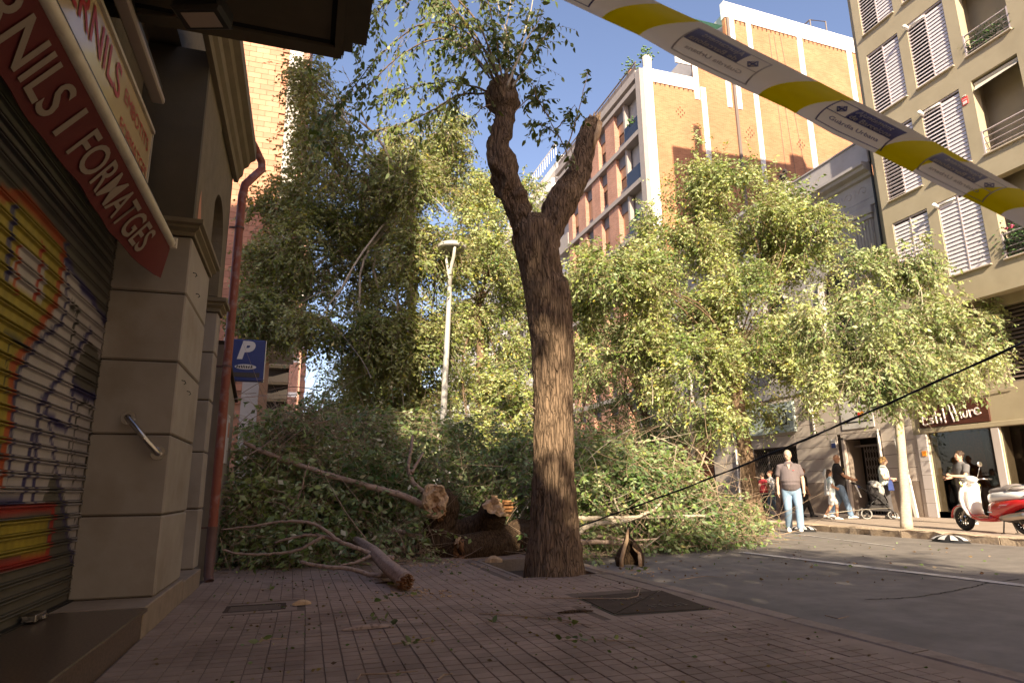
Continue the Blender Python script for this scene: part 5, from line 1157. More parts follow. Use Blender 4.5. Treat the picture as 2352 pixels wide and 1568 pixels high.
q.loft([[Vector(A0)+Vector(d) for d in ((-.05, -.06, .03), (.02, -.05, 0), (.03, .03, 0), (-.05, .03, .02))], [Vector(A0).lerp(Vector(A1), .5)+Vector(d) for d in ((-.06, -.09, 0), (.035, -.075, 0), (.04, .02, 0), (-.05, .03, 0))], [Vector(A1)+Vector(d) for d in ((-.02, -.075, 0), (.01, -.07, 0), (.01, 0, 0), (-.02, 0, 0))]]); q.build('torn_strip', 'split_wood', ft, smooth=True)
# shoots with leaves
def P3(lst, y0, y1=None):
    y1 = y0 if y1 is None else y1; n = len(lst); return [onY(u, v, y0+(y1-y0)*i/(n-1)) for i, (u, v) in enumerate(lst)]
LP, LD, SPATH = [], [], []
def shoot(pts, r0, nsub, sublen, leaves, t0=.15, droop=.8, m='twig', parent=None, up=0.0):
    parent = parent or ft
    limb(parent, pts, r0, .003, m, n=5, wob=.01, seg=6)
    P = [np.array(p) for p in pts]
    for k in range(nsub):
        t = t0+(1-t0)*(k+random.random())/nsub; s_ = t*(len(P)-1); i = min(int(s_), len(P)-2); p = P[i]*(1-(s_-i))+P[i+1]*(s_-i); td = P[i+1]-P[i]; td /= np.linalg.norm(td)
        d = td*random.uniform(.2, 1)+RNG.normal(size=3)*.7+np.array([0, 0, up]); d /= np.linalg.norm(d); l = sublen*random.uniform(.4, 1.3)
        pp = np.stack([p+d*l*x+np.array([0, 0, -1.])*droop*l*x*x for x in np.linspace(0, 1, 5)]); SPATH.append(pp)
        for j in range(leaves):
            x = (j+1)/leaves*4; i2 = min(int(x), 3); w = x-i2; c = pp[i2]*(1-w)+pp[i2+1]*w; sd = np.cross(pp[i2+1]-pp[i2], [0, 0, 1]); sd /= np.linalg.norm(sd)+1e-6
            LP.append(c); LD.append((pp[i2+1]-pp[i2])/l*2.0+sd*(1 if j % 2 else -1)*.8+np.array([0, 0, -.7])+RNG.normal(size=3)*.35)
top = (1150, 200)
arcs = [([(1120, 210), (1060, 192), (1000, 190), (930, 205), (860, 225)], 7.4, 8.4), ([(1118, 215), (1060, 218), (1000, 248), (930, 285), (860, 300), (800, 302)], 7.5, 8.2),
        ([(1150, 195), (1110, 110), (1040, 60), (960, 60), (880, 120), (820, 190), (760, 260), (715, 330)], 7.2, 9.2), ([(1140, 190), (1080, 120), (1010, 90), (930, 120), (850, 190), (780, 240), (730, 300)], 7.3, 8.8),
        ([(1150, 190), (1100, 60), (1020, -30), (930, -60), (850, -20), (770, 60), (700, 150)], 7.0, 9.0), ([(1145, 190), (1080, 60), (980, -10), (900, 0), (840, 60), (800, 120)], 7.6, 8.6),
        ([(1155, 195), (1140, 100), (1120, 0), (1090, -100)], 7.4, 7.2), ([(1165, 195), (1158, 120), (1170, 20), (1200, -90)], 7.4, 7.4), ([(1170, 195), (1190, 120), (1215, 40), (1240, -60)], 7.4, 7.6),
        ([(1160, 195), (1170, 110), (1150, 30), (1130, -60)], 7.8, 7.8), ([(1125, 180), (1060, 90), (1010, 20), (960, -50)], 7.7, 8.3), ([(1140, 190), (1060, 40), (960, -80)], 7.2, 7.0),
        ([(1175, 200), (1205, 160), (1240, 100), (1270, 60)], 7.3, 7.2), ([(1165, 200), (1200, 110), (1230, 60), (1250, 20)], 7.1, 7.0)]
for a, y0, y1 in arcs:
    right = a[-1][0] > 1100; shoot(P3(a, y0, y1), .016 if not right else .02, 38 if not right else 15, .42, 9, t0=.12, up=-.1 if not right else .3, droop=.9 if not right else .35, m='bark_far' if not right else 'bark_pale')
for a, y0, y1, n_ in [([(1316, 394), (1290, 325), (1272, 295), (1250, 240), (1235, 190)], 7.45, 7.2, 13), ([(1300, 340), (1315, 300), (1330, 250), (1345, 190), (1350, 165)], 7.4, 7.2, 8), ([(1280, 310), (1250, 290), (1215, 285)], 7.4, 7.2, 8), ([(1275, 300), (1300, 270), (1320, 240)], 7.4, 7.1, 7), ([(1260, 270), (1235, 225), (1215, 180)], 7.3, 7.2, 9), ([(1330, 400), (1315, 350), (1300, 330)], 7.4, 7.3, 6), ([(1182, 260), (1215, 225), (1250, 205)], 7.4, 7.3, 5), ([(1128, 240), (1105, 250), (1090, 270)], 7.4, 7.4, 5), ([(1230, 940), (1190, 915), (1150, 905)], 7.5, 7.3, 5)]:
    shoot(P3(a, y0, y1), .010, n_, .22, 6, t0=.2, droop=.3)
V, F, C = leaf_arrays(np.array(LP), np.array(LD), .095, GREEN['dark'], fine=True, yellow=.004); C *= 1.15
link('crown', fastmesh('crown', V, F, ['leaf'], C), ft)
V, F = stems_arrays(np.array(SPATH), .0035, .0012); o = link('twigs', fastmesh('twigs', V, F, ['twig']), ft); o['kind'] = 'stuff'
# ------------------------------------------------------------ other trees
def street_tree(label, base, path, r0, r1, blobs, leaf, pal, dens=1., group='street trees along the road', m='bark_far', fork=None, br=.07, **kw):
    t = thing('street_tree', label, 'tree', group=group)
    pts = [base]+path; rg = [(p, r0+(r1-r0)*i/(len(pts)-1)) for i, p in enumerate(pts)]; rg[0] = (rg[0][0], r0*1.25)
    q = rough_tube(rg, n=20, ridge=r0*.06, seed=random.random()*9, burl=.08, step=.12); q.build('trunk', m, t, smooth=True, fixn=False)
    branches(t, path[-1], blobs, br, m)
    crown(t, blobs, leaf=leaf, pal=pal, dens=dens, **kw); return t
def up_path(lst, y): return [onY(u, v, y) for u, v in lst]
b4 = px_blobs([(1600, 450, 80), (1690, 430, 75), (1640, 345, 45), (1560, 560, 100), (1680, 560, 110), (1800, 520, 105), (1450, 650, 95), (1560, 720, 115), (1700, 720, 125), (1850, 620, 85), (1885, 520, 50), (1470, 820, 70), (1580, 850, 95), (1710, 880, 70), (1640, 930, 60), (1790, 790, 85), (1820, 850, 50), (1855, 810, 55), (1880, 925, 36), (1690, 860, 50), (1745, 935, 42), (1660, 830, 60), (1380, 620, 60), (1345, 650, 45), (1340, 740, 55), (1420, 610, 55), (1360, 820, 42), (1450, 740, 70), (1740, 440, 55)], 16.6, .9, 1.3)
street_tree('leaning street tree with the largest sunlit crown, its trunk left of the walking man', (12.62, 16.2, .13), up_path([(1722, 1120), (1714, 1050), (1702, 975), (1690, 900), (1685, 820)], 16.2), .24, .16, b4, .108, 'lit', seed=1, clump=1.5, gap=.24, droop=.30, per=10, twig=.62, yellow=.04, br=.035)
b5 = px_blobs([(2075, 585, 60), (1990, 645, 75), (2120, 680, 85), (1900, 740, 75), (2000, 790, 105), (2130, 800, 105), (2215, 765, 65), (2290, 745, 45), (2235, 825, 58), (2095, 865, 55), (1930, 875, 62), (2270, 700, 32), (2050, 860, 65), (2000, 905, 50), (2110, 890, 55), (2060, 800, 70)], 11.8, .50, .9)
street_tree('slim pale-barked street tree with a sunlit crown, standing by the scooter', (13.06, 11.6, .13), up_path([(2079, 1140), (2072, 1050), (2064, 960), (2058, 900)], 11.6), .105, .085, b5, .105, 'pale', m='bark_pale', seed=3, clump=1.8, gap=.2, droop=.45, per=9, twig=.5, br=.026)
b2 = px_blobs([(650, 610, 85), (715, 450, 85), (950, 900, 60), (960, 820, 65), (930, 980, 50), (755, 350, 70), (800, 590, 115), (890, 760, 95), (930, 330, 60), (960, 440, 85), (985, 600, 95), (590, 715, 60), (640, 730, 60), (740, 730, 65), (880, 870, 75), (860, 480, 90), (840, 400, 55), (1030, 300, 38), (720, 560, 85), (610, 500, 45), (980, 780, 70), (1010, 380, 60), (735, 300, 50), (712, 180, 45), (735, 230, 50), (830, 760, 60)], 17.5, .92, 1.6)
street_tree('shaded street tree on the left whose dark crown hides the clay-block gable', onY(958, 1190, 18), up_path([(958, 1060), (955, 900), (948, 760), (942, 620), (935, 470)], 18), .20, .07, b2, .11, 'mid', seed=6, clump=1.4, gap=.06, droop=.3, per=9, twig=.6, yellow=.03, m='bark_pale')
b3 = px_blobs([(1060, 420, 75), (1130, 560, 95), (1160, 740, 110), (1095, 880, 95), (1205, 440, 45), (1060, 700, 80), (1190, 930, 80), (1080, 560, 70), (1200, 620, 70), (1130, 460, 60), (1035, 290, 40), (1180, 1010, 60), (1080, 1000, 60)], 27, .95, 2)
street_tree('sunlit yellow-green tree directly behind the lamp post', onY(1110, 1130, 27), up_path([(1110, 1000), (1105, 850), (1100, 700)], 27), .25, .14, b3, .15, 'lit', seed=8, clump=1.1, gap=.08, droop=.25, per=9, twig=.8, yellow=.08)
b6 = px_blobs([(1380, 660, 70), (1420, 780, 60), (1350, 760, 60), (1340, 900, 55), (1390, 840, 45), (1500, 900, 80), (1560, 980, 55), (1480, 990, 50), (1330, 1000, 45), (1420, 960, 40)], 24, .85, 1.5)
street_tree('dark-trunked tree half hidden between the forked tree and the biggest sunlit crown', onY(1500, 1140, 24), up_path([(1490, 1000), (1470, 900), (1440, 840), (1425, 780)], 24), .2, .13, b6, .11, 'heap', seed=9, clump=1.2, gap=.1, m='bark_dark', per=9, twig=.7)
b7 = px_blobs([(800, 890, 70), (870, 930, 70), (750, 960, 45), (930, 980, 70), (820, 980, 70), (900, 880, 50)], 44, .9, 2)
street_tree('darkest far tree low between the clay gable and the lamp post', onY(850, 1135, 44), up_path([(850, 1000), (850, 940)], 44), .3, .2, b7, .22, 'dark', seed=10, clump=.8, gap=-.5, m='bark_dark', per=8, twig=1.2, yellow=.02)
b8 = px_blobs([(1000, 1000, 70), (1100, 1060, 70), (950, 1060, 60), (1200, 1060, 70), (1300, 1080, 60), (780, 1060, 60), (860, 1060, 60), (1400, 1080, 60), (1500, 1080, 50), (1240, 990, 50), (700, 1060, 50)], 34, .8, 2)
hb = thing('far_greenery', 'distant low mass of green foliage closing the street behind the fallen branches', 'greenery'); crown(hb, b8, leaf=.17, pal='lit', seed=12, clump=.9, gap=-.6, per=8, twig=.9, stem=.4, yellow=.05)
# trees behind the photographer (crowns shaped to shade the near pavement and roadway)
for i, (bx, by, bl) in enumerate(((2.9, -6.2, [((2.1, -6.2, 6.2), (3.4, 3.0, 2.8), 24000), ((-.4, -6.2, 12.7), (1.6, 1.4, 2.0), 9500)]), (3.2, -13.5, [((1.6, -13.5, 6.6), (3.5, 3.4, 3.2), 24000)]), (2.9, -21, [((1.8, -21, 7.0), (3.7, 3.4, 3.4), 15000)]))):  # high leaf cluster of the first tree is added to shade the trunk
    t = thing('street_tree', ['leafy street tree standing just behind the photographer', 'second leafy street tree behind the photographer', 'third leafy street tree behind the photographer'][i], 'tree', group='street trees along the road')
    limb(t, [(bx, by, .1), (bx+.1, by, 2), (bx, by, 4)], .22, .16, 'bark', 'trunk', n=12); branches(t, (bx, by, 3.8), bl*4, .1)
    crown(t, bl, leaf=.19, pal='dark', seed=20+i, clump=.9, gap=-.75, per=9, twig=.8, stem=.2)
# ------------------------------------------------------------ the fallen tree
def heap(parent, blobs, leaf, pal, seed, clump=2.0, gap=-.3, per=8, twig=.58, yellow=.06, droop=.32, stem=1.0): return crown(parent, blobs, leaf=leaf, pal=pal, seed=seed, clump=clump, gap=gap, per=per, twig=twig, yellow=yellow, droop=droop, name='foliage', stem=stem, spread=.6, wild=.2)
fa = thing('fallen_tree', 'fallen broken tree with split stumps and a shaded leafy heap across the pavement', 'fallen tree')
bl = [((-.45, 10.4, .55), (.65, .7, .75), 5000), ((.15, 10.6, .75), (.8, .8, .95), 7000), ((.9, 10.9, .75), (.8, .8, .95), 7000), ((1.5, 11.4, .65), (.8, .8, .85), 5500), ((-.25, 10.9, 1.45), (.6, .6, .55), 2600), ((.55, 11.3, 1.55), (.7, .7, .5), 3000), ((2.2, 12.2, .95), (.9, .8, .95), 5500), ((3.1, 12.6, .95), (.9, .8, .95), 5000), ((.2, 9.75, .3), (.95, .35, .3), 2800), ((1.1, 10.0, .33), (.7, .4, .3), 2600), ((1.5, 9.6, .2), (.3, .3, .14), 500), ((-.75, 10.0, 1.0), (.3, .4, .8), 1500), ((1.4, 12.2, 1.5), (.7, .6, .4), 1800), ((-.3, 11.2, 2.0), (.5, .5, .35), 700)]
bl += [((-.35, 10.2, 1.9), (.35, .3, .4), 350), ((-.1, 10.5, 2.2), (.25, .25, .3), 160), ((.3, 10.7, 2.0), (.4, .3, .3), 260)]
bl += [((.9, 12.6, 2.0), (.9, .7, .55), 2600), ((2.3, 13.4, 2.0), (1.0, .7, .7), 3000), ((3.4, 13.6, 1.9), (.9, .7, .7), 2600), ((-.2, 12.0, 2.1), (.6, .5, .5), 1100)]
heap(fa, bl, .10, 'heap', 31, gap=.08)
# bare sticks caught in the heap
def sticks(parent, blobs, n, l, r, m='twig'):
    pa = []
    for k in range(n):
        c, rr, _ = random.choice(blobs); c = np.array(c)+RNG.normal(size=3)*np.array(rr)*.75; c[1] -= abs(rr[1])*.6; d = RNG.normal(size=3); d[2] = d[2]*.8; d /= np.linalg.norm(d); b_ = RNG.normal(size=3)*.25; L_ = l*random.uniform(.4, 1.4)
        pa.append(np.stack([np.maximum(c+d*L_*t+b_*L_*t*t, [-9, -9, .14]) for t in np.linspace(0, 1, 6)]))
    V, F = stems_arrays(np.array(pa), r, r*.25); o = link('bare_twigs', fastmesh('bare_twigs', V, F, [m]), parent); o['kind'] = 'stuff'
sticks(fa, bl, 800, .75, .0055); sticks(fa, bl, 60, .9, .011, 'branch_pink')
def wood(parent, L, ra, rb=None, m='bark_dark', name='limb', n=34, burl=.12, ridge=.012, seed=1):
    pts = [np.array(p) for p in L]; k = len(pts); rr = ra if hasattr(ra, '__len__') else [ra+(rb-ra)*i/(k-1) for i in range(k)]
    q = rough_tube(list(zip([tuple(p) for p in pts], rr)), n=n, ridge=ridge, seed=seed, burl=burl, step=.04); return q.build(name, m, parent, smooth=True, fixn=False)
# curved stump A: rises from the ground, split face towards the camera
wood(fa, [onY(1085, 1258, 10.2), onY(1030, 1262, 10.15), onY(1000, 1245, 10.1), onY(1012, 1205, 10.1), onY(1022, 1165, 10.05), onY(1005, 1150, 9.9)], [.22, .25, .27, .22, .22, .21], seed=2, burl=.3)
def ragged_face(parent, c, nrm, r, m='split_wood', dark='split_dark', sq=(1, 1), seed=0, hollow=.0):
    b = MB(); nrm = Vector(nrm).normalized(); a = Vector((0, 0, 1)); a = (a-nrm*a.dot(nrm)).normalized(); w = nrm.cross(a); K, N_ = 9, 30; rg = []
    for i in range(K+1):
        ring = []
        for j in range(N_):
            th = 2*math.pi*j/N_; rad = r*i/K*(1+.22*noise.noise(Vector((math.cos(th)*1.9, math.sin(th)*1.9, seed)))); p = Vector(c)+w*math.cos(th)*rad*sq[0]+a*math.sin(th)*rad*sq[1]
            h = r*(.30*noise.noise(p*9+Vector((seed, 0, 0)))+.16*noise.noise(p*26)) - (hollow*r*math.exp(-(i/K)**2*14)) + r*.12*math.sin(th*1+seed)*i/K - (.18*r if i == K else 0)
            ring.append(p+nrm*h)
        rg.append(ring)
    b.loft(rg, cap=False); return b.build('split_face', m, parent, smooth=False, fixn=False)
ragged_face(fa, onY(998, 1150, 9.75), (-.25, -1, .15), .215, sq=(.92, 1.22), seed=1.0, hollow=.5)
splinter(fa, onY(1010, 1178, 9.78), .12, 22, (.2, -.7, -.7), .10, 'split_dark')
# limb B running right and turning up into the second broken stump
wood(fa, [onY(1020, 1215, 10.2), onY(1060, 1222, 10.2), onY(1100, 1215, 10.15), onY(1122, 1200, 10.0), onY(1136, 1172, 9.85)], [.17, .19, .22, .22, .21], seed=4, burl=.15)
ragged_face(fa, onY(1145, 1162, 9.72), (.45, -.62, .65), .25, sq=(1.25, .70), seed=3.0)
splinter(fa, onY(1163, 1166, 9.75), .12, 40, (1, -.1, -.12), .14, 'split_dark'); splinter(fa, onY(1140, 1156, 9.75), .12, 24, (.9, -.2, .15), .10, 'split_wood')
# lower log C lying along the ground behind the standing tree
wood(fa, [onY(1052, 1262, 9.75), onY(1090, 1256, 9.8), onY(1150, 1245, 9.95), onY(1220, 1235, 10.2), onY(1330, 1222, 10.6)], [.19, .20, .22, .23, .22], seed=7, burl=.2)
ragged_face(fa, onY(1051, 1262, 9.70), (-1, -.45, 0), .165, seed=5.0, hollow=1.0, m='split_dark'); splinter(fa, onY(1058, 1250, 9.66), .09, 22, (-.5, -.4, -.5), .08, 'split_wood')
wood(fa, [onY(1240, 1225, 10.6), onY(1190, 1215, 10.5), onY(1160, 1225, 10.4)], [.2, .17, .1], seed=8)
# long pale branches in the heap
def brp(parent, L, y0, y1, r0, r1, m='branch_pink', label=None): return limb(parent, P3(L, y0, y1), r0, r1, m, 'branch', n=9, wob=.006, seg=7)
brp(fa, [(985, 1168), (930, 1140), (860, 1120), (780, 1098), (700, 1072), (610, 1040), (560, 1015)], 10.0, 9.95, .055, .028)
brp(fa, [(975, 1130), (950, 1110), (938, 1075), (945, 1030), (948, 1000)], 10.3, 10.6, .045, .02)
brp(fa, [(945, 1085), (960, 1060), (972, 1040)], 10.4, 10.6, .03, .015)
brp(fa, [(1000, 1240), (960, 1215), (920, 1185), (900, 1170)], 10.1, 10.3, .045, .025); brp(fa, [(1010, 1235), (960, 1230), (900, 1215)], 10.0, 9.9, .045, .03)
brp(fa, [(660, 1195), (690, 1130), (700, 1090), (715, 1050)], 9.7, 9.8, .018, .006); brp(fa, [(685, 1155), (650, 1130), (600, 1120)], 9.7, 9.7, .010, .004); brp(fa, [(672, 1175), (640, 1155), (590, 1150)], 9.6, 9.6, .009, .003)
brp(fa, [(1255, 1200), (1262, 1130), (1275, 1060), (1268, 1020)], 11.5, 11.6, .06, .03, 'bark_pale'); brp(fa, [(1200, 1230), (1207, 1150), (1212, 1080), (1205, 1020)], 11.5, 11.8, .055, .03, 'bark_pale')
# right heap, lit
fc = thing('fallen_branches', 'sunlit leafy fallen branches spilling over the roadway right of the standing tree', 'fallen branches')
br_ = [((4.3, 10.6, .75), (.8, .8, .8), 5200), ((5.2, 11.0, .95), (1.0, .8, 1.0), 8000), ((6.3, 11.3, .95), (1.0, .8, .95), 8000), ((7.3, 11.6, .70), (.95, .75, .72), 6500), ((5.0, 12.2, 1.6), (1.0, .8, .55), 4500), ((6.2, 12.3, 1.55), (1.0, .7, .6), 4500), ((8.3, 11.9, .38), (.85, .6, .38), 3800), ((4.2, 12, 1.3), (.9, .8, .8), 4500), ((6.2, 10.4, .25), (1.4, .4, .25), 3000), ((7.6, 10.9, .2), (.9, .4, .2), 1800), ((3.9, 9.6, .2), (.35, .4, .2), 700), ((5.4, 13.4, 1.5), (1.4, .8, .9), 4500), ((7.3, 13, 1.1), (1.0, .8, .6), 3000)]
heap(fc, br_, .10, 'heaplit', 41, gap=.10)
sticks(fc, br_, 900, .85, .0055); sticks(fc, br_[:8], 60, 1.0, .011, 'bark_pale')
for L, y0, y1, r0, r1, m_ in [([(1318, 1190), (1380, 1190), (1450, 1188), (1560, 1185), (1640, 1183)], 9.6, 10.6, .045, .02, 'bark_pale'), ([(1320, 1235), (1345, 1210), (1390, 1200), (1440, 1195), (1500, 1170), (1520, 1150)], 9.5, 10.3, .05, .02, 'bark_pale'), ([(1322, 1245), (1380, 1244), (1450, 1250), (1540, 1262), (1640, 1258), (1710, 1235)], 9.3, 11.2, .045, .012, 'branch_pink'), ([(1322, 1228), (1380, 1232), (1450, 1240), (1520, 1235)], 9.7, 10.2, .035, .012, 'branch_pink'), ([(1530, 1090), (1500, 1110), (1440, 1130)], 10.5, 10.5, .012, .005, 'bark_pale'), ([(1620, 1040), (1600, 1090), (1560, 1120), (1480, 1140)], 10.8, 10.4, .016, .006, 'twig'), ([(1500, 1040), (1560, 1060), (1620, 1095), (1650, 1150)], 10.8, 10.8, .014, .005, 'twig'), ([(1600, 1030), (1640, 1100), (1655, 1160), (1690, 1210)], 11, 11, .010, .004, 'twig'), ([(1425, 1180), (1400, 1120), (1385, 1080)], 10.2, 10.2, .02, .008, 'bark_pale')]: brp(fc, L, y0, y1, r0, r1, m_)
# fringe of arching bare twigs at its right end
pa = []
for k in range(70):
    c = np.array([random.uniform(7.6, 8.9), random.uniform(11.3, 12.4), random.uniform(.05, .5)]); th = random.uniform(-.9, .7); L_ = random.uniform(.3, .9); h = random.uniform(.1, .5)
    pa.append(np.stack([c+np.array([math.cos(th)*L_*t, math.sin(th)*L_*t*.6, h*math.sin(math.pi*t*.95)]) for t in np.linspace(0, 1, 6)]))
V, F = stems_arrays(np.array(pa), .006, .002); o = link('bare_twigs', fastmesh('bare_twigs', V, F, ['twig']), fc); o['kind'] = 'stuff'
# pole-like branch torn off, lying towards the camera
pb = thing('torn_branch', 'torn pinkish branch with a jagged brown end lying on the tiles, forking to the left', 'branch')
pe = onZ(932, 1335, ZP+.085); ps_ = onY(818, 1240, 9.7)
wood(pb, [pe, Vector(pe).lerp(Vector(ps_), .3), Vector(pe).lerp(Vector(ps_), .62)+Vector((.02, 0, .02)), ps_], [.083, .080, .072, .058], m='branch_pink', name='stem', burl=.05, ridge=.004, n=28)
splinter(pb, Vector(pe)+Vector((.0, -.02, 0)), .07, 46, (.35, -1, .05), .09, 'split_dark', 'jagged_end'); splinter(pb, Vector(pe)+Vector((.0, -.0, 0)), .07, 14, (.35, -1, .05), .09, 'split_wood', 'pale_splinters')
brp(pb, [(905, 1280), (870, 1278), (820, 1258), (775, 1240), (740, 1212), (700, 1198), (640, 1198), (580, 1208), (510, 1215)], 8.3, 8.9, .032, .010)
brp(pb, [(770, 1238), (720, 1228), (680, 1232), (630, 1245)], 8.6, 8.8, .025, .012); brp(pb, [(740, 1232), (690, 1260), (640, 1270), (560, 1272), (510, 1262)], 8.6, 8.9, .022, .012)
brp(pb, [(905, 1318), (860, 1320), (800, 1305), (740, 1300), (690, 1290)], 7.6, 8.0, .030, .018); brp(pb, [(850, 1275), (820, 1290), (780, 1298)], 8.1, 8.0, .022, .010)
# road stump
rs = thing('broken_log', 'upright hollow broken log piece standing on the asphalt right of the standing tree', 'log')
yl = onZ(1445, 1308, 0)[1]
C0 = onZ(1447, 1300, 0.0)
q = MB(); n1 = 22; rg = []
for i, (h, r, dx) in enumerate(((0, .17, 0), (.12, .18, -.01), (.24, .15, .0), (.34, .11, .02), (.42, .07, -.01), (.50, .03, -.03))):
    ring = []
    for j in range(n1):
        a = -2.0+4.6*j/(n1-1); rr = r*(1+.18*noise.noise(Vector((a*2, h*9, 1)))); hh = h+.03*noise.noise(Vector((a*3, h*4, 2)))
        hh *= (.55+.45*j/(n1-1))*(1+.10*math.sin(j*1.9)); ring.append(Vector(C0)+Vector((dx+rr*math.cos(a+.9)+.12*h, rr*math.sin(a+.9), hh)))
    rg.append(ring)
q.loft(rg, cap=False, closed=False); o = q.build('bark_shell', 'bark_dark', rs, smooth=True); md = o.modifiers.new('s', 'SOLIDIFY'); md.thickness = .05; md.offset = 0
q = MB()
for side in (0, -1): q.tube([r_[side] for r_ in rg], [.035, .032, .03, .028, .022, .012], 6)
q.build('pale_edge', 'split_wood', rs, smooth=True)
# small debris on the tiles
def chip(name, label, cat, u, v, l, w, h, rz, m, z=None):
    c = onZ(u, v, ZP); o = thing(name, label, cat, (c[0], c[1], ZP+.004), rz); q = MB(); n = 7
    q.loft([[((t-.5)*l, w*.5*s_*math.sin(math.pi*(.1+.8*t))*(1+.3*math.sin(t*9)), h*(z_)*(.4+.6*math.sin(math.pi*t))+.0) for s_, z_ in ((-1, .0), (-.8, .6), (0, 1), (.8, .7), (1, 0))] for t in [i/n for i in range(n+1)]]); q.build('wood' if 'leaf' not in name else 'leaf_blade', m, o); return o
chip('wood_chip', 'pale wood splinter lying alone on the tiles right of the small grate', 'wood chip', 693, 1389, .16, .05, .045, .2, 'split_wood')
chip('wood_chip', 'pale broken wood chunk on the pavement between the fallen log and the tree pit', 'wood chip', 1134, 1291, .24, .12, .09, -.35, 'split_wood')
chip('bark_strip', 'long dark curl of bark lying beside a leafy sprig in the middle foreground', 'bark strip', 843, 1444, .36, .055, .03, .08, 'branch_pink')
chip('bark_strip', 'dark bark strip on the tiles just left of the cast cover', 'bark strip', 1322, 1406, .30, .045, .02, -.1, 'bark_dark')
chip('bark_strip', 'thin dark bark sliver beside the jagged end of the torn branch', 'bark strip', 895, 1339, .30, .03, .02, -.15, 'bark_dark')
def sprig(label, u, v, n, size=.062, rz=0., dark=True):
    c = onZ(u, v, ZP); o = thing('leaf_sprig', label, 'sprig', (c[0], c[1], ZP+.006), rz, 'leaf sprigs dropped on the tiles')
    P = np.array([[random.gauss(0, .05)+k*.022-n*.011, random.gauss(0, .025), random.uniform(.005, .03)] for k in range(n)]); D = RNG.normal(size=(n, 3)); D[:, 2] = np.abs(D[:, 2])*.35
    V, F, C = leaf_arrays(P, D, size, GREEN['heap' if dark else 'lit'], fine=True, yellow=.03, flat=1); link('leaves', fastmesh('leaves', V, F, ['leaf'], C*.6), o)
    q = MB(); q.tube([(-n*.016, 0, .008), (0, .01, .012), (n*.018, -.01, .006)], .003, 5); q.build('stem', 'twig', o)
for a in [('small dark sprig standing up beside the long bark curl', 866, 1426, 8), ('flat dark sprig nearest the bottom edge on the left', 620, 1474, 6), ('largest leafy sprig, lying below the cast cover', 1370, 1475, 13), ('small sprig with a pale twig left of the largest sprig', 955, 1480, 6), ('sprig right under the jagged end of the torn branch', 930, 1372, 10), ('tiny sprig left of the one under the jagged end', 875, 1384, 5), ('tiny dark sprig on the tiles above the small grate', 612, 1356, 4), ('tiny sprig between bark strip and the middle of the pavement', 1132, 1433, 5), ('dark sprig pair on the tiles in front of the split log', 1040, 1306, 5), ('small sprig of curled leaves in front of the lower log', 1035, 1322, 4), ('single green compound leaf on the tiles left of the largest sprig', 1305, 1434, 5), ('dark sprig lodged at the foot of the upright broken log', 1462, 1312, 8), ('yellowing sprig by the torn branch', 905, 1345, 3)]: sprig(*a, rz=random.uniform(-1, 1), dark='yellow' not in a[0])
for (L, lab) in [([(795, 1443), (830, 1441), (868, 1438)], 'straight thin twig crossing the tiles near the bark curl'), ([(1100, 1408), (1180, 1412), (1290, 1422), (1360, 1436)], 'long curved bare twig lying left of the cast cover'), ([(900, 1478), (960, 1470), (990, 1462)], 'thin pale twig beside the small sprig at the bottom'), ([(1240, 1372), (1330, 1373), (1440, 1374), (1465, 1368), (1470, 1352)], 'hooked pale twig lying across the edge of the cast cover'), ([(1560, 1330), (1620, 1322), (1660, 1325)], 'pale twig on the dark asphalt near the kerb'), ([(1895, 1412), (1925, 1420), (1950, 1414)], 'small forked twig alone on the dark asphalt in the lower right'), ([(820, 1560), (828, 1548), (900, 1545), (960, 1540)], 'crooked twig at the bottom edge of the picture'), ([(1005, 1560), (1020, 1548), (1040, 1546)], 'short pale curved twig at the bottom edge')]:
    q = MB(); road_ = L[0][0] > 1500; q.tube([tuple(onZ(u, v, (0.03 if road_ else ZP+.012))) for u, v in L], [.005]*(len(L)-1)+[.002], 6); q.build('loose_twig', 'twig', None, label=lab, cat='twig')
cb_ = MB()
for k in range(260):
    if k < 150: x, y = random.gauss(1.9, .5), random.gauss(9.3, .45)
    elif k < 200: x, y = random.gauss(1.15, .18), random.gauss(6.6, .2)
    else: x, y = random.gauss(4.2, .35), random.gauss(8.1, .3)
    if PX0-.03 < x < PX1+.03 and PY0 < y < PY1: continue
    z = (ZP+.006 if x < 3.6 else camber(x, y)+.006); a = random.uniform(0, 3.14); l = random.uniform(.006, .022); w_ = l*random.uniform(.2, .5); cb_.obox((x, y, z), (l*math.cos(a), l*math.sin(a), 0), (-w_*math.sin(a), w_*math.cos(a), 0), (0, 0, .004))
cb_.build('wood_crumbs', 'split_wood', None, kind='stuff', fixn=False)
# scattered tiny leaves and bits
n = 900; P = np.zeros((n, 3)); P[:, 0] = RNG.uniform(-.8, 3.4, n); P[:, 1] = 2.2+RNG.random(n)**.75*7.6; P[:, 2] = ZP+.006
ok = (P[:, 0] > -.85)&~((P[:, 0] > PX0)&(P[:, 1] > PY0)); P = P[ok]; D = RNG.normal(size=(len(P), 3)); D[:, 2] = .08
V, F, C = leaf_arrays(P, D, .028, ((.10, .06, .035), (.30, .24, .08), (.12, .18, .05)), yellow=.3, flat=1); link('leaf_litter', fastmesh('leaf_litter', V, F, ['leaf'], C), None, kind='stuff')
n = 260; P = np.zeros((n, 3)); P[:, 0] = RNG.uniform(3.8, 11, n); P[:, 1] = RNG.uniform(6, 13, n); P[:, 2] = [camber(a, b)+.012 for a, b in P[:, :2]]; D = RNG.normal(size=(n, 3)); D[:, 2] = .08
V, F, C = leaf_arrays(P, D, .05, ((.12, .06, .03), (.26, .18, .08), (.14, .20, .06)), yellow=.3, flat=1); link('road_litter', fastmesh('road_litter', V, F, ['leaf'], C), None, kind='stuff')
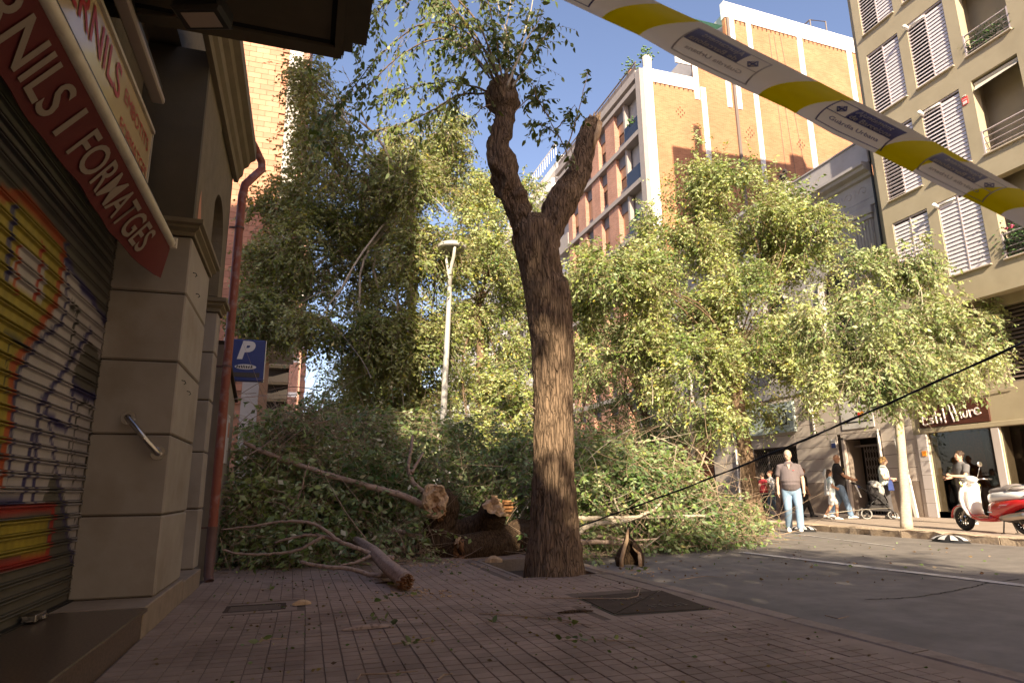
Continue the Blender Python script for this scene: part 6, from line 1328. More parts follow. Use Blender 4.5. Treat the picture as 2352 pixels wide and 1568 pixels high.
# ------------------------------------------------------------ people
def organic(name, b, voxel, m, parent, smooth_it=3):
    me = bpy.data.meshes.new('tmp'); me.from_pydata(b.v, [], b.f); me.update(); o = bpy.data.objects.new('tmp', me); COL.objects.link(o)
    md = o.modifiers.new('r', 'REMESH'); md.mode = 'VOXEL'; md.voxel_size = voxel; md.use_smooth_shade = True
    ms = o.modifiers.new('s', 'SMOOTH'); ms.factor = .5; ms.iterations = smooth_it
    dg = bpy.context.evaluated_depsgraph_get(); me2 = bpy.data.meshes.new_from_object(o.evaluated_get(dg)); bpy.data.objects.remove(o)
    me2.materials.clear(); me2.materials.append(MATS[m]); me2.name = name
    return me2
def cap_tube(b, pts, rad, n=14):
    """tube with rounded ends"""
    P = [Vector(p) for p in pts]; rr = [(r, r) if not hasattr(r, '__len__') else r for r in rad]
    d0 = (P[0]-P[1]).normalized(); d1 = (P[-1]-P[-2]).normalized(); a, c = min(rr[0])*.7, min(rr[-1])*.7
    P2 = [P[0]+d0*a]+[P[0]+d0*a*.6]+P+[P[-1]+d1*c*.6]+[P[-1]+d1*c]; R2 = [tuple(q*.25 for q in rr[0]), tuple(q*.75 for q in rr[0])]+rr+[tuple(q*.75 for q in rr[-1]), tuple(q*.25 for q in rr[-1])]
    b.tube(P2, R2, n)
def rotp(p, c, yaw, pitch=0):
    v = Vector(p)-Vector(c); v = Matrix.Rotation(pitch, 3, 'X') @ v; v = Matrix.Rotation(yaw, 3, 'Z') @ v; return Vector(c)+v
def hand(b, w, d, side, curl=.35, s=1.0):
    """palm, four bent fingers of unequal length and a thumb from the palm's side; w wrist, d direction"""
    w = Vector(w); d = Vector(d).normalized(); up = Vector((0, 1, 0)) if abs(d.z) > .5 else Vector((0, 0, 1)); n = (up-d*up.dot(d)).normalized(); lat = d.cross(n)*side
    pc = w+d*.05*s
    b.tube([w, w+d*.03*s, w+d*.075*s, w+d*.09*s], [(.024*s, .024*s), (.030*s, .026*s), (.034*s, .024*s), (.026*s, .018*s)], 8)
    nn = lat.cross(d)
    for k, (off, L_) in enumerate(((-.024, .062), (-.008, .072), (.009, .068), (.024, .052))):
        p0 = w+d*.08*s+n*off*s; p1 = p0+d*L_*.5*s; p2 = p1+(d*math.cos(curl)+lat*-math.sin(curl))*L_*.35*s; p3 = p2+(d*math.cos(curl*2)+lat*-math.sin(curl*2))*L_*.25*s
        b.tube([p0, p1, p2, p3], [.0095*s, .0088*s, .008*s, .005*s], 6)
    t0 = w+d*.03*s-n*.028*s; b.tube([t0, t0+(d*.6-n*.8).normalized()*.03*s, t0+(d*.6-n*.8).normalized()*.03*s+(d-n*.2).normalized()*.03*s], [.012*s, .0105*s, .007*s], 6)
def person(label, pos, face, h, J=None, skin='skin', hair=('hair_dark', 'short'), shirt=None, sleeve=.55, pants=None, pantlen=1.0, shoes='shoe_white', belly=0., head_yaw=0., head_pitch=0., group=None, hand_curl=.4, wide=1.0, belt=False, skirt=False):
    J = J or {}; rz = math.atan2(-face[0], face[1]); t = thing('person', label, 'person', pos, rz, group); k = h/1.75
    D = dict(hipL=(-.09, 0, .91), hipR=(.09, 0, .91), kneeL=(-.10, .02, .50), kneeR=(.10, .02, .50), ankL=(-.10, -.02, .085), ankR=(.10, -.02, .085), shL=(-.170, 0, 1.385), shR=(.170, 0, 1.385), elL=(-.235, -.02, 1.13), elR=(.235, -.02, 1.13), wrL=(-.24, .06, .88), wrR=(.24, .06, .88), chest=(0, 0, 1.28), neck=(0, .005, 1.48), lean=0)
    D.update(J); V_ = lambda q: Vector(D[q])
    hb_ = MB(); w = wide
    tors = [((0, 0, .92), (.150*w, .11)), ((0, .008, 1.0), (.148*w, .11+belly*.3)), ((0, .012+belly*.5, 1.10), (.140*w+belly*.35, .105+belly*.8)), ((0, .01+belly*.2, 1.22), (.150*w, .112+belly*.35)), ((0, .005, 1.34), (.165*w, .11)), ((0, 0, 1.42), (.14*w, .085)), ((0, 0, 1.465), (.075, .065))]
    def grow(b, g, segs):
        if 'torso' in segs: cap_tube(b, [p for p, r in tors], [(r[0]+g, r[1]+g) for p, r in tors], 20)
        if 'pelvis' in segs: cap_tube(b, [(0, 0, .86), (0, 0, .93), (0, .008, 1.02)], [(.150*w+g, .115+g), (.158*w+g, .118+g), (.146*w+g, .11+belly*.35+g)], 20)
        for s_ in 'LR':
            if 'upper' in segs:
                a, c = V_('sh'+s_), V_('el'+s_); f = segs['upper']; e = a.lerp(c, f); cap_tube(b, [a.lerp(Vector((0, 0, 1.40)), .35), a, a.lerp(c, f*.5), e], [.058+g, .057+g, .050+g, (.050-.010*f)+g*1.25], 12)
            if 'fore' in segs: a, c = V_('el'+s_), V_('wr'+s_); cap_tube(b, [a, a.lerp(c, .3), c], [.041+g, .042+g, .027+g], 12)
            if 'leg' in segs:
                a, m_, c = V_('hip'+s_), V_('knee'+s_), V_('ank'+s_); f = segs['leg']
                if f > .5: e = m_.lerp(c, (f-.5)*2); cap_tube(b, [a, a.lerp(m_, .5), m_, m_.lerp(e, .4), e], [.088+g, .076+g, .057+g, .058+g, (.040 if g < .01 else .052)+g], 14)
                else: e = a.lerp(m_, f*2); cap_tube(b, [a, a.lerp(m_, f), e], [.088+g, .082+g, .074+g], 14)
    grow(hb_, 0, {'torso': 1, 'pelvis': 1, 'upper': 1.0, 'fore': 1, 'leg': 1.0})
    nk = V_('neck'); hc = nk+Vector((0, .015, .165)); H_ = lambda p: rotp(hc+Vector(p), nk+Vector((0, 0, .06)), head_yaw, head_pitch); RM = Matrix.Rotation(head_yaw, 3, 'Z') @ Matrix.Rotation(head_pitch, 3, 'X')
    cap_tube(hb_, [nk-Vector((0, 0, .05)), nk+Vector((0, .005, .05)), H_((0, -.005, -.06))], [.058, .053, .052], 12)
    hb_.ell(H_((0, 0, 0)), (.074, .093, .108), 18, 14, rot=RM); hb_.ell(H_((0, .030, -.062)), (.052, .058, .050), 14, 10, rot=RM); hb_.ell(H_((0, .060, -.090)), (.025, .022, .02), 10, 8, rot=RM)
    hb_.tube([H_((0, .086, .022)), H_((0, .104, -.012)), H_((0, .092, -.024))], [.010, .015, .010], 8)
    for s_ in (-1, 1): hb_.ell(H_((s_*.076, -.005, -.008)), (.012, .018, .030), 8, 8, rot=RM); hb_.ell(H_((s_*.035, .070, -.03)), (.025, .02, .022), 8, 6, rot=RM)
    for s_ in 'LR':
        a = V_('ank'+s_); tw = D.get('toe'+s_, (0, 1)); d = Vector((tw[0], tw[1], 0)).normalized()
        lift = D.get('lift'+s_, 0); cap_tube(hb_, [a-d*.03-Vector((0, 0, .045)), a+d*.05-Vector((0, 0, .05)), a+d*.15-Vector((0, 0, .055+lift))], [.032, .034, .026], 10)
    me = organic('body', hb_, .0115, skin, t, 2)
    # hands joined into the same body mesh
    hh = MB(); n0 = len(me.vertices)
    for s_, sg in (('L', -1), ('R', 1)):
        w_ = V_('wr'+s_); d = D.get('hd'+s_, None); d = Vector(d) if d else (w_-V_('el'+s_)); hand(hh, w_-d.normalized()*.012, d, sg, hand_curl)
    import bmesh
    bm = bmesh.new(); bm.from_mesh(me); tmp = bpy.data.meshes.new('t2'); tmp.from_pydata(hh.v, [], hh.f); bm.from_mesh(tmp); bpy.data.meshes.remove(tmp); bm.to_mesh(me); bm.free(); me.polygons.foreach_set('use_smooth', [True]*len(me.polygons))
    bo = link('body', me, t)
    parts = [bo]
    if shirt:
        b = MB(); grow(b, .026, {'torso': 1, 'upper': sleeve} if sleeve <= 1 else {'torso': 1, 'upper': 1.0, 'fore': 1}); hem = D.get('hem', .90); cap_tube(b, [(0, .004, hem), (0, .008+belly*.2, 1.02), (0, .01, 1.1)], [(.180*w, .140+belly*.5), (.178*w, .140+belly*.95), (.170*w, .132+belly)], 20)
        parts.append(link('shirt', organic('shirt', b, .0125, shirt, t, 2), t))
        q = MB(); q.ring(nk+Vector((0, .0, -.018)), (0, -.2, 1), .064, .012, 18, 6); parts.append(q.build('collar', shirt, t, smooth=True))
    if pants:
        b = MB(); grow(b, .021, {'pelvis': 1, 'leg': pantlen}); parts.append(link('trousers' if pantlen > .7 else 'shorts', organic('trousers', b, .0125, pants, t, 2), t))
    if belt: q = MB(); q.tube([(.158*w*math.cos(a)*1.04, .004+(.125+belly*.35)*math.sin(a)*1.04, .985) for a in np.linspace(0, 2*math.pi, 25)[:-1]], .017, 6, closed=True); parts.append(q.build('belt', 'belt', t, smooth=True))
    for s_ in 'LR':
        a = V_('ank'+s_); tw = D.get('toe'+s_, (0, 1)); d = Vector((tw[0], tw[1], 0)).normalized(); lift = D.get('lift'+s_, 0); z0 = a.z-.085; sd_ = Vector((-d.y, d.x, 0)); b = MB(); rg = []
        for f, ww, hgt in ((-.085, .030, .05), (-.06, .040, .085), (-.01, .043, .105), (.05, .045, .080), (.12, .050, .058), (.17, .044, .046), (.20, .022, .030)):
            zz_ = z0-lift*(f/.2 if f > 0 else 0); rg.append([Vector((a.x, a.y, 0))+d*f+sd_*ww*math.cos(x)+Vector((0, 0, max(zz_+.001, zz_+hgt*.5+hgt*.5*math.sin(x)))) for x in np.linspace(0, 2*math.pi, 13)[:-1]])
        b.loft(rg); parts.append(b.build('shoe', shoes, t, smooth=True))
    hm, hs = hair
    if hs:
        b = MB()
        if hs == 'bald': b = None
        elif hs == 'short': b.ell(H_((0, -.016, .020)), (.082, .094, .102), 18, 14, rot=RM); [b.ell(H_((s_*.060, -.03, -.015)), (.024, .05, .05), 8, 6, rot=RM) for s_ in (-1, 1)]
        elif hs == 'curly':
            b.ell(H_((0, -.018, .025)), (.088, .098, .104), 18, 14, rot=RM)
            for i in range(34): a_ = random.uniform(0, 6.28); e_ = random.uniform(-.25, 1.2); p = (.085*math.cos(a_)*math.cos(e_), -.03+.085*math.sin(a_)*math.cos(e_), .03+.095*math.sin(e_)); (p[1] < .05 or p[2] > .08) and b.ell(H_(p), (.026, .026, .024), 7, 5)
        elif hs == 'long':
            b.ell(H_((0, -.018, .025)), (.086, .096, .102), 18, 14, rot=RM); cap_tube(b, [H_((0, -.06, .0)), H_((0, -.085, -.10)), H_((0, -.09, -.20))], [(.075, .045), (.075, .04), (.055, .03)], 12)
        elif hs == 'bob':
            b.ell(H_((0, -.022, .022)), (.092, .098, .104), 18, 14, rot=RM); b.ell(H_((0, -.05, -.03)), (.092, .065, .075), 14, 10, rot=RM)
            for i in range(40): a_ = random.uniform(2.6, 6.9); e_ = random.uniform(-.7, .9); b.ell(H_((.092*math.cos(a_)*math.cos(e_), -.03+.095*math.sin(a_)*math.cos(e_), .01+.095*math.sin(e_))), (.024, .024, .026), 6, 5)
        elif hs == 'bun': b.ell(H_((0, -.018, .022)), (.080, .094, .098), 18, 14, rot=RM); b.ell(H_((0, -.105, .06)), (.035, .035, .035), 10, 8, rot=RM)
        if b: parts.append(link('hair', organic('hair', b, .010, hm, t, 1), t))
    q = MB(); [q.ell(H_((s_*.031, .083, .008)), (.011, .008, .006), 8, 6, rot=RM) for s_ in (-1, 1)]; parts.append(q.build('eyes', 'eye', t, smooth=True))
    q = MB(); q.ell(H_((0, .086, -.052)), (.024, .008, .006), 10, 6, rot=RM); parts.append(q.build('mouth', 'lip', t, smooth=True))
    if hs != 'bald' and hm != 'hair_grey': q = MB(); [q.ell(H_((s_*.032, .084, .026)), (.016, .007, .004), 8, 5, rot=RM) for s_ in (-1, 1)]; parts.append(q.build('eyebrows', hm, t, smooth=True))
    t.scale = (k, k, k); t['_H'] = 0; del t['_H']
    return t, H_
def toward(p): return (-p[0], -p[1])
rightdir = (RT[0], RT[1])
# 1 the man walking towards the camera
mp = onZ(1834, 1223, .03)*.0+np.array([11.35, 13.15, .012+.02])
man, H1 = person('grey-haired man in dark polo shirt and light jeans walking on the roadway towards us', tuple(mp), toward(mp), 1.93, dict(hipL=(-.095, 0, .91), hipR=(.095, 0, .91), kneeL=(-.12, .12, .52), ankL=(-.11, .17, .10), liftL=-.02, kneeR=(.10, .03, .49), ankR=(.12, -.20, .12), liftR=.04, shL=(-.185, 0, 1.385), shR=(.185, 0, 1.385), elL=(-.255, -.01, 1.12), elR=(.255, -.03, 1.12), wrL=(-.255, .09, .88), wrR=(.265, .03, .87), hem=.96), hair=('hair_grey', 'short'), shirt='polo_grey', sleeve=.62, pants='jeans_light', belly=.085, wide=1.1, belt=True)
q = MB(); q.add([(-.035, .135, 1.445), (.035, .135, 1.445), (.0, .160, 1.33)], [(0, 1, 2)]); q.build('open_neck', 'skin', man)
q = MB(); q.obox((-.085, .172, 1.315), (.016, 0, 0), (0, .004, 0), (0, 0, .005)); q.build('chest_logo', 'logo_red', man)
q = MB(); q.obox((-.055, .118, 1.44), (.02, .012, .02), (.0, .006, 0), (.012, 0, -.02)); q.obox((.055, .118, 1.44), (.02, -.012, -.02), (.0, .006, 0), (.012, 0, .02)); q.build('collar_flap', 'polo_grey', man)
# 2 bald man pushing the stroller
bd = (.80, -.60)
bp_ = onZ(1936, 1191, .15); bp_ = np.array([bp_[0], bp_[1], .15])
bald, _ = person('bald man in a black T-shirt and jeans pushing the stroller', tuple(bp_), bd, 1.87, dict(kneeL=(-.11, -.02, .49), ankL=(-.13, -.28, .13), liftL=.05, kneeR=(.10, .12, .52), ankR=(.12, .20, .095), liftR=-.02, elL=(-.25, .12, 1.17), elR=(.25, .12, 1.17), wrL=(-.19, .36, 1.06), wrR=(.19, .36, 1.06), hdL=(.25, .8, -.1), hdR=(-.25, .8, -.1)), skin='skin_tan', hair=('hair_dark', 'bald'), shirt='black_cloth', sleeve=.6, pants='jeans', belly=.04, wide=1.08, head_yaw=.35, hand_curl=1.0)
q = MB(); q.obox((.07, .158, 1.33), (.028, 0, 0), (0, .004, 0), (0, 0, .034)); q.build('chest_badge', 'badge_yellow', bald)
q = MB(); q.ring((-.205, .30, 1.085), (-.1, .9, -.3), .034, .010, 14, 6); q.build('watch', 'plastic_black', bald)
# 3 child in white
kp = onZ(1916, 1193, .15); kp = (kp[0], kp[1], .15)
kid, _ = person('child in white shorts, pale blue shirt and open white hooded jacket', kp, (.85, -.53), 1.42, dict(kneeL=(-.09, .16, .52), ankL=(-.10, .13, .09), kneeR=(.09, -.06, .50), ankR=(.10, -.28, .17), liftR=.07, elL=(-.24, .03, 1.16), elR=(.24, .03, 1.16), wrL=(-.09, .20, 1.10), wrR=(.10, .19, 1.09)), skin='skin_tan', hair=('hair_dark', 'long'), shirt='paleblue_cloth', sleeve=.5, pants='white_cloth', pantlen=.44, head_yaw=.25)
b = MB(); cap_tube(b, [(0, -.16, 1.50), (0, -.15, 1.62), (0, -.10, 1.76)], [(.12, .05), (.13, .05), (.085, .04)], 14); cap_tube(b, [(-.16, .02, 1.38), (-.20, -.06, 1.1), (-.19, -.12, .88)], [.06, .05, .07], 10); cap_tube(b, [(.16, .02, 1.38), (.20, -.06, 1.1), (.19, -.12, .88)], [.06, .05, .07], 10); cap_tube(b, [(0, -.13, 1.4), (0, -.15, 1.15), (0, -.18, .86)], [(.17, .03), (.19, .03), (.22, .035)], 16)
link('hooded_jacket', organic('hooded_jacket', b, .014, 'white_cloth', kid, 3), kid)
# 4 blond woman
wp = onZ(2043, 1190, .15); wp = (wp[0], wp[1], .15)
wo_, _ = person('blond curly-haired woman in a pale top with a blue bag on her arm', wp, (.55, -.83), 1.78, dict(kneeL=(-.09, .03, .50), ankL=(-.09, -.04, .085), kneeR=(.09, .05, .50), ankR=(.11, .10, .09), elL=(-.24, .0, 1.15), elR=(.25, .04, 1.14), wrL=(.02, .20, 1.10), wrR=(.10, .24, 1.12), shL=(-.165, 0, 1.41), shR=(.165, 0, 1.41)), hair=('hair_blond', 'bob'), shirt='mint_cloth', sleeve=.6, pants='charcoal', pantlen=.93, head_yaw=-.1, head_pitch=-.35, hand_curl=.9, wide=.98)
q = MB(); q.tube([(-.09, .115, 1.16), (-.10, .13, 1.3), (-.10, .08, 1.46), (-.09, -.08, 1.44), (-.09, -.125, 1.2)], .010, 6); q.tube([(.09, .115, 1.16), (.10, .13, 1.3), (.10, .08, 1.46), (.09, -.08, 1.44), (.09, -.125, 1.2)], .010, 6); q.build('backpack_strap', 'belt', wo_)
bag = thing('blue_bag', 'deep blue handbag hanging from the blond woman\'s forearm', 'bag', wp, math.atan2(-.55, -.83)); q = MB(); q.loft([[(.28+x*s_, .20+y*s2, z) for x, y in ((-.13, -.05), (.13, -.05), (.13, .05), (-.13, .05))] for z, s_, s2 in ((.80, .95, 1), (.82, 1.05, 1.1), (1.0, 1.0, .9), (1.08, .92, .5))]); q.build('bag_body', 'blue_bag', bag); q = MB(); q.tube([(.18, .2, 1.07), (.20, .2, 1.16), (.28, .2, 1.2), (.36, .2, 1.16), (.38, .2, 1.07)], .008, 6); q.build('bag_handle', 'blue_bag', bag)
# 5 young man behind the scooter
yp = onZ(2230, 1204, .15); yp = (yp[0], yp[1], .15)
ym, H5 = person('young dark-haired man in a grey T-shirt leaning forward behind the scooter with a phone', yp, (-.95, .28), 1.74, dict(elL=(-.22, .10, 1.14), elR=(.22, .12, 1.14), wrL=(-.10, .34, 1.16), wrR=(.12, .34, 1.10), hdL=(.2, .8, .3), hdR=(-.2, .8, .3), chest=(0, .05, 1.28)), hair=('hair_dark', 'curly'), shirt='shirt_grey', sleeve=.55, pants='charcoal', head_yaw=.05, hand_curl=.6, shoes='shoe_white')
q = MB(); [q.ring(H5((s_*.032, .094, .006)), (0, 1, 0), .018, .003, 12, 4) for s_ in (-1, 1)]; q.build('glasses', 'plastic_black', ym)
ph = thing('phone', 'dark phone held out by the young man behind the scooter', 'phone', yp, math.atan2(.95, .28)); q = MB(); q.obox((.02, .43, 1.17), (.035, 0, 0), (0, .06, .04), (0, -.003, .005)); q.build('phone_body', 'plastic_black', ph)
# 6-9 walkers by the far wall
def walker(label, u, v, face, h, **kw): p = onZ(u, v, .15); return person(label, (p[0], p[1], .15), face, h, **kw)
w6, _ = walker('woman in a red sleeveless top and black trousers, seen from behind', 1760, 1185, (-.2, .98), 1.40, J=dict(kneeL=(-.09, .0, .50), ankL=(-.10, -.18, .14), liftL=.05, kneeR=(.09, .10, .51), ankR=(.10, .16, .09), elL=(-.24, .03, 1.15), wrL=(-.23, .12, .92)), hair=('hair_dark', 'bun'), shirt='red_cloth', sleeve=.12, pants='black_cloth', shoes='shoe_black', skin='skin')
w7, _ = walker('woman in a patterned blouse and pale jeans with a round black bag, head turned left', 1778, 1184, (-.35, .9), 1.47, J=dict(kneeL=(-.09, .08, .51), ankL=(-.10, .14, .09), kneeR=(.09, -.02, .50), ankR=(.11, -.20, .13), liftR=.04), hair=('hair_red', 'bun'), shirt='patterned', sleeve=.5, pants='jeans_light', shoes='shoe_white', head_yaw=.7)
p7 = w7.location; rbag = thing('round_bag', 'round black shoulder bag carried by the woman in the patterned blouse', 'bag', (p7[0], p7[1], p7[2]), w7.rotation_euler.z); q = MB(); q.ell((.22, -.13, .80), (.06, .15, .15), 16, 12); q.build('bag_body', 'black_cloth', rbag, smooth=True); q = MB(); q.tube([(.2, -.13, .93), (.15, -.05, 1.19), (.12, .02, 1.2)], .008, 5); q.build('bag_strap', 'belt', rbag)
w8, _ = walker('brown-clad woman with long hair mostly hidden behind the man in the polo shirt', 1800, 1187, (-.3, .95), 1.52, J=dict(kneeL=(-.09, .10, .51), ankL=(-.10, .15, .09), ankR=(.11, -.18, .12), kneeR=(.09, .0, .5), liftR=.04), hair=('hair_dark', 'long'), shirt='brown_cloth', sleeve=1.5, pants='brown_cloth', shoes='shoe_black', skin='skin_tan')
w9, _ = walker('person in black clothes striding just right of the man in the polo shirt', 1853, 1188, (.9, -.3), 1.52, J=dict(kneeL=(-.09, .14, .52), ankL=(-.10, .26, .10), kneeR=(.09, .0, .5), ankR=(.11, -.24, .15), liftR=.05), hair=('hair_red', 'short'), shirt='black_cloth', sleeve=1.0, pants='black_cloth', shoes='shoe_black', skin='skin_tan')
# ------------------------------------------------------------ stroller
sp_ = bp_+np.array([bd[0], bd[1], 0])*1.02
stl = thing('stroller', 'black stroller with a grey canopy pushed by the bald man', 'stroller', (sp_[0], sp_[1], .15), math.atan2(-bd[0], bd[1]))
def wheel(parent, c, r, wd, m='tyre_grey', ax=(1, 0, 0), sp=5):
    w_ = bpy.data.objects.new('wheel', None); COL.objects.link(w_); w_.parent = parent; w_.location = c
    q = MB(); q.ring((0, 0, 0), ax, r-wd*.5, wd*.5, 26, 8); q.build('tyre', m, w_, smooth=True)
    q = MB(); q.ring((0, 0, 0), ax, r-wd*1.2, wd*.25, 22, 5); q.disc((0, 0, 0), ax, r*.2, wd*1.2, 12); a = Vector(ax).normalized(); u_ = a.orthogonal().normalized(); v_ = a.cross(u_)
    for i in range(sp): th = 2*math.pi*i/sp; q.tube([(u_*math.cos(th)+v_*math.sin(th))*r*.15, (u_*math.cos(th)+v_*math.sin(th))*(r-wd*1.1)], r*.055, 5)
    q.build('rim', 'plastic_black', w_); return w_
for x in (-.28, .28): wheel(stl, (x, -.42, .15), .15, .035)
for x in (-.17, .17): wheel(stl, (x, .30, .105), .105, .03)
for x in (-.24, .24):
    q = MB(); q.tube([(x, -.62, 1.02), (x, -.45, .90), (x*.9, .0, .55), (x*.75, .28, .20), (x*.7, .30, .105)], .016, 8); q.tube([(x*1.1, -.42, .15), (x, -.25, .45), (x*.95, -.08, .60)], .015, 8); q.build('frame_tube', 'plastic_black', stl, smooth=True)
q = MB(); q.tube([(-.24, -.62, 1.02), (-.15, -.66, 1.04), (.15, -.66, 1.04), (.24, -.62, 1.02)], .018, 8); q.build('handlebar', 'plastic_black', stl, smooth=True)
q = MB(); q.tube([(-.28, -.42, .15), (.28, -.42, .15)], .012, 6); q.build('axle', 'plastic_black', stl)
q = MB(); q.loft([[(x*w_, y, z) for x, y, z in ((-.19, -.34, .30), (.19, -.34, .30), (.17, .20, .26), (-.17, .20, .26))] if 0 else [(-.19*w_, -.34, z), (.19*w_, -.34, z), (.17*w_, .20, z-.02), (-.17*w_, .20, z-.02)] for z, w_ in ((.24, .85), (.40, 1.1))]); q.build('basket', 'stroller_black', stl)
q = MB(); q.loft([[(-.17*w_, y-d_, z), (.17*w_, y-d_, z), (.17*w_, y+d_, z+.02), (-.17*w_, y+d_, z+.02)] for y, z, d_, w_ in ((.02, .42, .16, .9), (-.03, .55, .17, 1.05), (-.12, .80, .13, 1.1), (-.16, .98, .10, 1.0))]); q.build('seat', 'stroller_black', stl)
q = MB(); q.obox((.0, .17, .62), (.13, 0, 0), (0, .006, .0), (0, -.05, .16)); q.build('seat_panel', 'stroller_mesh', stl); q = MB(); q.obox((0.02, .205, .50), (.05, 0, 0), (0, .004, 0), (0, -.01, .03)); q.build('care_label', 'sign_white', stl)
q = MB(); rg = []
for i in range(9):
    a = R(-30+i*19); rg.append([(.21*math.cos(b2_)*(.96 if i in (0, 8) else 1.05), -.06+.30*math.sin(a)*(.55+.45*math.sin(b2_)) if 0 else -.10+.27*math.sin(a)*math.sin(b2_)**.5, .80+.30*math.cos(a)*math.sin(b2_)**.5) for b2_ in np.linspace(.12, math.pi-.12, 12)])
q.loft(rg, cap=False, closed=False); o = q.build('canopy', 'canopy_grey', stl, smooth=True); md = o.modifiers.new('s', 'SOLIDIFY'); md.thickness = .012
q = MB(); q.obox((-.10, -.50, .93), (.06, 0, 0), (0, .05, 0), (0, 0, .035)); q.build('organiser_bag', 'blue_bag', stl); q = MB(); q.tube([(.2, -.60, .98), (.22, -.55, .8), (.2, -.5, .62)], [(.02, .03), (.05, .02), (.03, .02)], 8); q.build('hanging_cloth', 'white_cloth', stl)
# ------------------------------------------------------------ scooter
A_ = onZ(2200, 1216, .15); B_ = onZ(2350, 1230, .15); fwd = (Vector(A_)-Vector(B_)); 
sc_pos = Vector((13.30, 9.72, .15)); hd = Vector((.22, 1.0, 0)).normalized()
sct = thing('scooter', 'white and red retro scooter with grey seat parked on the far pavement', 'scooter', sc_pos, math.atan2(-hd.x, hd.y))
# local: +y forward, wheels at y=+.66 and -.66
def swheel(y):
    w_ = bpy.data.objects.new('wheel', None); COL.objects.link(w_); w_.parent = sct; w_.location = (0, y, .245)
    q = MB(); q.ring((0, 0, 0), (1, 0, 0), .190, .056, 34, 12); q.build('tyre', 'tyre', w_, smooth=True)
    q = MB(); q.ring((0, 0, 0), (1, 0, 0), .145, .012, 30, 6); q.disc((0, 0, 0), (1, 0, 0), .05, .10, 16)
    for i in range(10): th = 2*math.pi*i/10; d = Vector((0, math.cos(th), math.sin(th))); q.tube([d*.045, d*.14], [.014, .010], 5)
    q.build('rim', 'plastic_black', w_); q = MB(); q.ring((-.045, 0, 0), (1, 0, 0), .075, .012, 20, 4); 
    for i in range(12): th = 2*math.pi*i/12; q.ell((-.05, .122*math.cos(th), .122*math.sin(th)), (.006, .008, .012), 5, 4)
    q.build('brake_disc', 'chrome', w_)
swheel(.80); swheel(-.67)
def sell(cx, cy, cz, w_, h, n=16, e=.75): return [(cx+w_*math.copysign(abs(math.cos(a))**e, math.cos(a)), cy, cz+h*math.copysign(abs(math.sin(a))**e, math.sin(a))) for a in np.linspace(0, 2*math.pi, n+1)[:-1]]
q = MB(); q.loft([sell(0, y, z, w_, h) for y, z, w_, h in ((-.02, .62, .10, .10), (-.06, .66, .155, .12), (-.20, .70, .19, .11), (-.42, .72, .205, .10), (-.62, .73, .20, .095), (-.80, .73, .165, .085), (-.96, .72, .09, .05), (-1.0, .715, .03, .02))]); q.build('upper_body', 'scooter_white', sct, smooth=True)
q = MB(); q.loft([sell(0, y, z, w_, h) for y, z, w_, h in ((.02, .34, .12, .07), (-.04, .44, .16, .16), (-.15, .47, .195, .19), (-.35, .50, .213, .17), (-.55, .55, .214, .12), (-.75, .60, .19, .085), (-.92, .64, .12, .06), (-1.0, .66, .05, .03))]); q.build('side_panel', 'scooter_red', sct, smooth=True)
q = MB(); q.loft([sell(0, y, z, w_, h) for y, z, w_, h in ((.58, .52, .06, .06), (.52, .40, .12, .09), (.42, .29, .17, .06), (.20, .25, .19, .045), (.0, .26, .18, .05), (-.1, .30, .15, .07))]); q.build('floor_fairing', 'scooter_red', sct, smooth=True)
q = MB(); q.box(-.16, .16, .02, .40, .295, .312); q.build('foot_mat', 'mat_tan', sct)
# leg shield: curved sheet
q = MB(); rg = []
for z, y, w_, dp in ((.28, .42, .17, .03), (.36, .50, .19, .05), (.50, .56, .22, .08), (.66, .57, .235, .11), (.80, .54, .23, .12), (.92, .50, .19, .12), (.99, .475, .12, .09)):
    front = [(w_*math.sin(a), y+dp*math.cos(a)+.02, z) for a in np.linspace(-1.45, 1.45, 11)]; back = [(w_*.93*math.sin(a), y+dp*.75*math.cos(a)-.035, z) for a in np.linspace(1.45, -1.45, 11)]; rg.append(front+back)
q.loft(rg); q.build('leg_shield', 'scooter_white', sct, smooth=True)
q = MB(); q.loft([sell(0, y, z, w_, h) for y, z, w_, h in ((.50, .34, .10, .04), (.50, .50, .12, .16), (.47, .72, .125, .17), (.45, .90, .10, .08))]) if 0 else q.loft([[(w_*math.sin(a), y-.03+.0*math.cos(a)-dp*math.cos(a)*1.0, z) for a in np.linspace(-1.5, 1.5, 9)]+[(w_*.9*math.sin(a), y+.02, z) for a in np.linspace(1.5, -1.5, 9)] for z, y, w_, dp in ((.33, .47, .13, .03), (.50, .50, .15, .06), (.70, .50, .15, .07), (.86, .47, .12, .05))]); q.build('inner_shield', 'scooter_white', sct, smooth=True)
q = MB(); rg = []
for i in range(9): a = R(-62+i*19.5); rg.append([(.075*math.sin(b_)*(.6+.4*math.cos(a*.8)), .80-(.275+.02*math.cos(b_))*math.sin(-a), .245+(.27+.035*math.cos(b_))*math.cos(a)) for b_ in np.linspace(0, 2*math.pi, 13)[:-1]])
q.loft(rg); q.build('front_fender', 'scooter_white', sct, smooth=True)
q = MB(); rg = []
for i in range(9): a = R(-58+i*18.5); rg.append([(s_*.082, .80-(.262+dz)*math.sin(-a), .245+(.255+dz)*math.cos(a)) for s_, dz in ((-1, 0), (-1.02, .022), (1.02, .022), (1, 0))])
q.loft(rg); q.build('fender_trim', 'scooter_red', sct, smooth=True)
for x in (-.07, .07): q = MB(); q.tube([(x, .80, .245), (x, .62, .56)], .018, 8); q.build('fork_leg', 'exhaust', sct)
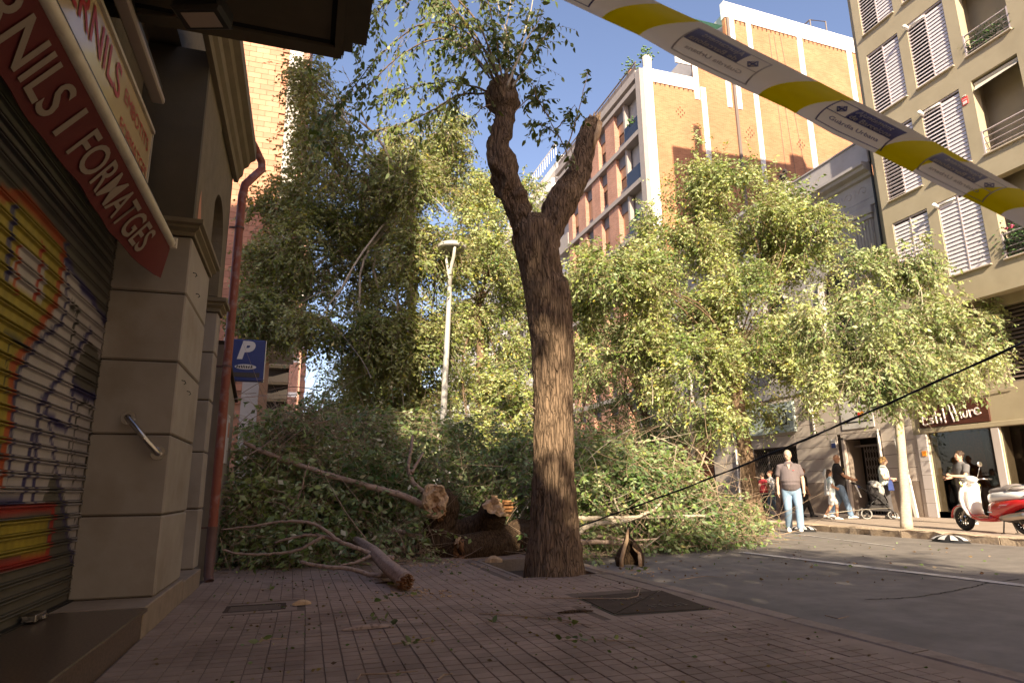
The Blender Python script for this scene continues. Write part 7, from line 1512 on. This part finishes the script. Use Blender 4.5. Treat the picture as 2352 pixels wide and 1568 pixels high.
q = MB(); q.loft([sell(0, y, z, w_, h) for y, z, w_, h in ((.60, 1.03, .03, .03), (.575, 1.03, .085, .075), (.50, 1.05, .11, .085), (.40, 1.05, .10, .06), (.34, 1.04, .05, .03))]); q.tube([(0, .46, .95), (0, .48, 1.02)], .05, 10); q.build('headset', 'scooter_white', sct, smooth=True)
q = MB(); q.disc((0, .595, 1.03), (0, 1, 0), .062, .03, 20); q.build('headlight', 'glass_clear', sct, smooth=False)
q = MB(); q.tube([(-.10, .46, 1.05), (-.24, .42, 1.06), (-.30, .37, 1.05)], [.016, .014, .014], 8); q.tube([(.10, .46, 1.05), (.24, .42, 1.06), (.30, .37, 1.05)], [.016, .014, .014], 8); q.build('handlebar', 'chrome', sct, smooth=True)
for s_ in (-1, 1):
    q = MB(); q.tube([(s_*.26, .41, 1.055), (s_*.37, .34, 1.05)], .019, 10); q.build('grip', 'plastic_black', sct, smooth=True)
    if s_ == 1: q = MB(); q.tube([(s_*.14, .45, 1.08), (s_*.18, .43, 1.22), (s_*.20, .41, 1.31)], .007, 6); q.ell((s_*.20, .40, 1.36), (.062, .016, .055), 14, 10); q.build('mirror', 'chrome', sct, smooth=True)
    q = MB(); q.ell((s_*.19, .50, .93), (.018, .03, .028), 10, 8); q.build('indicator', 'amber', sct, smooth=True)
q = MB(); q.tube([(-.37, .33, 1.0), (-.365, .31, .94)], .022, 8); q.build('brake_tag', 'amber', sct)
q = MB(); q.loft([[(w_*math.sin(a), y, z+h*max(0, math.cos(a))**.8) for a in np.linspace(-1.6, 1.6, 11)]+[(w_*.8*math.sin(a), y, z-.03) for a in (1.2, 0, -1.2)] for y, z, w_, h in ((-.03, .78, .08, .03), (-.08, .79, .13, .07), (-.22, .80, .155, .085), (-.36, .81, .15, .085), (-.44, .82, .15, .12), (-.62, .83, .145, .125), (-.78, .83, .12, .09), (-.86, .83, .07, .03))]); q.build('seat', 'seat_grey', sct, smooth=True)
for s_ in (-1, 1): q = MB(); q.tube([(s_*.16, -.55, .83), (s_*.18, -.75, .90), (s_*.12, -.95, .92), (0, -1.0, .92)], .013, 8); q.build('grab_rail', 'chrome', sct, smooth=True)
q = MB(); q.ell((0, -1.0, .74), (.06, .03, .035), 12, 8); q.ell((-.13, -.93, .73), (.03, .04, .03), 10, 8); q.ell((.13, -.93, .73), (.03, .04, .03), 10, 8); q.build('tail_light', 'sign_red_bright', sct, smooth=True)
q = MB(); q.tube([(-.16, -.32, .30), (-.17, -.45, .31), (-.18, -.58, .33), (-.185, -.86, .37), (-.185, -.93, .375)], [.045, .06, .068, .066, .045], 14); q.build('exhaust', 'exhaust', sct, smooth=True)
q = MB(); q.loft([sell(.02, y, z, w_, h) for y, z, w_, h in ((-.15, .30, .08, .07), (-.35, .30, .11, .09), (-.6, .27, .08, .07), (-.75, .25, .05, .05))]); q.build('engine', 'plastic_black', sct, smooth=True)
for s_ in (-1, 1): q = MB(); q.tube([(s_*.08, -.28, .25), (s_*.15, -.30, .02)], .013, 6); q.box(s_*.15-.03, s_*.15+.03, -.32, -.27, 0, .012); q.build('centre_stand_leg', 'plastic_black', sct)
q = MB()
for k in range(8): q.box(-.222, -.216, -.40-k*.022, -.392-k*.022, .545, .558)
q.box(-.205, -.198, -.16, -.06, .40, .418); q.build('badge', 'chrome', sct)
# ------------------------------------------------------------ striped plastic domes at the far kerb
for i, (u, v, lab) in enumerate(((1893, 1217, 'white and black striped rubber lane dome by the kerb, right of the walking man'), (2228, 1242, 'white and black striped rubber lane dome by the kerb, below the scooter'))):
    c = onZ(u, v, 0.0); c = (12.12, c[1]-.1); z = camber(*c); d = thing('lane_dome', lab, 'lane divider', (c[0], c[1], z-.004), 0, 'striped lane domes along the kerb')
    def dome(r0, r1, a0, a1, o=0):
        b = MB(); vs = []; n = 8
        for k in range(n+1):
            a = a0+(a1-a0)*k/n
            for m_ in range(7): t = r0+(r1-r0)*m_/6; vs.append((.19*t*math.cos(a)*(1+o), .42*t*math.sin(a)*(1+o), .145*math.sqrt(max(0, 1-t*t))+o*.1))
        b.add(vs, [(k*7+m_, (k+1)*7+m_, (k+1)*7+m_+1, k*7+m_+1) for k in range(n) for m_ in range(6)]); return b
    dome(0, 1, 0, 2*math.pi).build('dome_body', 'plastic_black', d, smooth=True, fixn=True)
    for k in range(9): a = 2*math.pi*k/9; dome(.30, .92, a, a+.40, .02).build('white_stripe', 'dome_white', d, smooth=True, fixn=True)
# ------------------------------------------------------------ lamp post
lp = thing('lamp_post', 'slim pale lamp post with a flat ring-shaped head, shaft forking below it', 'street lamp')
ly = 15.5; base = Vector(onY(1012, 1150, ly)); base.z = .13; t1 = Vector(onY(1033, 660, ly)); hd_ = Vector(onY(1038, 566, ly))
q = MB(); q.tube([base, Vector(onY(1016, 1000, ly)), Vector(onY(1026, 800, ly)), t1], [.095, .085, .07, .06], 14); smooth_by_angle(q.build('shaft', 'lamp_white', lp), 60)
q = MB(); q.tube([t1, Vector(onY(1034, 620, ly)), Vector(onY(1042, 590, ly-.15)), Vector(onY(1046, 556, ly-.30))], [.055, .05, .045, .035], 10); q.tube([t1, Vector(onY(1029, 620, ly)), Vector(onY(1024, 590, ly+.1)), hd_+Vector((-.12, .25, 0))], [.05, .04, .035, .03], 10); q.build('fork_arm', 'lamp_white', lp, smooth=True)
q = MB(); prf = [(.02, .03), (.20, .045), (.34, .04), (.37, .02), (.37, -.06), (.34, -.085), (.28, -.085), (.26, -.04), (.05, -.04)]; q.loft([[tuple(hd_+Vector((r*math.cos(a), r*math.sin(a), z))) for r, z in prf] for a in np.linspace(0, 2*math.pi, 33)], cap=False, closed=False); q.build('lamp_head', 'lamp_white', lp, smooth=False)
q = MB(); q.disc(hd_+Vector((0, 0, -.05)), (0, 0, 1), .2, .03, 24); q.ring(hd_+Vector((0, 0, -.06)), (0, 0, 1), .16, .015, 24, 6); q.build('diffuser', 'lamp_glass', lp)
q = MB(); p0 = Vector((12.95, 19.6, .15)); q.tube([p0, p0+Vector((0, 0, 4.2)), p0+Vector((-.1, 0, 6.5))], [.07, .06, .05], 10); lp2 = thing('pole', 'thin grey pole carrying a pale cabinet, left of the leaning tree', 'pole'); q.build('shaft', 'lamp_white', lp2, smooth=True); q = MB(); q.box(13.03, 13.25, 19.45, 19.65, 2.0, 2.62, bev=.02); q.build('cabinet', 'cabinet', lp2)
# ------------------------------------------------------------ cable
q = MB(); c0 = Vector((3.52, 8.20, .60)); c1 = Vector((4.90, 3.12, 2.16)); c2 = c1+(c1-c0)*.35; pts = []
for i in range(60): t = i/59*1.25; p = c0.lerp(c1, t); p.z -= .10*math.sin(math.pi*min(1, t/1.25)); pts.append(p)
q.tube(pts, [.0085+.0012*math.sin(i*1.3) for i in range(60)], 7)
q.tube([p+Vector((.006*math.sin(i*.9), .0, .008*math.cos(i*.9))) for i, p in enumerate(pts)], .006, 6)
q.build('fallen_cable', 'cable', None, smooth=True, label='black twisted overhead cable pulled down taut across the right side', cat='cable')
# ------------------------------------------------------------ police tape
tp = thing('police_tape', 'white and yellow police barrier tape stretched close across the upper right', 'tape')
dA, dB = 1.28, 1.30
def edge(u, v, d): return np.array(CAM)+_ray(u, v)*d
# centre line and half width from two measured edges
TA_u, TB_u = (1281+(-228)*.0, 0), (2352, 436)
tops = [(1270, -118), (1509, 0), (1605, 43), (1709, 98), (1855, 171), (1971, 230), (2073, 282), (2201, 354), (2352, 436), (2460, 497)]
bots = [(1170, -58), (1281, 0), (1411, 61), (1486, 95), (1588, 154), (1709, 210), (1824, 262), (1938, 325), (2032, 367), (2168, 436), (2286, 492), (2420, 560)]
def interp(L, u):
    for i in range(len(L)-1):
        if L[i][0] <= u <= L[i+1][0] or i == len(L)-2: t = (u-L[i][0])/(L[i+1][0]-L[i][0]); return L[i][1]+t*(L[i+1][1]-L[i][1])
dirv = np.array([.888, .459])
def tape_pt(s, t, o=0.0):
    """s: metres along, t: -1 lower .. 1 upper"""
    u0 = 1240+s*1080  # along in view units at the tape distance
    # point on centre line
    vc = (interp(tops, u0)+interp(bots, u0))/2
    hw = (interp(bots, u0)-interp(tops, u0))/2*.88
    nrm_ = np.array([.459, -.888]); c = np.array([u0, vc])+nrm_*hw*t*.94
    d = 1.29+.016*t*t+.004*math.sin(s*7)-(.0+o)
    return edge(c[0], c[1], d)
b = MB(); n1, n2 = 150, 10; vs = []
S0, S1 = -.06, 1.12
for i in range(n1+1):
    for j in range(n2+1): vs.append(tape_pt(S0+(S1-S0)*i/n1, -1+2*j/n2))
fs = []; mi = []
yel = [(.165, .275), (.455, .565), (.735, .845), (1.015, 1.125)]
b.add(vs, [(i*(n2+1)+j, (i+1)*(n2+1)+j, (i+1)*(n2+1)+j+1, i*(n2+1)+j+1) for i in range(n1) for j in range(n2)])
b.build('band', 'tape_white', tp, smooth=True, fixn=False)
def patch(s0, s1, t0, t1, slant, o, m, name, n=16, k=8, bow=0.0):
    b = MB(); vs = []
    for i in range(n+1):
        for j in range(k+1): t = t0+(t1-t0)*j/k; s_ = s0+(s1-s0)*i/n+slant*t+bow*(t*t-1)*-1; vs.append(tape_pt(s_, t, o))
    b.add(vs, [(i*(k+1)+j, (i+1)*(k+1)+j, (i+1)*(k+1)+j+1, i*(k+1)+j+1) for i in range(n) for j in range(k)]); b.build(name, m, tp, smooth=True, fixn=False)
for s0 in (.235, .568, .815, 1.0): patch(s0-.040, s0+.040, -1, 1, .045, .0012, 'tape_yellow', 'yellow_stripe', bow=-.018)
def logo(sc, mirrored, W=.155):
    blue = 'tape_blue_through' if mirrored else 'tape_blue'; line = 'tape_pale' if mirrored else 'tape_line'; sg_ = -1 if mirrored else 1; mm = lambda a: sc+sg_*a*W
    sl = .02; o = .0016
    patch(*sorted((mm(-.22), mm(.5))), .0, .72, sl, o, blue, 'blue_panel', bow=-.012)
    for a0, a1, t0, t1 in ((-.5, .5, .68, .72), (-.5, -.48, -.78, .72), (.48, .5, -.78, .72), (-.5, .5, -.78, -.74), (-.5, -.2, -.02, .02)): patch(*sorted((mm(a0), mm(a1))), t0, t1, sl, o+.0002, line if mirrored else 'tape_blue', 'frame_line', bow=-.012)
    def wf(s_, t_): tt = t_; return tuple(tape_pt(mm(s_)+sl*tt-.012*(tt*tt-1)*-1, tt, .0024))
    def tx(body, a0, t0, hgt, wid, m): text('lettering', body, None, None, None, hgt, m, tp, width=wid, off=.012, warp=lambda a, c: wf(a0+a, t0+c))
    wl = 'tape_pale' if mirrored else 'tape_white'
    tx('Ajuntament', -.18, .42, .23, .54, wl); tx('de Barcelona', -.18, .08, .23, .62, wl); tx('Guàrdia Urbana', -.36, -.42, .20, .74, line if mirrored else 'tape_blue')
    # city emblem simplified: quartered lozenge with a small crown
    def poly(P, m, o2=.0026): 
        b = MB(); b.add([tape_pt(mm(a)+sl*c-.012*(c*c-1)*-1, c, o2) for a, c in P], [tuple(range(len(P)))]); b.build('emblem', m, tp, fixn=False)
    dk = blue
    poly([(-.43, .32), (-.355, .57), (-.28, .32), (-.355, .07)], dk); 
    for q_ in (((-.40, .36), (-.365, .48), (-.365, .36)), ((-.345, .28), (-.31, .28), (-.345, .16)), ((-.345, .36), (-.345, .48), (-.31, .36)), ((-.40, .28), (-.365, .28), (-.365, .16))): poly(q_, 'tape_white', .003)
for sc, mr_ in ((.06, False), (.394, True), (.690, False), (.905, True)): logo(sc, mr_, .140 if sc > .5 else .16)
# ------------------------------------------------------------ half hidden police car behind the heap
car = thing('parked_car', 'white car with a blue beacon glimpsed through the fallen branches', 'car', (7.2, 22.0, 0.03), R(90))
q = MB(); L2 = [(-2.1, .55, .5, .80), (-2.0, .35, .72, .88), (-1.2, .30, .95, .90), (1.1, .30, .95, .90), (1.9, .32, .80, .88), (2.15, .45, .62, .80)]
q.loft([[(x, -w_, z0), (x, w_, z0), (x, w_, z0+(z1-z0)*.7), (x, w_*.92, z1), (x, -w_*.92, z1), (x, -w_, z0+(z1-z0)*.7)] for x, z0, z1, w_ in L2]); q.build('body', 'car_white', car, smooth=False)
q = MB(); q.loft([[(x, -w_, .93), (x, w_, .93), (x2, w_*.82, z), (x2, -w_*.82, z)] for x, x2, w_, z in ((-1.75, -1.2, .82, 1.40), (-1.2, -.9, .84, 1.46), (.5, .35, .84, 1.46), (1.15, .55, .80, 1.42))]); q.build('cabin', 'glass_dark', car)
q = MB(); q.box(-1.15, .5, -.66, .66, 1.44, 1.475, bev=.015); q.build('roof', 'car_white', car)
for x in (-1.35, 1.3):
    for y in (-.82, .82):
        w_ = bpy.data.objects.new('wheel', None); COL.objects.link(w_); w_.parent = car; w_.location = (x, y, .31); q = MB(); q.ring((0, 0, 0), (0, 1, 0), .24, .075, 24, 8); q.build('tyre', 'tyre', w_, smooth=True); q = MB(); q.disc((0, 0, 0), (0, 1, 0), .19, .1, 18); q.build('rim', 'rim', w_)
for y in (-.6, .6): q = MB(); q.box(2.08, 2.14, y-.15, y+.15, .55, .65); q.build('headlight', 'glass_clear', car)
q = MB(); q.box(-.5, -.3, -.5, .5, 1.48, 1.58, bev=.02); q.build('beacon_bar', 'plastic_black', car)
bc = onY(1364, 1151, 14.5); bl_ = thing('blue_beacon', 'small bright blue warning light glimpsed low through the fallen crown', 'beacon', (bc[0], bc[1], bc[2])); q = MB(); q.ell((0, 0, 0), (.06, .06, .05), 12, 8); q.build('lens', 'blue_beacon', bl_, smooth=True); q = MB(); q.tube([(0, 0, -bc[2]+.02), (0, 0, -.04)], .02, 8); q.disc((0, 0, -bc[2]+.02), (0, 0, 1), .15, .03); q.build('stand', 'plastic_black', bl_)
